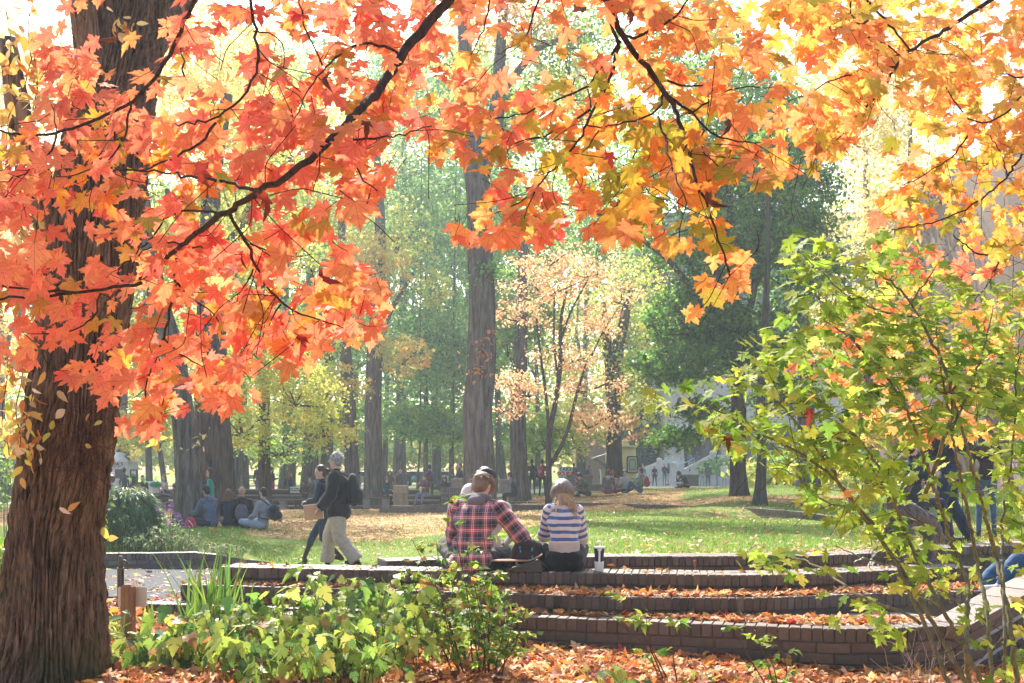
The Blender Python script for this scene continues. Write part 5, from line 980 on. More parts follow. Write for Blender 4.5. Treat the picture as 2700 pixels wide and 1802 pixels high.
# ================================================================ figures
def capsule(mb, p0, p1, r0, r1, col=(1, 1, 1), n=10):
    mb.ell(p0, (r0,) * 3, n=n, m=6, col=col); mb.ell(p1, (r1,) * 3, n=n, m=6, col=col); mb.tube([p0, p1], [r0, r1], n, col)
def remesh(mb, name, mats, parent, voxel, smooth=4, seg=None, wrinkle=0, attr=None, M=None, push=0.0):
    """fuse overlapping volumes into one continuous skin; faces take the material of the nearest limb"""
    V = np.concatenate(mb.V); me = bpy.data.meshes.new('tmp'); fs = [f.tolist() for v in mb.F.values() for g in v for f in g]
    me.from_pydata(V.tolist(), [], fs); o = bpy.data.objects.new('tmp', me); COL.objects.link(o)
    md = o.modifiers.new('r', 'REMESH'); md.mode = 'VOXEL'; md.voxel_size = voxel; md.use_smooth_shade = True
    if smooth: s = o.modifiers.new('s', 'SMOOTH'); s.factor = .5; s.iterations = smooth
    dg = bpy.context.evaluated_depsgraph_get(); ev = o.evaluated_get(dg); m2 = ev.to_mesh()
    n = len(m2.vertices); P = np.zeros(n * 3); m2.vertices.foreach_get('co', P); P = P.reshape(-1, 3)
    nl = len(m2.loops); lv = np.zeros(nl, np.int32); m2.loops.foreach_get('vertex_index', lv)
    ls = np.zeros(len(m2.polygons), np.int32); m2.polygons.foreach_get('loop_start', ls); lt = np.zeros(len(m2.polygons), np.int32); m2.polygons.foreach_get('loop_total', lt)
    nr = np.zeros(n * 3); m2.vertices.foreach_get('normal', nr); nr = nr.reshape(-1, 3)
    q = lt == 4; Q = lv[ls[q][:, None] + np.arange(4)]; t = lt == 3; T = lv[ls[t][:, None] + np.arange(3)] if t.any() else np.zeros((0, 3), int)
    ev.to_mesh_clear(); bpy.data.objects.remove(o); bpy.data.meshes.remove(me)
    if wrinkle:
        d = np.array([noise.noise(Vector(p * 9)) + .6 * noise.noise(Vector((p[0] * 22, p[1] * 22, p[2] * 14))) + .8 * (1 - abs(noise.noise(Vector((p[0] * 7 + 5, p[1] * 7, p[2] * 5)))) * 4) * .5 for p in P]) * wrinkle
        P = P + nr * d[:, None]
    at_ = {}; mi = None
    if seg is not None:
        # seg: list of (p0,p1,r,matindex)
        def nearest(X):
            best = np.full(len(X), 1e9); idx = np.zeros(len(X), int); tt = np.zeros(len(X))
            for k, (a, b, r, mt) in enumerate(seg):
                a = np.asarray(a, float); b = np.asarray(b, float); ab = b - a; L2 = ab @ ab + 1e-9; u = np.clip((X - a) @ ab / L2, 0, 1); d = np.linalg.norm(X - a - u[:, None] * ab, axis=1) - r
                w_ = d < best; best[w_] = d[w_]; idx[w_] = k; tt[w_] = u[w_] * math.sqrt(L2)
            return idx, tt
        cen = np.concatenate([P[Q].mean(1), P[T].mean(1)]) if len(T) else P[Q].mean(1)
        idx, _ = nearest(cen); mi = np.array([s[3] for s in seg])[idx]
        if attr:
            idx, tt = nearest(P); uv = np.zeros((n, 3))
            for k, (a, b, r, mt) in enumerate(seg):
                w_ = idx == k
                if attr == 'body' and (k < attr_torso): uv[w_, 0] = P[w_, 0]; uv[w_, 1] = P[w_, 2]; continue
                a = np.asarray(a, float); b = np.asarray(b, float); ax = (b - a) / (np.linalg.norm(b - a) + 1e-9); X = P[w_] - a; e1 = np.cross(ax, [0, 1.0, .2]); e1 /= np.linalg.norm(e1); e2 = np.cross(ax, e1)
                uv[w_, 0] = np.arctan2(X @ e2, X @ e1) * .06; uv[w_, 1] = -(X @ ax) + (a[2] if abs(ax[2]) > .3 else 0)
            at_['cloth'] = uv
    if M is not None: P = P @ M[:3, :3].T + M[:3, 3]
    o = mesh_np(name, P, [Q, T] if len(T) else [Q], mats, parent, None, True, mi=mi, attr=at_ or None, local=True)
    return o, P
attr_torso = 0
CLM = {}
def cloth(col, rough=.85, kind='plain'):
    k = (tuple(round(c, 3) for c in col), kind)
    if k not in CLM: CLM[k] = pm('cloth_%d' % len(CLM), col, rough=rough, spec=.2, var=.18, scale=14, bump=.15, bscale=60, sheen=.15)
    return CLM[k]
SKIN = {n: pm('skin_' + n, c, rough=.5, spec=.35, var=.08, scale=20, bump=.05) for n, c in dict(fair=(.62, .36, .27), tan=(.45, .25, .17), brown=(.24, .12, .075), dark=(.10, .05, .035)).items()}
HAIR = {n: pm('hair_' + n, c, rough=.45, spec=.4, var=.35, scale=40, bump=.5, bscale=120, stretch=(1, 1, .25)) for n, c in dict(black=(.012, .010, .010), brown=(.06, .032, .018), auburn=(.16, .05, .025), blond=(.66, .45, .24), grey=(.24, .22, .215), white=(.75, .73, .70), red=(.30, .10, .04), sandy=(.22, .13, .07), knit=(.20, .17, .145), pinkknit=(.75, .66, .64), blue=(.03, .08, .30), whitecap=(.75, .75, .72), darkcap=(.03, .03, .035)).items()}
eyem = pm('eye_dark', (.02, .015, .012), rough=.2, spec=.6, var=.05, bump=0); lipm = pm('lip', (.45, .15, .13), rough=.5, var=.05, bump=0)
shoe_m = pm('shoe_dark', (.03, .028, .028), rough=.6, var=.2)

def skeleton(pose, lean=0.0, side=0.0, twist=0.0, headpitch=0.0, headyaw=0.0, seat=.45, legs=None, armL='down', armR='down', fem=False, hunch=0.0, shw=None, headdown=0.0):
    """joint positions in the figure's own space: facing +y, feet at z 0"""
    J = {}
    w = shw or (.165 if fem else .185)
    if pose in ('stand', 'walk'): pel = np.array([0, 0, .94])
    elif pose == 'sit': pel = np.array([0, 0, seat + .10])
    else: pel = np.array([0, 0, .11])
    a = lean; up = np.array([math.sin(side), math.sin(a) * math.cos(side), math.cos(a) * math.cos(side)]); fw = np.array([0, math.cos(a), -math.sin(a)])
    if hunch: 
        ch0 = pel + up * .26; up2 = np.array([math.sin(side), math.sin(a + hunch), math.cos(a + hunch)]); up2 /= np.linalg.norm(up2); fw2 = np.array([0, up2[2], -up2[1]])
    else: ch0 = pel + up * .26; up2 = up; fw2 = fw
    J['pel'] = pel; J['waist'] = pel + up * .14; J['chest'] = ch0 + up2 * .10; J['neck'] = ch0 + up2 * .27; 
    J['up'] = up2; J['fw'] = fw2
    ct, st = math.cos(twist), math.sin(twist); rt = np.array([ct, st, 0])
    for s, n in ((-1, 'L'), (1, 'R')):
        J['hip' + n] = pel + np.array([s * .088, 0, -.03]); J['sh' + n] = J['neck'] - up2 * .055 + rt * s * w
    hp = headpitch; hu = up2 * math.cos(hp) + fw2 * math.sin(hp); hu[2] += .25; hu /= np.linalg.norm(hu)
    hf = np.cross(np.array([1.0, 0, 0]), hu) * -1; hf = np.array([0, 1.0, 0]) * math.cos(hp + a * .7) + np.array([0, 0, -1.0]) * math.sin(hp + a * .5)
    hf -= hu * hf.dot(hu); hf /= np.linalg.norm(hf)
    cy, sy = math.cos(headyaw), math.sin(headyaw); hr = np.cross(hf, hu); hf, hr = hf * cy + hr * sy, hr * cy - hf * sy
    J['hu'], J['hf'], J['hr'] = hu, hf, hr; J['head'] = J['neck'] + up2 * .035 + hu * .155 - np.array([0, 0, headdown])
    if legs == 'none' or legs is None:
        if pose == 'stand': L_ = dict(L=((-.10, .02, .50), (-.11, -.02, .08)), R=((.10, .03, .50), (.12, .0, .08)))
        elif pose == 'walk': L_ = dict(L=((-.09, .20, .53), (-.09, .36, .10)), R=((.09, .02, .50), (.09, -.36, .17)))
        elif pose == 'sit': L_ = dict(L=((-.13, .42, seat + .07), (-.12, .44, .08)), R=((.13, .42, seat + .07), (.12, .46, .08)))
        else: L_ = dict(L=((-.32, .34, .16), (.10, .42, .07)), R=((.32, .34, .16), (-.10, .36, .07)))
    else: L_ = legs
    for n in 'LR': J['kn' + n], J['an' + n] = np.array(L_[n][0], float), np.array(L_[n][1], float)
    A = dict(down=((.05, -.02, -.28), (.00, .05, -.25)), hold=((.04, .05, -.27), (-.10, .22, .06)), eat=((.07, .14, -.22), (-.15, .12, .20)), lap=((.05, .10, -.26), (-.10, .20, -.08)), knees=((.07, .22, -.18), (-.02, .24, -.05)),
             crossed=((.07, .03, -.27), (-.24, .12, .04)), back=((.05, -.16, -.22), (.02, -.14, -.20)), prop=((.05, .02, -.27), (.05, .06, -.26)), swing=((.04, .12, -.25), (.0, .18, -.17)), swingb=((.04, -.14, -.24), (.0, -.06, -.25)), up=((.10, .16, -.14), (-.08, .10, .24)), hip=((.16, -.08, -.22), (-.13, .10, -.18)), point=((.08, .14, -.22), (.02, .25, .04)))
    for n, s, ar in (('L', -1, armL), ('R', 1, armR)):
        e, h = A[ar] if isinstance(ar, str) else ar
        tilt = lambda v: np.array([v[0] * s, v[1], v[2]])
        J['el' + n] = J['sh' + n] + tilt(e); J['wr' + n] = J['el' + n] + tilt(h)
    return J
def fingers(mb, seg, wr, d, s, curl=.5, sc=1.0, ti=0, n=8):
    d = d / (np.linalg.norm(d) + 1e-9); side = np.cross(d, [0, 0, 1.0]) if abs(d[2]) < .85 else np.array([0, 1.0, 0]); side = side - d * side.dot(d); side /= np.linalg.norm(side); pn = np.cross(side, d); 
    if s < 0: pn = -pn
    palm = wr + d * .045; mb.ell(palm, (.040 * sc, .016 * sc, .050 * sc), ax=np.array([side, pn, d]), n=10, m=6); seg.append((wr, wr + d * .09, .035, ti))
    for k, ln in zip((-1.5, -.5, .5, 1.5), (.062, .076, .072, .056)):
        a = wr + d * .082 + side * k * .019; q = a + (d * math.cos(curl) + pn * math.sin(curl)) * ln * .55; e = q + (d * math.cos(curl * 2.2) + pn * math.sin(curl * 2.2)) * ln * .5
        capsule(mb, a, q, .0095, .0088, n=n); capsule(mb, q, e, .0088, .0075, n=n); seg.append((a, e, .01, ti))
    a = wr + d * .03 - side * .032 * 1; q = a + (d * .6 - side * .65 + pn * .3) * .04; e = q + (d * .85 - side * .1 + pn * .4) * .032; capsule(mb, a, q, .012, .0105, n=n); capsule(mb, q, e, .0105, .009, n=n); seg.append((a, e, .011, ti))
def person(label, loc, face, pose='stand', skin='fair', hair=('brown', 'short'), top=(.05, .05, .06), bottom=(.05, .06, .10), shoes=None, height=1.72, fem=False, vox=.021, group=None, bulk=1.0, hood=None, detail=0, hat=None, topname='jacket', botname='trousers', skirt=False, bare_arms=False, topmat=None, botmat=None, coat=0.0, loose=1.0, hands=True, boots=None, wrinkle=0, hatk=1.0, hips=0.0, **kw):
    """face: heading in degrees, 0 looks away from the camera (+Y), 180 towards it"""
    J = skeleton(pose, fem=fem, **kw); sc = height / 1.76; e = empty('person', loc, label, 'person', group, rz=-R(face)); e.scale = (sc, sc, sc)
    b = .93 * bulk if fem else bulk
    mats = [SKIN[skin], topmat or cloth(top), botmat or cloth(bottom), shoe_m if shoes is None else cloth(shoes)]
    fine = detail > 0
    mb = MB(); sg = []; up, fw = J['up'], J['fw']; rt = (J['shR'] - J['shL']); rt /= np.linalg.norm(rt)
    def AX(u, r=rt): f = np.cross(u, r); f /= np.linalg.norm(f); return np.array([r, f, u])
    up0 = (J['waist'] - J['pel']); up0 /= np.linalg.norm(up0); hr0 = np.array([1.0, 0, 0])
    # head, neck
    hu, hf, hr = J['hu'], J['hf'], J['hr']; hd = J['head']; HA = np.array([hr, hf, hu])
    mb.ell(hd + hu * .012, (.074, .092, .105), ax=HA, n=16, m=12); mb.ell(hd - hu * .055 + hf * .022, (.054, .066, .062), ax=HA, n=12, m=8)
    mb.ell(hd + hf * .098 - hu * .022, (.013, .018, .024), ax=HA, n=8, m=6); mb.ell(hd + hf * .084 - hu * .098, (.024, .018, .016), ax=HA, n=8, m=6)
    for s in (-1, 1): mb.ell(hd + hr * s * .077 - hu * .012 - hf * .008, (.010, .020, .030), ax=HA, n=8, m=6); mb.ell(hd + hf * .083 + hr * s * .032 + hu * .014, (.026, .012, .008), ax=HA, n=8, m=5)
    sg.append((hd - hu * .06, hd + hu * .05, .08, 0)); capsule(mb, J['neck'] - up * .02, hd - hu * .06, .056 * b, .05, n=12); sg.append((J['neck'] + up * .035, hd - hu * .05, .048, 0))
    gm_ = MB(); gs = []     # garment volumes (upper)
    def torso(m, k, g):
        m.ell(J['pel'], (.165 * b + g, .118 * b + g, .12), ax=AX(up0, hr0), n=16, m=10); m.ell(J['waist'], ((.135 if fem else .150) * b + g, .100 * b + g, .13), ax=AX(up0), n=16, m=10)
        m.ell(J['chest'], ((.150 if fem else .172) * b + g, .112 * b + g, .16), ax=AX(up), n=16, m=10); m.ell(J['neck'] - up * .07, (.125 * b + g, .085 * b + g, .075), ax=AX(up), n=16, m=8)
        capsule(m, J['pel'], J['chest'], .11 * b + g, .125 * b + g); 
        for s in 'LR': capsule(m, J['neck'] - up * .045, J['sh' + s], .058 * b + g, .060 * b + g)
    torso(mb, 1, 0); sg += [(J['pel'] + up0 * .06, J['chest'], .14, 1), (J['chest'], J['neck'] - up * .05, .13, 1), (J['neck'] - up * .05, J['shL'], .06, 1), (J['neck'] - up * .05, J['shR'], .06, 1)]
    for n, s in (('L', -1), ('R', 1)):
        S_, E, W_ = J['sh' + n], J['el' + n], J['wr' + n]; hip, kn, an = J['hip' + n], J['kn' + n], J['an' + n]
        capsule(mb, S_, E, .054 * b, .041 * b); capsule(mb, E, W_, .042 * b, .028)
        sg += [(S_, E, .05, 1), (E, W_ - (W_ - E) * .04, .035, 0 if bare_arms else 1)]
        if hands: fingers(mb, sg, W_, W_ - E, s, curl=.55, n=8 if fine else 6)
        capsule(mb, hip, kn, .088 * b, .058 * b, n=12); capsule(mb, kn, an, .058 * b, .040, n=12); c_ = kn + (an - kn) * .3
        shd = an - kn; shd /= np.linalg.norm(shd); cb_ = np.array([0, -1.0, 0]); cb_ = cb_ - shd * cb_.dot(shd); mb.ell(c_ + cb_ * .015, (.05, .052, .1), ax=AX(-shd, hr0 - shd * hr0.dot(shd)), n=10, m=6)
        sg += [(hip, kn, .085, 2), (kn, an + (kn - an) * (.55 if boots else .1), .06, 2)]
        if boots: sg += [(kn + (an - kn) * .4, an, .062, 3)]
        fd = np.array([0, 1.0, 0]); 
        if pose == 'walk' and n == 'R': fd = np.array([0, .8, -.6])
        if pose == 'walk' and n == 'L': fd = np.array([0, .96, .22])
        h0 = an + np.array([0, -.035, -.045]); t0 = an + fd * .17 + np.array([s * .015, 0, -.05])
        capsule(mb, h0, t0, .038, .032); capsule(mb, an, h0, .04, .036); mb.ell((h0 + t0) / 2, (.042, .1, .032), n=10, m=6); sg += [(h0, t0, .042, 3), (an - (an - kn) * .03, h0, .04, 3)]
    sg.append((J['hipL'], J['hipR'], .10, 2))
    if skirt: mb.lathe(J['pel'] - [0, 0, .42], [(.20, 0), (.17, .25), (.13, .45)], 14); sg.append((J['pel'], J['pel'] - [0, 0, .38], .19, 2))
    body, _ = remesh(mb, 'body', mats, e, vox, 3 if vox < .016 else 2, sg)
    if fine:
        # separate loose garments over the body
        global attr_torso
        gm_ = MB(); gs = []; g = .016 * loose
        torso(gm_, 1, g)
        gs = [(J['pel'], J['chest'], .15, 0), (J['chest'], J['neck'], .13, 0), (J['shL'], J['shR'], .05, 0)]; attr_torso = 3
        if coat: 
            gm_.ell(J['pel'] - up0 * coat * .55, (.175 * b + g, .135 * b + g, .12 + coat * .5), ax=AX(up0, hr0), n=16, m=10)
        for n in 'LR':
            S_, E, W_ = J['sh' + n], J['el' + n], J['wr' + n]; Wc = W_ - (W_ - E) * .05
            capsule(gm_, S_, E, .058 * b + g, .050 * b + g); 
            if not bare_arms: gm_.tube([E, E + (Wc - E) * .5, Wc], [.050 * b + g, .045 * b + g, .040 + g], 12); gm_.ell(E, (.050 * b + g,) * 3); gs += [(S_, E, .06, 0), (E, Wc, .05, 0)]
            else: gs += [(S_, E, .06, 0)]
        if hood or kw.get('collar'): pass
        jk, _ = remesh(gm_, topname, [mats[1]], e, vox * 1.0, 3, gs, wrinkle=wrinkle or .005, attr='body')
        tm_ = MB(); ts = []
        tm_.ell(J['pel'], (.17 * b + .012, .122 * b + .012, .11), ax=AX(up0, hr0), n=16, m=10); ts.append((J['hipL'], J['hipR'], .1, 0))
        if hips:
            for s in (-1, 1): tm_.ell(J['pel'] + np.array([s * hips, -.02, -.035]), (.125, .125, .10), n=16, m=10)
            tm_.ell(J['pel'] + np.array([0, 0, .03]), (.19, .14, .09), n=16, m=10)
        for n in 'LR':
            hip, kn, an = J['hip' + n], J['kn' + n], J['an' + n]; g2 = .014 * loose; a2 = an + (kn - an) * (.5 if boots else .03)
            capsule(tm_, hip, kn, .092 * b + g2, .064 * b + g2, n=12); tm_.tube([kn, (kn + a2) / 2, a2], [.064 * b + g2, .060 * b + g2, (.052 * b + g2 * 2.0) if loose > 1 else .045 + g2], 12); ts += [(hip, kn, .09, 0), (kn, a2, .06, 0)]
        remesh(tm_, botname, [mats[2]], e, vox, 3, ts, wrinkle=(wrinkle or .005) * 1.0)
    if fine or vox <= .016:
        m_ = MB()
        for s in (-1, 1): m_.ell(hd + hf * .087 + hr * s * .032 - hu * .002, (.013, .008, .008), ax=HA, n=10, m=6)
        m_.build('eyes', eyem, e, True, local=True); m_ = MB(); m_.ell(hd + hf * .089 - hu * .062, (.024, .008, .006), ax=HA, n=10, m=6); m_.build('mouth', lipm, e, True, local=True)
    # hair
    hc, hs = hair; hm = MB(); nv = min(vox, .014)
    if hs != 'bald':
        hm.ell(hd + hu * .036 - hf * .020, (.086, .098, .100), ax=HA, n=16, m=12)
        if hs in ('short', 'messy', 'fluffy', 'bun', 'pony', 'long', 'bob', 'curly'): hm.ell(hd - hu * (.02 if hs != 'fluffy' else .005) - hf * .045, (.080, .060, .085), ax=HA, n=14, m=10)
        if hs == 'fluffy': 
            for k in range(10): a = k * .63; hm.ell(hd + hu * (.02 + .06 * math.sin(a * 2)) + hr * .075 * math.cos(a) - hf * (.03 + .05 * math.sin(a)), (.034, .034, .034), n=8, m=6)
        if hs == 'curly':
            for k in range(26): v = rng.normal(0, 1, 3); v /= np.linalg.norm(v); v[2] = abs(v[2]); hm.ell(hd + hu * (.03 + .085 * v[2]) + hr * .085 * v[0] - hf * (.02 + .085 * abs(v[1])), (.03,) * 3, n=8, m=6)
        if hs == 'messy':
            for k in range(16): a = k * .4; hm.ell(hd + hu * (.06 + .02 * math.sin(k * 2.3)) + hr * .078 * math.cos(a) + hf * (.02 + .06 * math.sin(a)), (.03, .026, .034), n=8, m=6)
        if hs in ('long', 'bob'):
            ln = .36 if hs == 'long' else .2
            for s in np.linspace(-1, 1, 5): hm.tube([hd + hu * .05 + hr * s * .06 - hf * .03, hd - hu * .05 + hr * s * .08 - hf * .055 * (1.3 - abs(s)), hd + hr * s * .085 - hf * (.07 * (1.2 - abs(s))) - np.array([0, 0, .12 + (ln - .1) * .4]) , hd + hr * s * .07 - hf * .07 - np.array([0, 0, ln])], [.04, .042, .038, .012], 8)
        if hs == 'bun': hm.ell(hd + hu * .115 - hf * .05, (.042, .042, .038), ax=HA)
        if hs == 'pony': hm.tube([hd + hu * .05 - hf * .09, hd + hu * .02 - hf * .15, hd - hu * .12 - hf * .15, hd - hu * .30 - hf * .11], [.028, .036, .034, .008], 10)
        remesh(hm, 'hair', [HAIR[hc]], e, nv if hs != 'fluffy' else .008, 2, wrinkle=.012 if hs == 'fluffy' else .003 if vox < .016 else 0)
    if hat:
        kind, hcx = hat; m_ = MB()
        k_ = hatk
        if kind == 'beanie': m_.ell(hd + hu * .050 - hf * .012, (.096 * k_, .108 * k_, .112 * k_), ax=HA, n=18, m=14); m_.tube([hd - hu * .012 - hf * .014, hd + hu * .040 - hf * .014], [.103 * k_, .107 * k_], 20)
        if kind == 'cap': m_.ell(hd + hu * .052 - hf * .01, (.090, .103, .078), ax=HA, n=16, m=12); m_.ell(hd + hu * .055 + hf * .12, (.062, .06, .008), ax=HA, n=14, m=6)
        remesh(m_, 'hat', [HAIR[hcx]], e, .010, 2)
    if hood:
        m_ = MB()
        for k in range(9):
            a = -2.4 + k * .6; m_.ell(J['neck'] + up * .012 - fw * (.055 + .035 * math.cos(a * .5)) + rt * .085 * math.sin(a * .65), (.042, .045, .034), n=10, m=8)
        m_.ell(J['neck'] - up * .045 - fw * .105, (.085, .045, .065), ax=AX(up)); remesh(m_, 'hood', [cloth(hood)], e, max(.010, vox * .8), 3, wrinkle=.003)
    return e, J
def Wd(e, p):
    M = Matrix.LocRotScale(e.location, e.rotation_euler, e.scale); return np.array(M @ Vector(p))
def backpack(label, e, J, col, size=(.15, .085, .22), accent=None, straps=True, off=(0, 0, 0), vox=.014, group=None, low=0.0):
    """a backpack worn on a figure's back; its own thing"""
    up, fw = J['up'], J['fw']; rt = J['shR'] - J['shL']; rt /= np.linalg.norm(rt)
    c = J['chest'] - up * (.04 + low) - np.cross(up, rt) * (.112 + size[1] + .02) + np.array(off); f = np.cross(up, rt)
    b = empty('backpack', Wd(e, c - up * size[2]), label, 'backpack', group)
    Wm = np.array(Matrix.LocRotScale(e.location, e.rotation_euler, e.scale)); Wl = Matrix.Translation(-b.location) @ Matrix.LocRotScale(e.location, e.rotation_euler, e.scale); M = np.array(Wl)
    m_ = MB(); ax = np.array([rt, f, up]); m_.ell(c, (size[0], size[1] * .9, size[2]), ax=ax, n=16, m=12); m_.box(c - up * .02, (size[0] * 1.4, size[1] * 1.3, size[2] * 1.35), ax=ax); m_.ell(c - f * size[1] * .85 - up * size[2] * .35, (size[0] * .78, size[1] * .5, size[2] * .48), ax=ax)
    remesh(m_, 'bag', [cloth(col)], b, vox, 4, wrinkle=.004, M=M)
    if accent:
        m_ = MB(); m_.ell(c - f * size[1] * 1.0 - up * size[2] * .3, (size[0] * .62, size[1] * .45, size[2] * .36), ax=ax); remesh(m_, 'pocket', [cloth(accent)], b, vox, 2, M=M)
    m_ = MB(); m_.tube([c - f * size[1] + up * size[2] * .9 - rt * .03, c - f * size[1] + up * size[2] * 1.12, c - f * size[1] + up * size[2] * .9 + rt * .03], .008, 6); V = np.concatenate(m_.V) @ M[:3, :3].T + M[:3, 3]; m_.V = [V]; m_.build('handle', cloth((.03, .03, .03)), b, True, local=True)
    if straps:
        m_ = MB()
        for s in (-1, 1):
            S_ = J['shR' if s > 0 else 'shL']; q = S_ - rt * s * .055 + up * .075
            m_.tube(smoothline([c + rt * s * .07 + up * size[2] * .8 + f * size[1] * .5, q - f * .06, q + f * .03, q + f * .09 - up * .09, J['chest'] + rt * s * .135 + f * .10 - up * .08, J['waist'] + rt * s * .16 - up * .0, c + rt * s * .1 - up * size[2] * .7 + f * size[1]], .03), .015, 8)
        V = np.concatenate(m_.V) @ M[:3, :3].T + M[:3, 3]; m_.V = [V]; m_.build('strap', cloth((.025, .025, .03)), b, True, local=True)
    return b
# ---------------------------------------------------------------- cloth with its own weave
def plaid():
    m, t, o = newmat('plaid_flannel'); L = t.links.new; p = N(t, 'ShaderNodeBsdfPrincipled'); p.inputs['Roughness'].default_value = .85; p.inputs['Sheen Weight'].default_value = .3
    a = N(t, 'ShaderNodeAttribute', attribute_name='cloth'); s = N(t, 'ShaderNodeSeparateXYZ'); L(a.outputs['Vector'], s.inputs[0])
    outs = []
    for ch, per, ph in ((0, .108, .3), (1, .108, .1)):
        d = N(t, 'ShaderNodeMath', operation='MULTIPLY'); d.inputs[1].default_value = 1 / per; L(s.outputs[ch], d.inputs[0]); ad = N(t, 'ShaderNodeMath', operation='ADD'); ad.inputs[1].default_value = 20 + ph; L(d.outputs[0], ad.inputs[0])
        fr = N(t, 'ShaderNodeMath', operation='FRACT'); L(ad.outputs[0], fr.inputs[0]); cr = N(t, 'ShaderNodeValToRGB'); cr.color_ramp.interpolation = 'CONSTANT'; el = cr.color_ramp.elements
        st = [(0, (.02, .018, .035)), (.20, (.16, .14, .17)), (.32, (.66, .03, .05)), (.42, (.98, .90, .85)), (.47, (.66, .03, .05)), (.54, (.98, .90, .85)), (.59, (.66, .03, .05)), (.69, (.16, .14, .17)), (.78, (.02, .018, .035)), (.90, (.40, .38, .42)), (.935, (.02, .018, .035))]
        el[0].position = 0; el[0].color = (*st[0][1], 1); el[1].position = st[1][0]; el[1].color = (*st[1][1], 1)
        for ps, c in st[2:]: e = el.new(ps); e.color = (*c, 1)
        L(fr.outputs[0], cr.inputs[0]); outs.append(cr.outputs[0])
    mx = N(t, 'ShaderNodeMixRGB'); mx.inputs[0].default_value = .5; L(outs[0], mx.inputs[1]); L(outs[1], mx.inputs[2]); L(mx.outputs[0], p.inputs[0]); L(p.outputs[0], o.inputs[0]); return m
def stripes():
    m, t, o = newmat('striped_knit'); L = t.links.new; p = N(t, 'ShaderNodeBsdfPrincipled'); p.inputs['Roughness'].default_value = .9; p.inputs['Sheen Weight'].default_value = .3
    a = N(t, 'ShaderNodeAttribute', attribute_name='cloth'); s = N(t, 'ShaderNodeSeparateXYZ'); L(a.outputs['Vector'], s.inputs[0])
    n = N(t, 'ShaderNodeTexNoise'); n.inputs['Scale'].default_value = 7; tc = N(t, 'ShaderNodeTexCoord'); L(tc.outputs['Object'], n.inputs['Vector'])
    w_ = N(t, 'ShaderNodeMath', operation='MULTIPLY'); w_.inputs[1].default_value = .03; L(n.outputs['Fac'], w_.inputs[0]); ad = N(t, 'ShaderNodeMath', operation='ADD'); L(s.outputs[1], ad.inputs[0]); L(w_.outputs[0], ad.inputs[1])
    d = N(t, 'ShaderNodeMath', operation='MULTIPLY_ADD'); d.inputs[1].default_value = 1 / .066; d.inputs[2].default_value = 20.25; L(ad.outputs[0], d.inputs[0]); fr = N(t, 'ShaderNodeMath', operation='FRACT'); L(d.outputs[0], fr.inputs[0])
    cr = N(t, 'ShaderNodeValToRGB'); cr.color_ramp.interpolation = 'CONSTANT'; el = cr.color_ramp.elements; el[0].color = (.07, .13, .36, 1); el[1].position = .46; el[1].color = (.70, .62, .58, 1); L(fr.outputs[0], cr.inputs[0])
    g = N(t, 'ShaderNodeMath', operation='GREATER_THAN'); g.inputs[1].default_value = BELT; L(s.outputs[1], g.inputs[0]); mx = N(t, 'ShaderNodeMixRGB'); mx.inputs[1].default_value = (.52, .46, .43, 1); L(g.outputs[0], mx.inputs[0]); L(cr.outputs[0], mx.inputs[2])
    n2 = N(t, 'ShaderNodeTexNoise'); n2.inputs['Scale'].default_value = 160; L(tc.outputs['Object'], n2.inputs['Vector']); mr = N(t, 'ShaderNodeMapRange'); mr.inputs[3].default_value = .7; mr.inputs[4].default_value = 1.3; L(n2.outputs['Fac'], mr.inputs[0])
    v = N(t, 'ShaderNodeVectorMath', operation='SCALE'); L(mx.outputs[0], v.inputs[0]); L(mr.outputs[0], v.inputs['Scale']); L(v.outputs[0], p.inputs[0]); L(p.outputs[0], o.inputs[0]); return m
BELT = .285
# ---------------------------------------------------------------- the seated pair
def strands(parent, name, mat, roots, tips, r=.0022, sag=.02, seed=1):
    q = np.random.default_rng(seed); mb = MB()
    for a, b in zip(roots, tips):
        a = np.asarray(a); b = np.asarray(b); m = (a + b) / 2 + q.normal(0, sag, 3); mb.tube([a, (a * .5 + m * .5) + q.normal(0, sag * .3, 3), m, b], [r, r, r * .9, r * .3], 4, cap=False)
    return mb.build(name, mat, parent, True, local=True)
pa = at(1243, 1497, 9.42)
pa[2] = Z1
e, J = person('young man in red plaid flannel shirt and grey hood sitting with his back turned', (pa[0], pa[1], Z1 - 0.02), 8, 'ground', 'fair', ('sandy', 'messy'), (.1, .05, .05), (.03, .03, .035), height=1.80, bulk=1.05, vox=.012, detail=1, topname='plaid_shirt', topmat=plaid(), hood=(.16, .14, .15), lean=.14, side=.06, hunch=.45, headpitch=.25, headyaw=.25, loose=1.5, wrinkle=.011, coat=.03,
              armL='lap', armR=((.20, -.02, -.24), (.10, .05, -.24)), legs=dict(L=((-.3, .4, .2), (-.05, .5, -.1)), R=((.28, .42, .12), (.2, .55, -.2))))
hd, hu, hf, hr = J['head'], J['hu'], J['hf'], J['hr']; q_ = np.random.default_rng(3); ro = []; ti = []
for k in range(420):
    v = q_.normal(0, 1, 3); v /= np.linalg.norm(v); v[2] = abs(v[2]) * .9; v[1] = v[1] - .3; v /= np.linalg.norm(v)
    p = hd + hu * .03 - hf * .015 + hr * v[0] * .088 + hf * v[1] * .098 + hu * v[2] * .103; ro.append(p); ti.append(p + (p - hd) * .12 + hr * .03 * q_.normal() + hf * .05 * abs(q_.normal()) - hu * .05)
strands(e, 'hair_strands', HAIR['sandy'], ro, ti, .0022, .006)
gx = at(1488, 1500, 9.42)
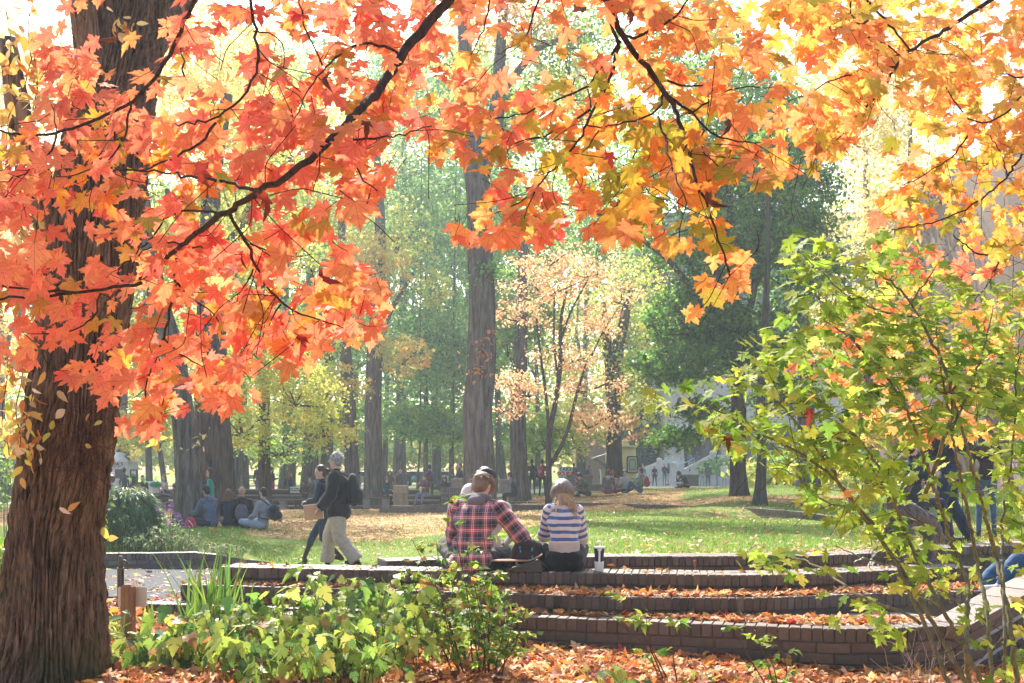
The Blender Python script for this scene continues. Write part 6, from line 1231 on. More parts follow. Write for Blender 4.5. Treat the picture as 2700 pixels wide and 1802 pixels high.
e, J = person('young woman in blue and white striped sweater and grey beanie, seated back turned', (gx[0], gx[1], Z1 - .02), -2, 'ground', 'fair', ('blond', 'cap'), (.5, .5, .5), (.012, .012, .014), height=1.66, fem=True, bulk=1.08, shw=.128, headdown=.05, vox=.011, detail=1, topname='striped_sweater', topmat=stripes(), hat=('beanie', 'knit'), hatk=1.13, lean=.08, hunch=.30, headpitch=.55, headyaw=-.1, hips=.07, loose=.9, wrinkle=.006,
              armL=((.05, .16, -.24), (-.12, .18, .0)), armR=((.06, .12, -.25), (-.10, .20, .0)), legs=dict(L=((-.2, .42, .2), (-.12, .52, -.1)), R=((.2, .42, .2), (.12, .52, -.1))))
hd, hu, hf, hr = J['head'], J['hu'], J['hf'], J['hr']; ro = []; ti = []
for k in range(110):
    s = q_.uniform(-1, 1); g_ = 1 if q_.uniform() < .5 else 0
    ro.append(hd - hu * .03 + hr * s * .075 - hf * (.075 * math.sqrt(max(0, 1 - s * s)) + .01)); tx = (.085 + .06 * q_.uniform() if g_ else s * .10 - .02)
    ti.append(J['neck'] - J['up'] * q_.uniform(.02, .17) - J['fw'] * .118 + hr * tx)
strands(e, 'hair_strands', HAIR['blond'], ro, ti, .003, .014)
m_ = MB(); m_.box(hd + hu * .03 - hf * .122 - hr * .05, (.008, .004, .024)); m_.build('hat_label', cloth((.02, .02, .02)), e, local=True)
# plaid man's neighbours on the far side of the bench
e2, J2 = person('person with a fluffy pale pink bobble hat sitting beyond the plaid shirt', (upx(1233, 10.2), 10.25, Z1 - .19), 15, 'ground', 'fair', ('brown', 'short'), (.62, .58, .57), (.05, .05, .06), height=1.70, fem=True, vox=.014, hat=('beanie', 'pinkknit'), hunch=.2, armL='lap', armR='lap')
e2, J2 = person('person with short black hair sitting half hidden behind the plaid shirt', (upx(1281, 10.3), 10.35, Z1 - .10), 10, 'ground', 'brown', ('black', 'curly'), (.50, .48, .47), (.04, .04, .05), height=1.86, vox=.014, armL='lap', armR='lap')

# ---------------------------------------------------------------- things on the bench
def rem(label, name, cat, prims, mat, loc, vox=.008, smooth=3, wrinkle=.003, part='bag'):
    e = empty(name, loc, label, cat); m_ = MB(); prims(m_); remesh(m_, part, [mat], e, vox, smooth, wrinkle=wrinkle); return e
bp = empty('backpack', (upx(1390, 9.45), 9.5, Z1), 'dark brown backpack with small turquoise marks standing between the seated pair', 'backpack')
m_ = MB(); m_.ell((0, 0, .13), (.15, .11, .15), n=18, m=12); m_.ell((.02, .02, .2), (.12, .09, .07)); m_.ell((.0, -.07, .09), (.11, .06, .09)); remesh(m_, 'bag', [cloth((.045, .03, .035))], bp, .008, 3, wrinkle=.006)
m_ = MB()
for x, z in ((-.065, .20), (-.06, .17), (.045, .19), (.045, .12), (.04, .18)): m_.box((x, -.128 + abs(z - .12) * .3, z), (.012, .006, .022))
m_.build('stitching', pm('turquoise', (.03, .42, .48), rough=.5), bp, local=True)
m_ = MB(); m_.tube([(-.03, .0, .27), (0, 0, .31), (.04, 0, .27)], .008, 6); m_.tube(smoothline([(.12, -.05, .22), (.16, -.08, .1), (.12, -.09, .01)], .02), .012, 6); m_.build('strap', cloth((.02, .02, .02)), bp, True, local=True)
bag = empty('bag', (upx(1395, 9.22), 9.27, Z1), 'small glossy black bag lying on the brick edge beside the striped sweater', 'bag')
m_ = MB(); m_.prism([(-.16, 0), (.11, 0), (.12, .03), (.105, .09), (.075, .115), (.04, .09), (-.08, .055), (-.15, .04)], -.06, .06); remesh(m_, 'body', [pm('black_nylon', (.02, .022, .026), rough=.28, spec=.6, var=.2)], bag, .006, 3, wrinkle=.002)
m_ = MB(); m_.tube(smoothline([(.10, -.03, .08), (.15, -.04, .05), (.16, -.02, .005)], .02), .006, 6); m_.build('strap', cloth((.02, .02, .02)), bag, True, local=True)
sk = empty('skateboard', (upx(1310, 9.35), 9.42, Z1), 'wooden skateboard resting on its wheels under the plaid shirt', 'skateboard')
m_ = MB(); X = np.linspace(-.34, .40, 24); top = [(x, .095 + (.055 * max(0, (abs(x - .03) - .24) / .13) ** 1.5 if abs(x - .03) > .24 else 0)) for x in X]; m_.prism([(x, z) for x, z in top] + [(x, z - .011) for x, z in top[::-1]], -.095, .095); m_.build('deck', pm('deck_wood', (.50, .30, .20), rough=.4, spec=.5, var=.2, scale=10), sk, local=True)
m_ = MB()
for x in (-.19, .2):
    for y in (-.085, .085): m_.tube([(x, y - .017, .028), (x, y + .017, .028)], .028, 18)
m_.build('wheel', pm('wheel_rubber', (.62, .40, .20), rough=.4), sk, False, local=True)
m_ = MB()
for x in (-.19, .2): m_.tube([(x, -.1, .028), (x, .1, .028)], .007, 8); m_.box((x, 0, .06), (.07, .05, .045)); m_.tube([(x, 0, .03), (x + .03, 0, .08)], .018, 8)
m_.build('truck', pm('truck_metal', (.3, .3, .31), rough=.35, metal=.8), sk, local=True)
cup = empty('cup', (upx(1580, 9.27), 9.27, Z1), 'tall dark blue and white paper cup with lid and straw standing on the brick edge', 'cup')
m_ = MB(); m_.lathe((0, 0, .004), [(.036, 0), (.037, .005), (.041, .075), (.0415, .085)], 28); m_.build('cup_base', pm('white_paper', (.80, .80, .80), rough=.5, var=.05), cup, True, local=True)
m_ = MB(); m_.lathe((0, 0, .086), [(.0335, 0), (.046, .115), (.046, .118)], 28); m_.build('sleeve', pm('navy_paper', (.02, .05, .14), rough=.5, var=.08), cup, True, local=True)
m_ = MB(); m_.prism([(-.010, .086), (.006, .086), (.008, .20), (-.010, .20)], -.047, -.030); m_.prism([(-.018, .186), (.016, .186), (.016, .202), (-.018, .202)], -.0485, -.030); m_.build('printed_letter', pm('white_print', (.85, .85, .85), rough=.5, var=.02, bump=0), cup, local=True)
m_ = MB(); m_.lathe((0, 0, .203), [(.050, 0), (.052, .006), (.052, .014), (.046, .017)], 28); m_.build('lid', MC['white_paper'], cup, True, local=True)
m_ = MB(); m_.tube([(.006, 0, .215), (.012, 0, .275)], .0032, 8); m_.build('straw', MC['white_print'], cup, True, local=True)
ap = empty('anchor_post', at(1832, 1503, 9.75), 'tiny rusty metal stub on the bench wall gap', 'post'); m_ = MB(); m_.lathe((0, 0, 0), [(.007, 0), (.007, .07), (.012, .072), (.012, .085), (.004, .09)], 10); m_.build('rod', pm('rust', (.30, .16, .07), rough=.7, metal=.3, var=.4, scale=60), ap, True, local=True)

# ---------------------------------------------------------------- post with the sign, water pipe
wp = empty('sign_post', at(338, 1690, 8.5), 'square brown wooden post holding a blank pale sign seen from behind', 'post')
wood = pm('post_wood', (.27, .13, .065), rough=.75, var=.35, scale=6, stretch=(6, 6, .8), bump=.4, bscale=30)
h_ = (1690 - 1548) / F * 8.5
m_ = MB(); m_.box((0, 0, h_ / 2 - .05), (.092, .092, h_ + .1), bev=.004); m_.lathe((0, 0, 0), [(.065, h_), (.040, h_ + .022)], 4); V = m_.V[-1]; a = R(45); V[:, :2] = V[:, :2] @ np.array([[math.cos(a), math.sin(a)], [-math.sin(a), math.cos(a)]]); m_.build('post', wood, wp, local=True)
def rrect(w_, h__, r, n=4): return [(sx * (w_ / 2 - r) + r * math.cos(t), sz * (h__ / 2 - r) + r * math.sin(t)) for sx, sz, t0 in ((1, 1, 0), (-1, 1, 90), (-1, -1, 180), (1, -1, 270)) for t in [R(t0 + 90 * i / n) for i in range(n + 1)]]
m_ = MB(); m_.prism([(x + .015, z + h_ - .085) for x, z in rrect(.232, .158, .012)], .048, .052); m_.build('sign_plate', pm('sign_back', (.62, .56, .50), rough=.45, var=.05, scale=3, bump=.05), wp, local=True)
ws = empty('water_standpipe', at(318, 1560, 9.2), 'old metal water standpipe with a curved spout beside the path', 'standpipe')
pipe = pm('old_pipe', (.11, .10, .09), rough=.5, metal=.5, var=.4, scale=30); hp_ = (1560 - 1468) / F * 9.2
m_ = MB()
for a in range(6): m_.tube([(.024 * math.cos(a * 1.05), .024 * math.sin(a * 1.05), -.05), (.024 * math.cos(a * 1.05), .024 * math.sin(a * 1.05), hp_ * .62)], .006, 6)
m_.tube([(0, 0, -.05), (0, 0, hp_ * .66)], .016, 10); m_.lathe((0, 0, 0), [(.030, hp_ * .6), (.030, hp_ * .68)], 14); m_.build('pipe', pipe, ws, local=True)
m_ = MB(); m_.lathe((0, 0, 0), [(.022, hp_ * .68), (.020, hp_ * .97), (.014, hp_ * 1.02)], 14); m_.tube(smoothline([(.01, 0, hp_ * .86), (.035, 0, hp_ * .90), (.055, 0, hp_ * .84), (.056, 0, hp_ * .78)], .01), .009, 8); m_.build('spout', pipe, ws, True, local=True)

# ---------------------------------------------------------------- the walking pair
Ym = 17.2; gz = float(zg(upx(910, Ym), Ym))
e, J = person('grey-haired man in dark jacket and beige trousers striding with an orange folder in hand', (upx(893, Ym), Ym, gz), -88, 'walk', 'fair', ('grey', 'fluffy'), (.018, .016, .020), (.50, .375, .27), height=1.86, vox=.012, detail=1, loose=1.9, wrinkle=.007, lean=.06, headyaw=.25, headpitch=.05, coat=.10, bulk=1.22,
              legs=dict(L=((-.09, -.02, .50), (-.09, -.30, .13)), R=((.09, .16, .53), (.09, .20, .09))), armL=((.06, .04, -.28), (.03, .18, -.20)), armR='swing')
ro = []; ti = []; hd, hu, hf, hr = J['head'], J['hu'], J['hf'], J['hr']
for k in range(300):
    v = q_.normal(0, 1, 3); v /= np.linalg.norm(v); p = hd + hu * (.035 + .10 * abs(v[2])) + hr * .085 * v[0] - hf * (.02 + .095 * abs(v[1]) * (1 if v[1] < .4 else -.5)); ro.append(p); ti.append(p + (p - hd) * .22 + np.array([0, 0, -.015]) + q_.normal(0, .008, 3))
strands(e, 'hair_strands', HAIR['white'], ro, ti, .0032, .012)
gl = MB()
for s in (-1, 1): gl.tube([hd + hr * s * .08 + hu * .01, hd + hr * s * .075 + hf * .09 + hu * .012], .002, 5); c = hd + hf * .105 + hr * s * .034; gl.tube([c + hu * .016 * math.cos(a) + hr * .02 * math.sin(a) for a in np.linspace(0, 6.28, 14)], .0018, 5)
gl.build('glasses', pm('glasses_metal', (.5, .5, .5), rough=.3, metal=.8), e, True, local=True)
backpack('black backpack with red zip piping on the striding grey-haired man', e, J, (.02, .02, .025), size=(.155, .11, .26), accent=(.05, .02, .03), low=.06)
hand = Wd(e, J['wrL'] + np.array([0, .05, -.07])); fo = empty('folder', hand, 'orange-tan paper folder with white edge carried by the striding man', 'folder')
fo.rotation_euler = (0, R(-6), R(4))
m_ = MB(); m_.box((-.035, .055, .02), (.30, .012, .24)); m_.build('cover', pm('manila', (.66, .33, .15), rough=.6, var=.08, scale=4), fo, local=True)
m_ = MB(); m_.box((-.035, .063, .026), (.305, .003, .25)); m_.box((.118, .055, .02), (.008, .016, .238)); m_.build('paper_edge', MC['white_print'], fo, local=True)
Yw = 17.7; gz = float(zg(upx(845, Yw), Yw))
e, J = person('dark-haired woman in dark jacket, jeans and brown boots walking beside the grey-haired man', (upx(858, Yw), Yw, gz), -84, 'walk', 'fair', ('brown', 'pony'), (.02, .035, .05), (.025, .04, .08), height=1.64, fem=True, vox=.012, detail=1, shoes=(.06, .03, .03), boots=1, lean=.12, loose=.7, headpitch=.1, headyaw=-.5,
              legs=dict(R=((.09, .24, .54), (.09, .42, .10)), L=((-.09, .02, .48), (-.09, -.30, .16))), armL=((.02, .06, -.26), (-.06, .18, -.02)), armR='swing')
backpack('bulky navy shoulder backpack slung low on the walking woman', e, J, (.018, .024, .04), size=(.17, .13, .22), low=.16, off=(-.10, -.04, 0), accent=(.02, .025, .04))

# ---------------------------------------------------------------- group under the grey trunk
def gr(px, Y): x = upx(px, Y); return (x, Y, float(zg(x, Y)))
e, J = person('woman with long black hair, sunglasses and a teal green jacket standing by the grey trunk', (upx(553, 28), 28, -1.62), -110, 'stand', 'tan', ('black', 'long'), (.01, .20, .17), (.012, .012, .014), height=1.70, fem=True, vox=.013, detail=1, skirt=False, coat=.12, armL='down', armR=((.05, .05, -.26), (-.04, .2, -.04)))
m_ = MB(); hd, hu, hf, hr = J['head'], J['hu'], J['hf'], J['hr']
for s in (-1, 1): m_.ell(hd + hf * .096 + hr * s * .034 + hu * .0, (.028, .010, .022), ax=np.array([hr, hf, hu]))
m_.tube([hd + hf * .1 - hr * .07, hd + hf * .105, hd + hf * .1 + hr * .07], .004, 6); m_.build('sunglasses', pm('lens', (.01, .01, .012), rough=.1, spec=.7, var=0, bump=0), e, True, local=True)
m_ = MB(); m_.ell(J['chest'] + J['fw'] * .075 - J['up'] * .02, (.07, .06, .2), ax=np.array([hr, J['fw'], J['up']])); m_.build('shirt', cloth((.01, .01, .012)), e, True, local=True)
c = Wd(e, J['wrR']); ct = empty('coat', c, 'black coat draped over the arm of the woman in teal', 'coat'); m_ = MB(); m_.ell((-.06, -.02, -.10), (.10, .06, .16)); m_.ell((-.12, 0, -.22), (.07, .05, .20)); m_.ell((-.03, 0, -.26), (.06, .05, .24)); remesh(m_, 'cloth', [cloth((.012, .012, .013))], ct, .014, 3, wrinkle=.012)
fl = empty('yellow_folder', Wd(e, J['wrR'] + np.array([0, .03, .12])), 'narrow yellow folder held upright by the woman in teal', 'folder'); m_ = MB(); m_.box((0, 0, .02), (.02, .16, .24)); m_.build('cover', pm('yellow_card', (.80, .66, .12), rough=.6, var=.05), fl, local=True)
GS2 = dict(vox=.013, detail=1)
e, J = person('person in a blue-grey hoodie sitting cross-legged on the grass holding an open book', gr(556, 24.2), -55, 'ground', 'tan', ('black', 'short'), (.10, .125, .18), (.03, .035, .05), height=1.78, hunch=.15, lean=.12, hood=(.10, .125, .18), armL=((.05, .12, -.25), (-.05, .26, -.02)), armR='lap', headpitch=.15, **GS2)
bk = empty('book', Wd(e, (J['wrL'] + J['wrR']) / 2 + np.array([-.05, .14, .05])), 'open white book in the hands of the hoodie wearer on the grass', 'book'); m_ = MB(); m_.box((-.07, 0, .01), (.15, .21, .014), ax=np.array([[.97, 0, .2], [0, 1, 0], [-.2, 0, .97]])); m_.box((.07, 0, .01), (.15, .21, .014), ax=np.array([[.97, 0, -.2], [0, 1, 0], [.2, 0, .97]])); m_.build('pages', MC['white_print'], bk, local=True)
e, J = person('person with auburn hair and a navy jacket sitting on the grass, second from the left', gr(603, 24.5), 5, 'ground', 'fair', ('auburn', 'bob'), (.018, .03, .06), (.03, .03, .04), height=1.58, fem=True, bulk=.98, armL='lap', armR='lap', **GS2)
e, J = person('bald person in a black hooded top sitting on the grass, third from the left', gr(638, 24.5), -12, 'ground', 'tan', ('black', 'bald'), (.014, .013, .016), (.02, .02, .025), height=1.72, hood=(.02, .02, .022), bulk=1.08, armL='lap', armR='lap', **GS2)
backpack('grey-mauve backpack on the bald seated person', e, J, (.11, .10, .13), size=(.15, .10, .22), low=.1)
e, J = person('dark-haired person in light grey jacket and round black backpack sitting on the grass', gr(692, 24.0), -70, 'ground', 'fair', ('black', 'short'), (.24, .25, .30), (.30, .33, .40), height=1.72, lean=-.25, hunch=.35, armL='lap', armR='back', headyaw=.2, **GS2)
backpack('round black backpack on the light grey jacket at the right of the seated group', e, J, (.012, .015, .022), size=(.15, .13, .20), low=.08)
c = gr(503, 23.6); rbg = empty('red_bag', c, 'small red daypack lying on the grass beside the book reader', 'bag'); m_ = MB(); m_.ell((0, 0, .12), (.11, .09, .14)); m_.ell((.05, -.03, .07), (.09, .08, .08)); remesh(m_, 'bag', [cloth((.50, .03, .05))], rbg, .012, 2, wrinkle=.006); m_ = MB(); m_.tube([(-.02, -.08, .18), (.05, -.12, .12), (.09, -.11, .04)], .012, 6); m_.build('strap', cloth((.5, .5, .5)), rbg, True, local=True)
c = gr(558, 22.6); yc = empty('drink_cup', c, 'small amber drink cup standing on the grass in front of the seated group', 'cup'); m_ = MB(); m_.lathe((0, 0, 0), [(.035, 0), (.045, .09)], 16); m_.build('cup', pm('amber', (.75, .38, .05), rough=.3), yc, True, local=True); m_ = MB(); m_.lathe((0, 0, .0905), [(.046, 0), (.046, .012)], 16); m_.build('lid', cloth((.12, .06, .03)), yc, True, local=True)

# ---------------------------------------------------------------- people further off
def P(label, px, Y, face, **kw):
    z = kw.pop('z', None); l = gr(px, Y); l = (l[0], l[1], l[2] if z is None else z); kw.setdefault('vox', .026); kw.setdefault('armL', 'down'); hd_ = kw.pop('head', None); e, J = person(label, l, face, **kw)
    if hd_: e.location.z = (H - hd_) / F * Y - float(J['head'][2] + .128) * e.scale[2]
    return e, J
def zpy(py, Y): return (H - py) / F * Y
BG = 'people on and around the park steps'
e, J = P('man in black jacket and jeans standing with backpack, beside the red trousers', 682, 52, -30, hair=('black', 'short'), top=(.02, .02, .025), bottom=(.12, .17, .26), head=1223); backpack('black backpack on the leftmost standing man', e, J, (.02, .02, .02))
P('bearded man in a dark shirt and bright red trousers standing by the far steps', 718, 52, 60, hair=('darkcap', 'short'), top=(.03, .025, .028), bottom=(.40, .03, .05), armR='hold', armL='hold', head=1230, height=1.78)
P('person in brown sitting and eating between the red trousers and the far lawn', 690, 47.2, 60, pose='sit', hair=('auburn', 'short'), top=(.16, .07, .05), bottom=(.05, .05, .06), armR='eat', armL='eat', head=1261, height=1.6, fem=True)
P('person in a maroon top sitting sideways on the steps eating', 708, 46.9, -80, pose='sit', hair=('black', 'short'), top=(.20, .03, .06), bottom=(.03, .03, .04), armR='eat', armL='eat', skin='tan', head=1271, height=1.7)
e, J = P('red-haired woman in a navy top looking right beside the small placard', 765, 50, 75, hair=('red', 'long'), top=(.02, .025, .06), bottom=(.04, .05, .09), fem=True, head=1244, height=1.66, armR='hold'); backpack('dark backpack on the red-haired woman', e, J, (.03, .02, .04))
P('person in black sitting on the steps checking a phone, legs stretched out', 803, 47.0, 210, pose='sit', hair=('black', 'short'), top=(.015, .016, .02), bottom=(.02, .02, .03), armR='hold', armL='hold', skin='tan', head=1265, bare_arms=True, headpitch=.5)
P('person in an olive brown jacket sitting behind the phone user', 818, 49, 190, pose='sit', hair=('sandy', 'short'), top=(.10, .07, .05), bottom=(.16, .13, .11), head=1260, armL='lap', armR='lap')
P('person in blue-grey standing behind the walking woman', 836, 55, 170, hair=('brown', 'short'), top=(.13, .16, .22), bottom=(.05, .05, .07), head=1251, height=1.65)
e, J = P('person in black with a grey hood standing on the steps right of the broad trunk', 990, 49, 15, hair=('brown', 'bun'), top=(.02, .02, .022), bottom=(.13, .14, .10), head=1233, height=1.74, hood=(.35, .35, .36)); backpack('bright red backpack on the person by the broad trunk', e, J, (.45, .02, .05), size=(.16, .10, .22))
P('laughing woman in a teal blouse sitting with clasped hands on the steps', 1020, 47.0, 165, pose='sit', hair=('black', 'long'), top=(.02, .07, .10), bottom=(.02, .03, .05), fem=True, armL='knees', armR='knees', skin='fair', head=1260, height=1.68)
P('long-haired woman in olive standing behind the concrete bin', 1028, 52, 180, hair=('auburn', 'long'), top=(.10, .10, .07), bottom=(.08, .06, .08), fem=True, head=1241, height=1.66, armR='hold')
P('person in a maroon jacket and blue shirt standing left of the bald man', 1045, 54, 80, hair=('brown', 'short'), top=(.28, .04, .08), bottom=(.10, .16, .28), fem=True, head=1241, height=1.64)
P('bald man in a navy jumper standing behind the concrete bin', 1056, 54, -80, hair=('sandy', 'bald'), top=(.02, .03, .055), bottom=(.10, .14, .20), head=1237, height=1.76)
P('young man in maroon hoodie and blue jeans eating from a bowl on the steps', 1120, 47.0, 205, pose='sit', hair=('black', 'short'), top=(.15, .045, .08), bottom=(.13, .22, .38), armL='hold', armR='eat', skin='fair', head=1252, height=1.78, bulk=1.1, hood=(.17, .05, .09), vox=.02, legs=dict(L=((-.14, .40, .50), (-.16, .55, .08)), R=((.14, .38, .52), (.16, .60, .08))), headpitch=.4)
e, J = P('man in a blue jacket walking away behind the maroon hoodie', 1133, 50, 0, hair=('black', 'short'), top=(.09, .13, .24), bottom=(.05, .05, .06), head=1225, height=1.86); backpack('dark red backpack on the man in the blue jacket', e, J, (.12, .03, .06), size=(.14, .09, .24))
P('dark-haired person sitting bent over papers on the planter wall', 1174, 43, 185, pose='sit', hair=('black', 'long'), top=(.04, .05, .05), bottom=(.04, .04, .05), fem=True, head=1255, armL='lap', armR='lap', headpitch=.6, lean=.2)
P('person in an olive coat standing left of the tallest trunk', 1192, 50, 90, hair=('black', 'short'), top=(.07, .09, .07), bottom=(.05, .10, .16), head=1224, height=1.66)
P('person in black and white sitting on the planter block near the tallest trunk', 1212, 45, -120, pose='sit', hair=('black', 'short'), top=(.03, .03, .05), bottom=(.10, .14, .22), head=1220, height=1.7, armR='hold')
P('bearded man in a black jacket sitting bent on the steps right of the tallest trunk', 1360, 41, -75, pose='sit', hair=('black', 'short'), top=(.022, .025, .032), bottom=(.03, .03, .04), head=1245, lean=.35, armL='lap', armR='knees', height=1.84, bulk=1.12)
P('man in dark clothes standing in front of the medium grey trunk', 1403, 53, 10, hair=('black', 'short'), top=(.02, .025, .03), bottom=(.04, .05, .08), head=1211, height=1.8)
e, J = P('student with a bun and maroon top walking away behind the young tan tree', 1430, 50, 12, hair=('black', 'bun'), top=(.16, .05, .09), bottom=(.02, .022, .03), fem=True, head=1211 , height=1.74, legs=dict(L=((-.12, .06, .50), (-.14, .02, .09)), R=((.12, -.04, .50), (.16, -.12, .09))), vox=.018); backpack('red and grey backpack on the student with a bun', e, J, (.42, .05, .08), size=(.15, .10, .23), accent=(.30, .32, .36), off=(-.05, 0, 0))
P('man in a dark shirt standing behind the scuba sign', 1513, 70, 10, hair=('black', 'short'), top=(.04, .05, .06), bottom=(.05, .05, .06), head=1221, height=1.78)
e, J = P('man in a pink checked shirt standing with a navy backpack', 1555, 66, 40, hair=('brown', 'short'), top=(.36, .16, .18), bottom=(.10, .16, .28), head=1225, height=1.72); backpack('navy backpack on the man in the pink shirt', e, J, (.04, .05, .09), size=(.15, .1, .26))
P('curly-haired person in an olive sweater sitting on the grass writing', 1552, 41, -85, pose='ground', hair=('black', 'curly'), top=(.085, .10, .05), bottom=(.04, .05, .05), armL='hold', armR='eat', lean=.25, hunch=.35, headpitch=.3, height=1.86, head=1247, vox=.02)
P('person in a grey-brown sweater sitting on the low wall looking right', 1618 - 14, 43, 10, pose='ground', hair=('auburn', 'short'), top=(.12, .11, .11), bottom=(.25, .06, .08), armL='lap', armR='prop', hunch=.25, height=1.86, head=1238, hood=(.45, .42, .43), vox=.02)
P('person in a pale plaid shirt sitting close behind the grey-brown sweater', 1615, 44.5, 15, pose='ground', hair=('sandy', 'short'), top=(.45, .30, .30), bottom=(.05, .05, .06), armL='lap', armR='lap', height=1.8, head=1240)
P('person in a blue cap and light grey sweatshirt sitting reading', 1648, 46, 185, pose='ground', hair=('blue', 'short'), hat=('cap', 'blue'), top=(.40, .41, .44), bottom=(.04, .05, .06), armL='hold', armR='hold', height=1.8, head=1239, bulk=1.1, headpitch=.3)
e, J = P('bearded man in a grey-green jacket sitting on the grass facing left', 1688, 43, -80, pose='ground', hair=('black', 'short'), top=(.20, .24, .20), bottom=(.06, .12, .22), armL='eat', armR='knees', height=1.86, head=1234, legs=dict(L=((-.15, .38, .40), (-.1, .50, .07)), R=((.15, .38, .36), (.12, .52, .07))), vox=.02); backpack('crimson backpack on the bearded man in the grey-green jacket', e, J, (.34, .04, .06), size=(.16, .11, .22))
P('man with short white hair in a blue-grey shirt beyond the bearded man', 1695, 78, 170, hair=('grey', 'short'), top=(.13, .20, .26), bottom=(.3, .3, .32), head=1226)
P('blond woman in a black coat and leggings standing before the stairs', 1726, 84, 180, hair=('blond', 'bob'), top=(.02, .022, .028), bottom=(.015, .015, .02), fem=True, head=1227, height=1.68, legs=dict(L=((-.12, .02, .5), (-.16, 0, .08)), R=((.12, .02, .5), (.16, 0, .08))))
P('person in a black jacket and grey jeans standing talking before the stairs', 1752, 84, 160, hair=('blond', 'short'), top=(.04, .045, .055), bottom=(.22, .26, .30), head=1222, height=1.72, armR='hold')
e, J = P('dark-haired person in cream trousers facing left before the stairs', 1762, 85, -90, hair=('brown', 'long'), top=(.03, .035, .045), bottom=(.60, .50, .45), fem=True, head=1222, height=1.72)
P('person in a dark top sitting slumped on the grassy mound crest', 1812, 47, -110, pose='ground', hair=('black', 'short'), top=(.05, .06, .10), bottom=(.13, .08, .07), skin='tan', lean=.35, hunch=.4, headpitch=.5, armL='knees', armR='eat', height=1.7, head=1242)
P('man in grey vest and green sleeves with pale jeans standing by the outdoor stairs', 1851, 83, 10, hair=('sandy', 'bald'), top=(.10, .17, .15), bottom=(.34, .42, .50), head=1221, height=1.76)
P('man in black jacket and dark cap, back turned, near the thick dark trunk', 1867, 80, -5, hair=('black', 'short'), hat=('cap', 'darkcap'), top=(.045, .05, .05), bottom=(.05, .06, .09), head=1221, height=1.78, bulk=1.15)
P('man in a cap and navy jacket standing sideways near the dark trunk', 1891, 82, -80, hair=('black', 'short'), hat=('cap', 'grey'), top=(.05, .08, .13), bottom=(.14, .22, .36), head=1220, height=1.74)
P('man in white cap and white shirt with shoulder bag near the thick dark trunk', 1910, 78, 185, hair=('grey', 'short'), hat=('cap', 'whitecap'), top=(.66, .62, .64), bottom=(.26, .27, .32), head=1219, height=1.76, armL='down', armR='down')
P('person in a blue top walking down the outdoor stairs', 1820, 90, 180, hair=('brown', 'short'), top=(.14, .22, .34), bottom=(.28, .36, .46), head=1191, height=1.7, fem=True)
P('person in dark blue at the top of the outdoor stairs', 1838, 93, 175, hair=('brown', 'short'), top=(.12, .15, .20), bottom=(.08, .10, .14), head=1190, height=1.74)
P('dark figure standing in the sunlight right of the thin leaning trunk', 2035, 62, 185, hair=('black', 'short'), top=(.02, .02, .03), bottom=(.02, .02, .03), height=1.6)
# left kiosk queue
P('broad man in a brown sweater with a shoulder strap queuing at the left kiosk', 279, 44, 5, hair=('brown', 'short'), top=(.22, .11, .08), bottom=(.05, .05, .06), head=1226, height=1.84, bulk=1.15)
P('person in a pale knitted hat queuing beside the brown sweater', 297, 40, 10, hair=('brown', 'long'), hat=('beanie', 'pinkknit'), top=(.5, .5, .55), bottom=(.06, .06, .08), fem=True, head=1247, height=1.62)
P('woman with a dark bun and black jacket at the left kiosk window', 328, 46, 15, hair=('black', 'bun'), top=(.03, .04, .045), bottom=(.04, .04, .05), fem=True, head=1234, height=1.76)
P('person with very dark long hair behind the drooping shrub', 354, 34, 20, hair=('black', 'bob'), top=(.05, .03, .03), bottom=(.04, .04, .05), fem=True, head=1252, height=1.62)
P('man in a black shirt standing right of the kiosk menu board', 376, 46, 150, hair=('black', 'short'), top=(.025, .025, .03), bottom=(.05, .05, .07), skin='tan', head=1253, height=1.72)
P('brown-haired woman in a lilac cardigan leaning on the bleachers', 432, 46, 195, hair=('auburn', 'bob'), top=(.34, .31, .38), bottom=(.12, .19, .30), fem=True, head=1253, height=1.66, armL='lap', armR='hold')
P('grey-blond person in black eating from a wrap on the left bleachers', 436, 45, 195, pose='sit', hair=('blond', 'short'), top=(.02, .02, .022), bottom=(.16, .14, .12), armL='eat', armR='eat', headpitch=.4, head=1275, height=1.72)
P('person in a dark beanie sitting hunched beside the wrap eater', 463, 44.6, 200, pose='sit', hair=('brown', 'long'), hat=('beanie', 'darkcap'), top=(.06, .045, .04), bottom=(.05, .035, .04), armL='eat', armR='lap', fem=True, headpitch=.5, head=1276, height=1.68)
# right-hand side, behind the green shrub
e, J = person('tall man in dark clothes bending forward behind the green vine maple at the far right', gr(2505, 14.3), -60, 'stand', 'fair', ('black', 'short'), (.022, .025, .032), (.02, .035, .07), height=1.86, vox=.013, detail=1, lean=.45, armL='hold', armR='hold', bulk=1.08, legs=dict(L=((-.12, .1, .5), (-.14, -.02, .08)), R=((.12, .0, .5), (.16, -.2, .08))))
backpack('dark green backpack on the tall bending man at the far right', e, J, (.015, .05, .04), size=(.17, .13, .26))
e, J = person('person in a dark padded coat crouched close to the bending man', gr(2405, 13.8), 60, 'sit', 'fair', ('black', 'short'), (.02, .028, .045), (.02, .03, .05), height=1.7, vox=.016, armL='knees', armR='hold', seat=.5)
e, J = person('person in a dark top and jeans carrying a cream coat at the far right', gr(2600, 15.5), 20, 'stand', 'fair', ('brown', 'long'), (.035, .02, .03), (.06, .10, .17), height=1.62, fem=True, vox=.018, armR='hold')
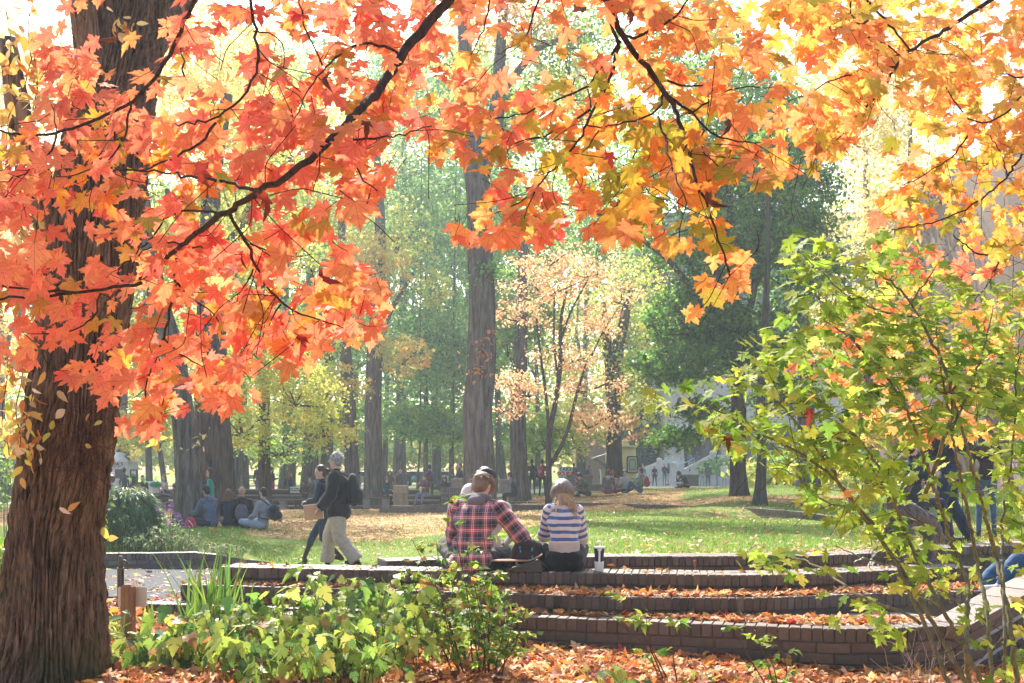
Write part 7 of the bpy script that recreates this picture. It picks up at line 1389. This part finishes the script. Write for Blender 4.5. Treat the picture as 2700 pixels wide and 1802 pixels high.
ct = empty('coat', Wd(e, J['wrR'] + np.array([.02, .06, -.02])), 'long cream coat hanging over an arm at the far right', 'coat'); m_ = MB(); m_.ell((0, 0, -.05), (.13, .08, .10)); m_.ell((-.05, 0, -.35), (.09, .06, .36)); m_.ell((.08, .02, -.30), (.07, .05, .32)); remesh(m_, 'cloth', [cloth((.62, .48, .38))], ct, .014, 3, wrinkle=.014)
e, J = person('person in a pale pink top cut off by the right edge of the picture', gr(2715, 15.5), 185, 'stand', 'fair', ('blond', 'long'), (.70, .55, .52), (.62, .50, .42), height=1.66, fem=True, vox=.02)
e, J = person('person in blue jeans and white sneakers sitting on the sloping wall at the right edge', (upx(2800, 9.1), 9.2, -1.02), -90, 'ground', 'fair', ('brown', 'short'), (.03, .03, .04), (.04, .10, .21), shoes=(.60, .60, .62), height=1.76, vox=.013, detail=1, legs=dict(L=((-.1, .38, .26), (-.1, .52, .07)), R=((.12, .42, .18), (.1, .60, .02))), armL='lap', armR='lap')
# ================================================================ bleachers, bins, kiosks, signs, lamps, cars, statue
far_brick = pm('far_brick', None, rough=.8, spec=.3, var=.25, scale=6, bump=.3, use_col=True)
bl = empty('bleacher_steps', at(800, 1320, 44), 'wide rows of dark brick bleacher steps crossing the park behind the leafy lawn', 'steps')
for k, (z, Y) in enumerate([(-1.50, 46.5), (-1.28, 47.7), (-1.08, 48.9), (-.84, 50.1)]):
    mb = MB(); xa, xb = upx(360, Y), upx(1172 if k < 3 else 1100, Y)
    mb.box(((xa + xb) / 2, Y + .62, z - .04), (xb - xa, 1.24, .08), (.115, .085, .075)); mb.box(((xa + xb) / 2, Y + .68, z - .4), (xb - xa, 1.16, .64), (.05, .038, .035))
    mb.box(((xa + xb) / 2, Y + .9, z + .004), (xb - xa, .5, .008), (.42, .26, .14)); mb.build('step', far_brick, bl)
for px in range(400, 1160, 130):
    pass
wood2 = pm('bench_wood', (.13, .09, .07), rough=.6, var=.3, scale=6, stretch=(1, 8, 8))
def bench(label, px0, px1, py, Y, hgt=.42, grp='low benches along the bleachers'):
    a = at(px0, py, Y); b = at(px1, py, Y); e = empty('bench', ((a[0] + b[0]) / 2, Y, a[2] - hgt), label, 'bench', grp); w_ = b[0] - a[0]
    for k in range(3):
        m_ = MB(); m_.box((0, -.16 + k * .16, hgt), (w_, .13, .06), bev=.006); m_.build('seat', wood2, e, local=True)
    for s in (-.36, .36):
        m_ = MB(); m_.box((w_ * s, 0, hgt / 2 - .02), (.30, .36, hgt - .03), bev=.01); m_.build('leg', pm('bench_concrete', (.25, .23, .21), rough=.85, var=.2, scale=5), e, local=True)
bench('dark low bench in front of the bleachers left of the walking man', 725, 880, 1318, 45.6)
bench('dark low bench right of the walking man, near the concrete bin', 958, 1026, 1314, 45.6)
bench('dark low bench left of the seated group, beyond the grass', 560, 700, 1322, 45.8)
# row of slatted benches on the far sunlit lawn
fb = empty('folding_bench', at(648, 1265, 78), 'long row of pale slatted benches on the far sunlit lawn', 'bench')
for k in range(10):
    m_ = MB(); p = at(622 + k * 5.6, 1258, 78); m_.box(p, (.14, .08, .30), ax=np.array([[1, 0, 0], [0, .8, .6], [0, -.6, .8]])); m_.build('seat', conc, fb)
m_ = MB(); a = at(618, 1268, 78); b = at(678, 1268, 78); m_.box((a + b) / 2, (b[0] - a[0], .3, .06)); m_.build('rail', conc, fb)
# concrete bin
cb = empty('litter_bin', at(1057, 1332, 46.0), 'square exposed-concrete litter bin with two dark side openings on the steps', 'bin')
cm = pm('bin_concrete', (.36, .28, .19), rough=.9, var=.25, scale=12, bump=.6, bscale=60); w_ = 37 / F * 46; h_ = 52 / F * 46
m_ = MB(); m_.box((0, 0, h_ * .79), (w_, w_, h_ * .42), bev=.01); m_.build('top', cm, cb, local=True)
m_ = MB(); m_.box((0, 0, h_ * .06), (w_, w_, h_ * .12), bev=.01)
for x, ww in ((-.43, .14), (0, .38), (.43, .14)): m_.box((x * w_, -w_ * .38 + .02, h_ * .35), (ww * w_, w_ * .2, h_ * .46))
m_.box((0, w_ * .1, h_ * .35), (w_ * .86, w_ * .7, h_ * .46), (.2, .2, .2)); m_.build('base', cm, cb, local=True)
def block(label, px0, px1, py0, py1, Y, dep, name='concrete_block', mat=None, cat='block'):
    a = at(px0, py0, Y); b = at(px1, py1, Y); e = empty(name, ((a[0] + b[0]) / 2, Y + dep / 2, b[2]), label, cat); w_ = b[0] - a[0]; h_ = a[2] - b[2]
    m_ = MB(); m_.box((0, 0, h_ * .86), (w_ + .06, dep + .06, h_ * .28), bev=.015); m_.build('cap', mat or cm, e, local=True)
    m_ = MB(); m_.box((0, 0, h_ * .36), (w_, dep, h_ * .715), bev=.01); m_.build('base', mat or cm, e, local=True)
block('plain concrete block on top of the planter left of the tallest trunk', 1192, 1240, 1262, 1290, 43.2, 1.0)
gcon = pm('grey_stone', (.22, .20, .19), rough=.85, var=.25, scale=6)
block('concrete pedestal table right of the tallest trunk', 1316, 1348, 1264, 1300, 40.5, .6, mat=gcon)
block('dark low stone bench beside the scuba sign', 1497, 1562, 1252, 1296, 46, .7, 'stone_bench', gcon, 'bench')
block('dark stone seat under the people sitting by the kiosk trunk', 1550, 1640, 1277, 1296, 45, .8, 'stone_bench', gcon, 'bench')
block('small dark box seat behind the slumped person on the mound', 1802, 1842, 1252, 1282, 49, .7, 'stone_bench', gcon, 'bench')
# text helper
def text(s, size, mat, parent, loc, name='lettering', font=None, bold=0.0, rot=(R(90), 0, 0), sx=1.0):
    cu = bpy.data.curves.new(name, 'FONT'); cu.body = s; cu.size = size; cu.extrude = .003; cu.offset = bold; cu.align_x = 'CENTER'; cu.align_y = 'CENTER'; cu.space_character = sx
    o = bpy.data.objects.new(name, cu); COL.objects.link(o); dg = bpy.context.evaluated_depsgraph_get(); me = bpy.data.meshes.new_from_object(o.evaluated_get(dg)); bpy.data.objects.remove(o)
    me.materials.clear(); me.materials.append(mat); q = bpy.data.objects.new(name, me); COL.objects.link(q); q.parent = parent; q.location = loc; q.rotation_euler = rot; return q
white = pm('white_board', (.72, .72, .74), rough=.5, var=.06, scale=3, bump=.05); ink = pm('ink_dark', (.02, .05, .12), rough=.6, var=0, bump=0); inkr = pm('ink_red', (.62, .03, .05), rough=.6, var=0, bump=0); inkb = pm('ink_blue', (.03, .14, .30), rough=.6, var=0, bump=0); inkk = pm('ink_black', (.03, .03, .03), rough=.6, var=0, bump=0)
# scuba sign
Y = 62; c = at(1491, 1285, Y); ss = empty('banner_sign', c, 'white upright banner reading TAKE SCUBA FOR CREDIT between the young tree and the kiosk', 'sign'); w_ = 37 / F * Y; h_ = 54 / F * Y
m_ = MB(); m_.box((0, 0, h_ / 2), (w_, .05, h_), bev=.005); m_.build('board', white, ss, local=True)
text('TAKE', .27, inkb, ss, (0, -.03, h_ * .87), bold=.012, sx=1.15); text('SCUBA', .31, inkr, ss, (0, -.03, h_ * .65), bold=.016); text('FOR CREDIT', .13, inkb, ss, (0, -.03, h_ * .46), bold=.006); text('SIGN UP HERE', .0001, inkb, ss, (0, .02, h_ * .3)) if False else None
for s in (-1, 1):
    m_ = MB(); m_.box((s * w_ * .42, 0, -.12), (.05, .3, .26)); m_.build('foot', conc, ss, local=True)
# placard
Y = 46; c = at(777, 1302, Y); pc = empty('placard', c, 'small white hand-lettered placard propped on the steps by the red-haired woman', 'sign'); w_ = 24 / F * Y; h_ = 16 / F * Y
m_ = MB(); m_.box((0, 0, h_ * .62), (w_, .02, h_), bev=.003); m_.build('board', white, pc, local=True); m_ = MB(); m_.box((0, .03, 0), (.04, .03, h_ * .9)); m_.build('stake', wood2, pc, local=True)
text('PICTURES', .085, inkk, pc, (0, -.014, h_ * .80), bold=.004); text('TONIGHT', .095, inkk, pc, (0, -.014, h_ * .45), bold=.004)
# left kiosk
Y = 52; c = at(298, 1300, Y); kx = empty('food_kiosk', c, 'white food kiosk with a BASHA\'S fascia beyond the drooping shrub at left', 'kiosk'); s_ = Y / F
m_ = MB(); W2 = 74 * s_; m_.box((0, .8, 40 * s_), (W2, 1.5, 80 * s_)); m_.build('body', white, kx, local=True)
m_ = MB(); m_.box((0, .0, 74 * s_), (W2 + .1, .12, 16 * s_), bev=.01); m_.box((0, .6, 82.5 * s_), (W2 + .3, 1.9, .05)); m_.build('fascia', white, kx, local=True)
text("BASHA'S", 11.5 * s_, inkk, kx, (2 * s_, -.07, 75.5 * s_), bold=.004, sx=1.25); text('MEDITERRANEAN CUISINE', 3.6 * s_, inkb, kx, (2 * s_, -.07, 69 * s_))
for x, w_ in ((-12, 24), (16, 26)):
    m_ = MB(); 
    for s in (-1, 1): m_.box(((x + s * w_ / 2) * s_, .03, 50 * s_), (.06, .06, 28 * s_))
    for z in (36, 64): m_.box((x * s_, .03, z * s_), (w_ * s_, .06, .06))
    fo = m_.build('window', white, kx, local=True); m_ = MB(); m_.box((x * s_, .045, 50 * s_), ((w_ - 1) * s_, .02, 27 * s_)); m_.build('pane', MC['glass_dark'], fo, local=False) if False else m_.build('pane', MC['glass_dark'], kx, local=True)
m_ = MB(); m_.box((5 * s_, -.16, 32 * s_), (W2 * .8, .35, .05)); m_.build('counter', conc, kx, local=True)
m_ = MB(); m_.lathe((8 * s_, .8, 83 * s_), [(.28, 0), (.26, .12), (.16, .2), (.16, .3), (.24, .34), (.1, .42)], 16); m_.build('roof_vent', conc, kx, True, local=True)
for (px, py, Y, lab, w__, hh) in ((353, 1300, 49, 'dark framed menu board standing at the right of the left kiosk', 18, 62), (1820 / 1, 0, 0, '', 0, 0)):
    if not w__: continue
    s_ = Y / F; mbn = empty('menu_board', at(px, py, Y), lab, 'sign'); m_ = MB(); z0 = (hh - 32) * s_
    for s in (-1, 1): m_.box((s * (w__ / 2 - 1) * s_, 0, z0 + 16 * s_), (3.4 * s_, .08, 32 * s_)); m_.box((s * (w__ / 2 - 1) * s_, 0, z0 / 2), (.05, .06, z0))
    for z in (1.5, 30.5): m_.box((0, 0, z0 + z * s_), ((w__ - 4) * s_, .08, 3.4 * s_))
    m_.build('frame', inkk, mbn, local=True); m_ = MB(); m_.box((0, .01, z0 + 16 * s_), ((w__ - 4) * s_, .03, 27 * s_), ); m_.build('panel', conc, mbn, local=True); m_ = MB(); m_.box((0, -.012, z0 + 15 * s_), (8 * s_, .01, 20 * s_)); m_.build('menu', white, mbn, local=True)
block('plain pale grey cabinet right of the left kiosk', 386, 404, 1270, 1302, 47, .8, 'cabinet', white, 'cabinet')
# yellow kiosk
Y = 63; s_ = Y / F; yk = empty('yellow_kiosk', at(1640, 1292, Y), 'cream yellow round-cornered kiosk with a hatch awning behind the forked dark trunk', 'kiosk')
cream = pm('cream_paint', (.72, .62, .36), rough=.5, var=.08, scale=3, bump=.05); H_ = 112
def rr(w_, d_, r): return rrect(w_, d_, r, 6)
m_ = MB(); m_.prism([(x + 0, y + .8) for x, y in rr(76 * s_, 1.7, .35)], 0, H_ * s_, axis='z'); m_.build('body', cream, yk, True, local=True)
m_ = MB(); m_.prism([(x, y + .8) for x, y in rr(84 * s_, 1.95, .4)], H_ * s_ + .004, (H_ + 5) * s_, axis='z'); m_.lathe((12 * s_, .8, (H_ + 5) * s_), [(.26, 0), (.26, .12), (.2, .14), (.2, .28), (.26, .3), (.12, .36)], 16); m_.build('roof', cream, yk, True, local=True)
m_ = MB(); bx0 = 27
o_ = rrect(30 * s_, 46 * s_, .12, 5); i_ = rrect(24 * s_, 40 * s_, .10, 5)
n_ = len(o_); V = [[x + bx0 * s_, -.10, z + 66 * s_] for x, z in o_] + [[x + bx0 * s_, -.10, z + 66 * s_] for x, z in i_] + [[x + bx0 * s_, -.06, z + 66 * s_] for x, z in o_] + [[x + bx0 * s_, -.06, z + 66 * s_] for x, z in i_]
Q = [[i, (i + 1) % n_, n_ + (i + 1) % n_, n_ + i] for i in range(n_)] + [[i, 2 * n_ + i, 2 * n_ + (i + 1) % n_, (i + 1) % n_] for i in range(n_)] + [[n_ + i, n_ + (i + 1) % n_, 3 * n_ + (i + 1) % n_, 3 * n_ + i] for i in range(n_)]
m_.add(V, [np.array(Q)]); m_.box((bx0 * s_, -.075, 66 * s_), (16 * s_, .02, 28 * s_)); m_.build('frame', inkk, yk, local=True)
m_ = MB(); m_.box((bx0 * s_, -.065, 66 * s_), (27 * s_, .02, 42 * s_)); m_.box((bx0 * s_, -.09, 66 * s_), (13 * s_, .02, 24 * s_)); m_.build('menu', pm('grey_panel', (.42, .44, .40), rough=.4, var=.1), yk, local=True)
m_ = MB(); a = -78 * s_; m_.add([[a, -.9, 84 * s_], [-36 * s_, -.9, 98 * s_], [-36 * s_, .9, 98 * s_], [a, .9, 84 * s_], [a, -.9, 82.5 * s_], [-36 * s_, -.9, 96.5 * s_], [-36 * s_, .9, 96.5 * s_], [a, .9, 82.5 * s_]], [np.array([[0, 1, 2, 3], [7, 6, 5, 4], [0, 4, 5, 1], [1, 5, 6, 2], [2, 6, 7, 3], [3, 7, 4, 0]])]); m_.build('awning', white, yk, local=True)
m_ = MB(); m_.tube([(-74 * s_, -.8, 83 * s_), (-38 * s_, -.8, 58 * s_)], .02, 6); m_.tube([(-74 * s_, .8, 83 * s_), (-38 * s_, .8, 58 * s_)], .02, 6); m_.build('awning_arm', inkk, yk, True, local=True)
m_ = MB(); m_.box((-44 * s_, .2, 52 * s_), (26 * s_, 1.4, .06)); m_.box((-44 * s_, .6, 25 * s_), (20 * s_, .8, 50 * s_)); m_.build('counter', conc, yk, local=True)
m_ = MB(); m_.box((-31 * s_, -.2, 62 * s_), (12 * s_, .05, 12 * s_)); m_.build('teal_sign', pm('teal_card', (.02, .34, .36), rough=.5, var=.1), yk, local=True)
# lamp posts
def lamp(label, px, py_top, Y, py_base, grp='green globe lamp posts'):
    s_ = Y / F; b = at(px, py_base, Y); e = empty('lamp_post', b, label, 'lamp post', grp); h_ = (py_base - py_top) * s_; dk = pm('lamp_green', (.02, .05, .04), rough=.4, metal=.3)
    m_ = MB(); m_.lathe((0, 0, 0), [(.16, 0), (.14, .3), (.07, .4), (.055, h_ * .8), (.09, h_ - .62), (.11, h_ - .58)], 14); m_.build('pole', dk, e, True, local=True)
    m_ = MB(); m_.lathe((0, 0, h_ - .58), [(.11, 0), (.19, .14), (.20, .38), (.12, .46)], 16); m_.build('lamp_shade', pm('lamp_glass', (.75, .75, .72), rough=.3, var=.03, bump=0), e, True, local=True); m_ = MB(); m_.lathe((0, 0, h_ - .12), [(.16, 0), (.08, .1), (.02, .16)], 14); m_.build('finial', dk, e, True, local=True)
lamp('old style lamp post with a white globe above the left kiosk', 312, 1186, 56, 1300); lamp('slim dark lamp post at the left of the left kiosk', 287, 1120, 60, 1300)
lamp('lamp post with pale lantern before the ivy wall', 1698, 1105, 92, 1285)
# parked cars far away
def car(label, px, Y, col):
    s_ = 1.0; b = at(px, 1283, Y); e = empty('parked_car', b, label, 'car', 'cars parked beyond the trees'); pmx = pm('car_paint_%d' % px, col, rough=.25, spec=.6, var=.03, bump=0)
    prof = [(-2.2, .35), (-2.25, .75), (-2.1, .95), (-1.5, 1.02), (-1.0, 1.42), (.45, 1.45), (1.15, 1.02), (2.0, .88), (2.25, .65), (2.2, .35)]
    m_ = MB(); m_.prism(prof, -.85, .85); remesh(m_, 'body', [pmx], e, .05, 2)
    m_ = MB(); m_.prism([(-1.35, 1.02), (-.92, 1.36), (-.35, 1.38), (-.35, 1.02)], -.872, .872); m_.prism([(-.27, 1.02), (-.27, 1.38), (.38, 1.38), (.98, 1.02)], -.872, .872); m_.build('window', MC['glass_dark'], e, local=True)
    for x in (-1.4, 1.4):
        for y in (-.80, .80):
            m_ = MB(); m_.tube([(x, y - .1, .33), (x, y + .1, .33)], .33, 18); wl = m_.build('wheel', pm('tyre', (.02, .02, .02), rough=.8), e, local=True); m_ = MB(); m_.tube([(x, y - .11, .33), (x, y + .11, .33)], .19, 14); r_o = m_.build('rim', MC['rail_metal'], e, local=True); r_o.parent = wl
for px, lab, col in ((1082, 'white car parked left of the slim sapling beyond the trees', (.7, .7, .72)), (1112, 'silver-white car parked right of the slim sapling beyond the trees', (.62, .65, .68)), (1036, 'pale blue-grey car half hidden behind a far stout trunk', (.45, .5, .55)), (980, 'grey car glimpsed beyond the broad brown trunk', (.35, .37, .4)), (1172, 'white car glimpsed left of the tallest trunk', (.7, .7, .7))): car(lab, px, 100, col)
c = at(1091, 1268, 66); bgq = empty('plastic_bag', c, 'turquoise plastic bag standing on the planter near the slim sapling', 'bag'); m_ = MB(); m_.ell((0, 0, .1), (.16, .12, .16)); m_.tube([(0, 0, .2), (.02, 0, .36)], [.06, .02], 8); remesh(m_, 'bag', [pm('turq_bag', (.12, .50, .55), rough=.4)], bgq, .03, 2, wrinkle=.01)
c = at(394, 1278, 37.5); bgq = empty('duffel_bag', c, 'green duffel bag on the left bleachers', 'bag'); m_ = MB(); m_.ell((.22, 0, .0), (.22, .15, .12)); remesh(m_, 'bag', [cloth((.02, .20, .10))], bgq, .02, 2, wrinkle=.01); m_ = MB(); m_.tube([(.1, 0, .08), (.22, 0, .18), (.34, 0, .08)], .012, 6); m_.build('handle', inkk, bgq, True, local=True)
c = at(424, 1318, 36.5); bgq = empty('backpack', c, 'black backpack lying at the feet of the wrap eater on the left bleachers', 'backpack'); m_ = MB(); m_.ell((.1, 0, .1), (.24, .16, .12)); remesh(m_, 'bag', [cloth((.02, .02, .022))], bgq, .02, 2, wrinkle=.01); m_ = MB(); m_.tube([(0, -.15, .12), (.1, -.18, .2), (.22, -.15, .12)], .014, 6); m_.build('strap', inkk, bgq, True, local=True)

# gnarled driftwood-like beast sculpture behind the green shrub
def stz(p): return np.array(p)
st = empty('sculpture', at(2330, 1500, 10.4), 'gnarled grey-brown beast sculpture with a low turtle-like head, half hidden by the green shrub', 'sculpture')
brz = pm('gnarled_bronze', (.10, .082, .072), rough=.55, spec=.5, var=.5, scale=14, bump=1.0, bscale=40)
m_ = MB(); s_ = 10.4 / F
def q3(px, py, d=0): return at(px, py, 10.4 + d) - at(2330, 1500, 10.4)
def ch(pts, rs):
    for (a, ra), (b, rb) in zip(zip(pts, rs), zip(pts[1:], rs[1:])): capsule(m_, a, b, ra * s_, rb * s_, n=10)
ch([q3(2262, 1487), q3(2278, 1482), q3(2300, 1490)], [9, 12, 8]); ch([q3(2300, 1490), q3(2320, 1470), q3(2330, 1430), q3(2345, 1390), q3(2365, 1350)], [10, 24, 22, 20, 26])
ch([q3(2300, 1490), q3(2325, 1478)], [10, 14]); ch([q3(2365, 1350), q3(2400, 1360, .1), q3(2440, 1380, .2), q3(2470, 1420, .2)], [30, 34, 30, 20]); ch([q3(2400, 1365, .1), q3(2385, 1420, -.1), q3(2360, 1455, -.1), q3(2390, 1490, -.15)], [24, 18, 17, 20])
ch([q3(2440, 1380, .2), q3(2455, 1440, .1), q3(2440, 1490, .0)], [22, 16, 18]); ch([q3(2365, 1350), q3(2345, 1310), q3(2330, 1270), q3(2300, 1250), q3(2288, 1268)], [24, 20, 16, 16, 10]); ch([q3(2345, 1310), q3(2385, 1290, .1), q3(2410, 1250, .1)], [18, 14, 8])
ch([q3(2385, 1420), q3(2420, 1470), q3(2470, 1490)], [14, 16, 10])
for k in range(5): ch([q3(2295 + k * 14, 1488 + (k % 2) * 4, -.08), q3(2286 + k * 14, 1500, -.16)], [6, 3])
remesh(m_, 'figure', [brz], st, .012, 1, wrinkle=.022)

# ================================================================ drooping laceleaf shrub, purple flowers, left border plants
ls = empty('laceleaf_shrub', G(335, 17.2), 'rounded drooping grey-green laceleaf shrub behind the low brick wall at left', 'shrub')
LS = [(3, (.10, .20, .10)), (3, (.15, .26, .12)), (1, (.26, .34, .14)), (.6, (.30, .22, .14))]
r = np.random.default_rng(401); n = 15000; c = at(338, 1375, 17.2); ax_ = np.array([95, 90]) / F * 17.2
u = r.normal(0, 1, (n, 3)); u /= np.linalg.norm(u, axis=1)[:, None]; u[:, 2] = np.where(u[:, 2] < -.3, -u[:, 2], u[:, 2]); rad = r.uniform(.72, 1.0, n) * (1 + .12 * np.sin(u[:, 0] * 9) * np.cos(u[:, 1] * 7 + u[:, 2] * 5))
Pp = c + u * rad[:, None] * [ax_[0], ax_[0] * .85, ax_[1]]; Pp[:, 2] -= r.uniform(0, .22, n) * (1 - np.abs(u[:, 2])); td = u.copy(); td[:, 2] = -.9 - r.uniform(0, .4, n)
thin = (np.array([[0, 0, 0], [.07, .4, .02], [0, 1, -.1], [-.07, .4, .02]]), np.array([[0, 1, 2, 3]]))
V, Fs, C = scatter(thin, Pp, frames(u + r.normal(0, .3, (n, 3)), td), r.uniform(.09, .17, n), pick(LS, n, .15, r), r=r); mesh_np('foliage', V, Fs, leafmat('lace_leaf', .35), ls, C, None)
mb = MB()
for k in range(26): v = u[k * 7]; lim(mb, [G(335, 17.2), c - [0, 0, ax_[1] * .5] + v * .15, c + v * [ax_[0], ax_[0] * .8, ax_[1]] * .9], .025, .006, 5)
mb.build('stem', barkmat('bark_pale', (.12, .10, .08), (.30, .27, .24), sc=3), ls, True)
herb('border_shrub', 'dull green shrub with small leaves left of the laceleaf shrub, beside the big trunk', 'shrub', G(268, 16.6), (.35, .4), 50, lambda x, y: 1.25, LOBED, .09, 7, [(2, (.16, .24, .07)), (2, (.26, .34, .08)), (1, (.12, .2, .08))], 402, lean=.3)
FLW = [(1, (.30, .08, .42)), (1, (.40, .14, .52))]
pf = empty('purple_flowers', G(470, 16.8), 'tall stems of purple phlox flowers in front of the grey furrowed trunk', 'flowers'); mb = MB(); LPp = []; FP = []
for (px, py) in [(418, 1340), (450, 1328), (425, 1358), (438, 1368), (445, 1382), (458, 1350), (470, 1358), (470, 1366), (460, 1372), (483, 1380), (486, 1388), (498, 1392), (416, 1370), (432, 1345), (405, 1352), (449, 1343)]:
    t_ = at(px, py, 16.8 + r.uniform(-.4, .4)); b_ = G(px + r.uniform(-14, 14), t_[1]); lim(mb, [b_, (b_ + t_) / 2 + r.normal(0, .02, 3), t_], .006, .003, 5)
    FP += [t_ + r.normal(0, .024, 3) for _ in range(13)]
    for _ in range(16): LPp.append(b_ + (t_ - b_) * r.uniform(.1, .85) + r.normal(0, .04, 3))
mb.build('stem', stemg, pf, True); FP = np.array(FP); k = len(FP); V, Fs, C = scatter(KITE, FP, frames(r.normal(0, 1, (k, 3)), r.normal(0, 1, (k, 3))), .024, pick(FLW, k, .15, r), r=r); mesh_np('petals', V, Fs, leafmat('petal', .4), pf, C, None)
LPp = np.array(LPp); k = len(LPp); V, Fs, C = scatter(OVAL, LPp, frames(r.normal(0, 1, (k, 3)), r.normal(0, 1, (k, 3)) - [0, 0, .5]), .07, pick([(1, (.2, .3, .12)), (1, (.32, .40, .2))], k, .15, r), r=r); mesh_np('foliage', V, Fs, bushleaf, pf, C, None)
for i, (px, Y, h_, lab) in enumerate([(410, 16.6, .42, 'low grey-green border plant at the foot of the laceleaf shrub'), (470, 16.7, .36, 'feathery pale green border plant under the purple flowers'), (520, 16.9, .22, 'low tuft of border plant between the flowers and the lawn'), (350, 16.3, .3, 'low trailing border plant right behind the brick kerb wall'), (598, 17.0, .22, 'tiny isolated grassy tuft at the edge of the lawn')]):
    herb('border_plant', lab, 'plant', G(px, Y), (.3, .25), 34, lambda x, y, h_=h_: h_, OVAL, .06, 8, [(2, (.20, .28, .12)), (2, (.30, .38, .18)), (1, (.40, .36, .2))], 410 + i, 'border plants beside the lawn', lean=.4)
herb('garden_bush', 'leafy light green bush at the far left edge beyond the path', 'shrub', G(-20, 18.5), (.6, .6), 90, lambda x, y: 2.1, LOBED, .11, 9, [(2, (.22, .36, .07)), (2, (.34, .46, .10)), (1, (.12, .22, .05))], 420, lean=.25)

# ================================================================ air
hz = bpy.data.meshes.new('haze'); mb = MB(); mb.box((0, 48, 12), (200, 128, 28)); ho = mb.build('haze', None, None); ho.data.materials.clear()
m, t, o = newmat('haze'); v = N(t, 'ShaderNodeVolumePrincipled'); v.inputs['Color'].default_value = (.80, .92, 1.0, 1); v.inputs['Density'].default_value = .0015; v.inputs['Anisotropy'].default_value = .35
t.links.new(v.outputs[0], o.inputs['Volume']); ho.data.materials.append(m); tag(ho, None, None, kind='stuff')
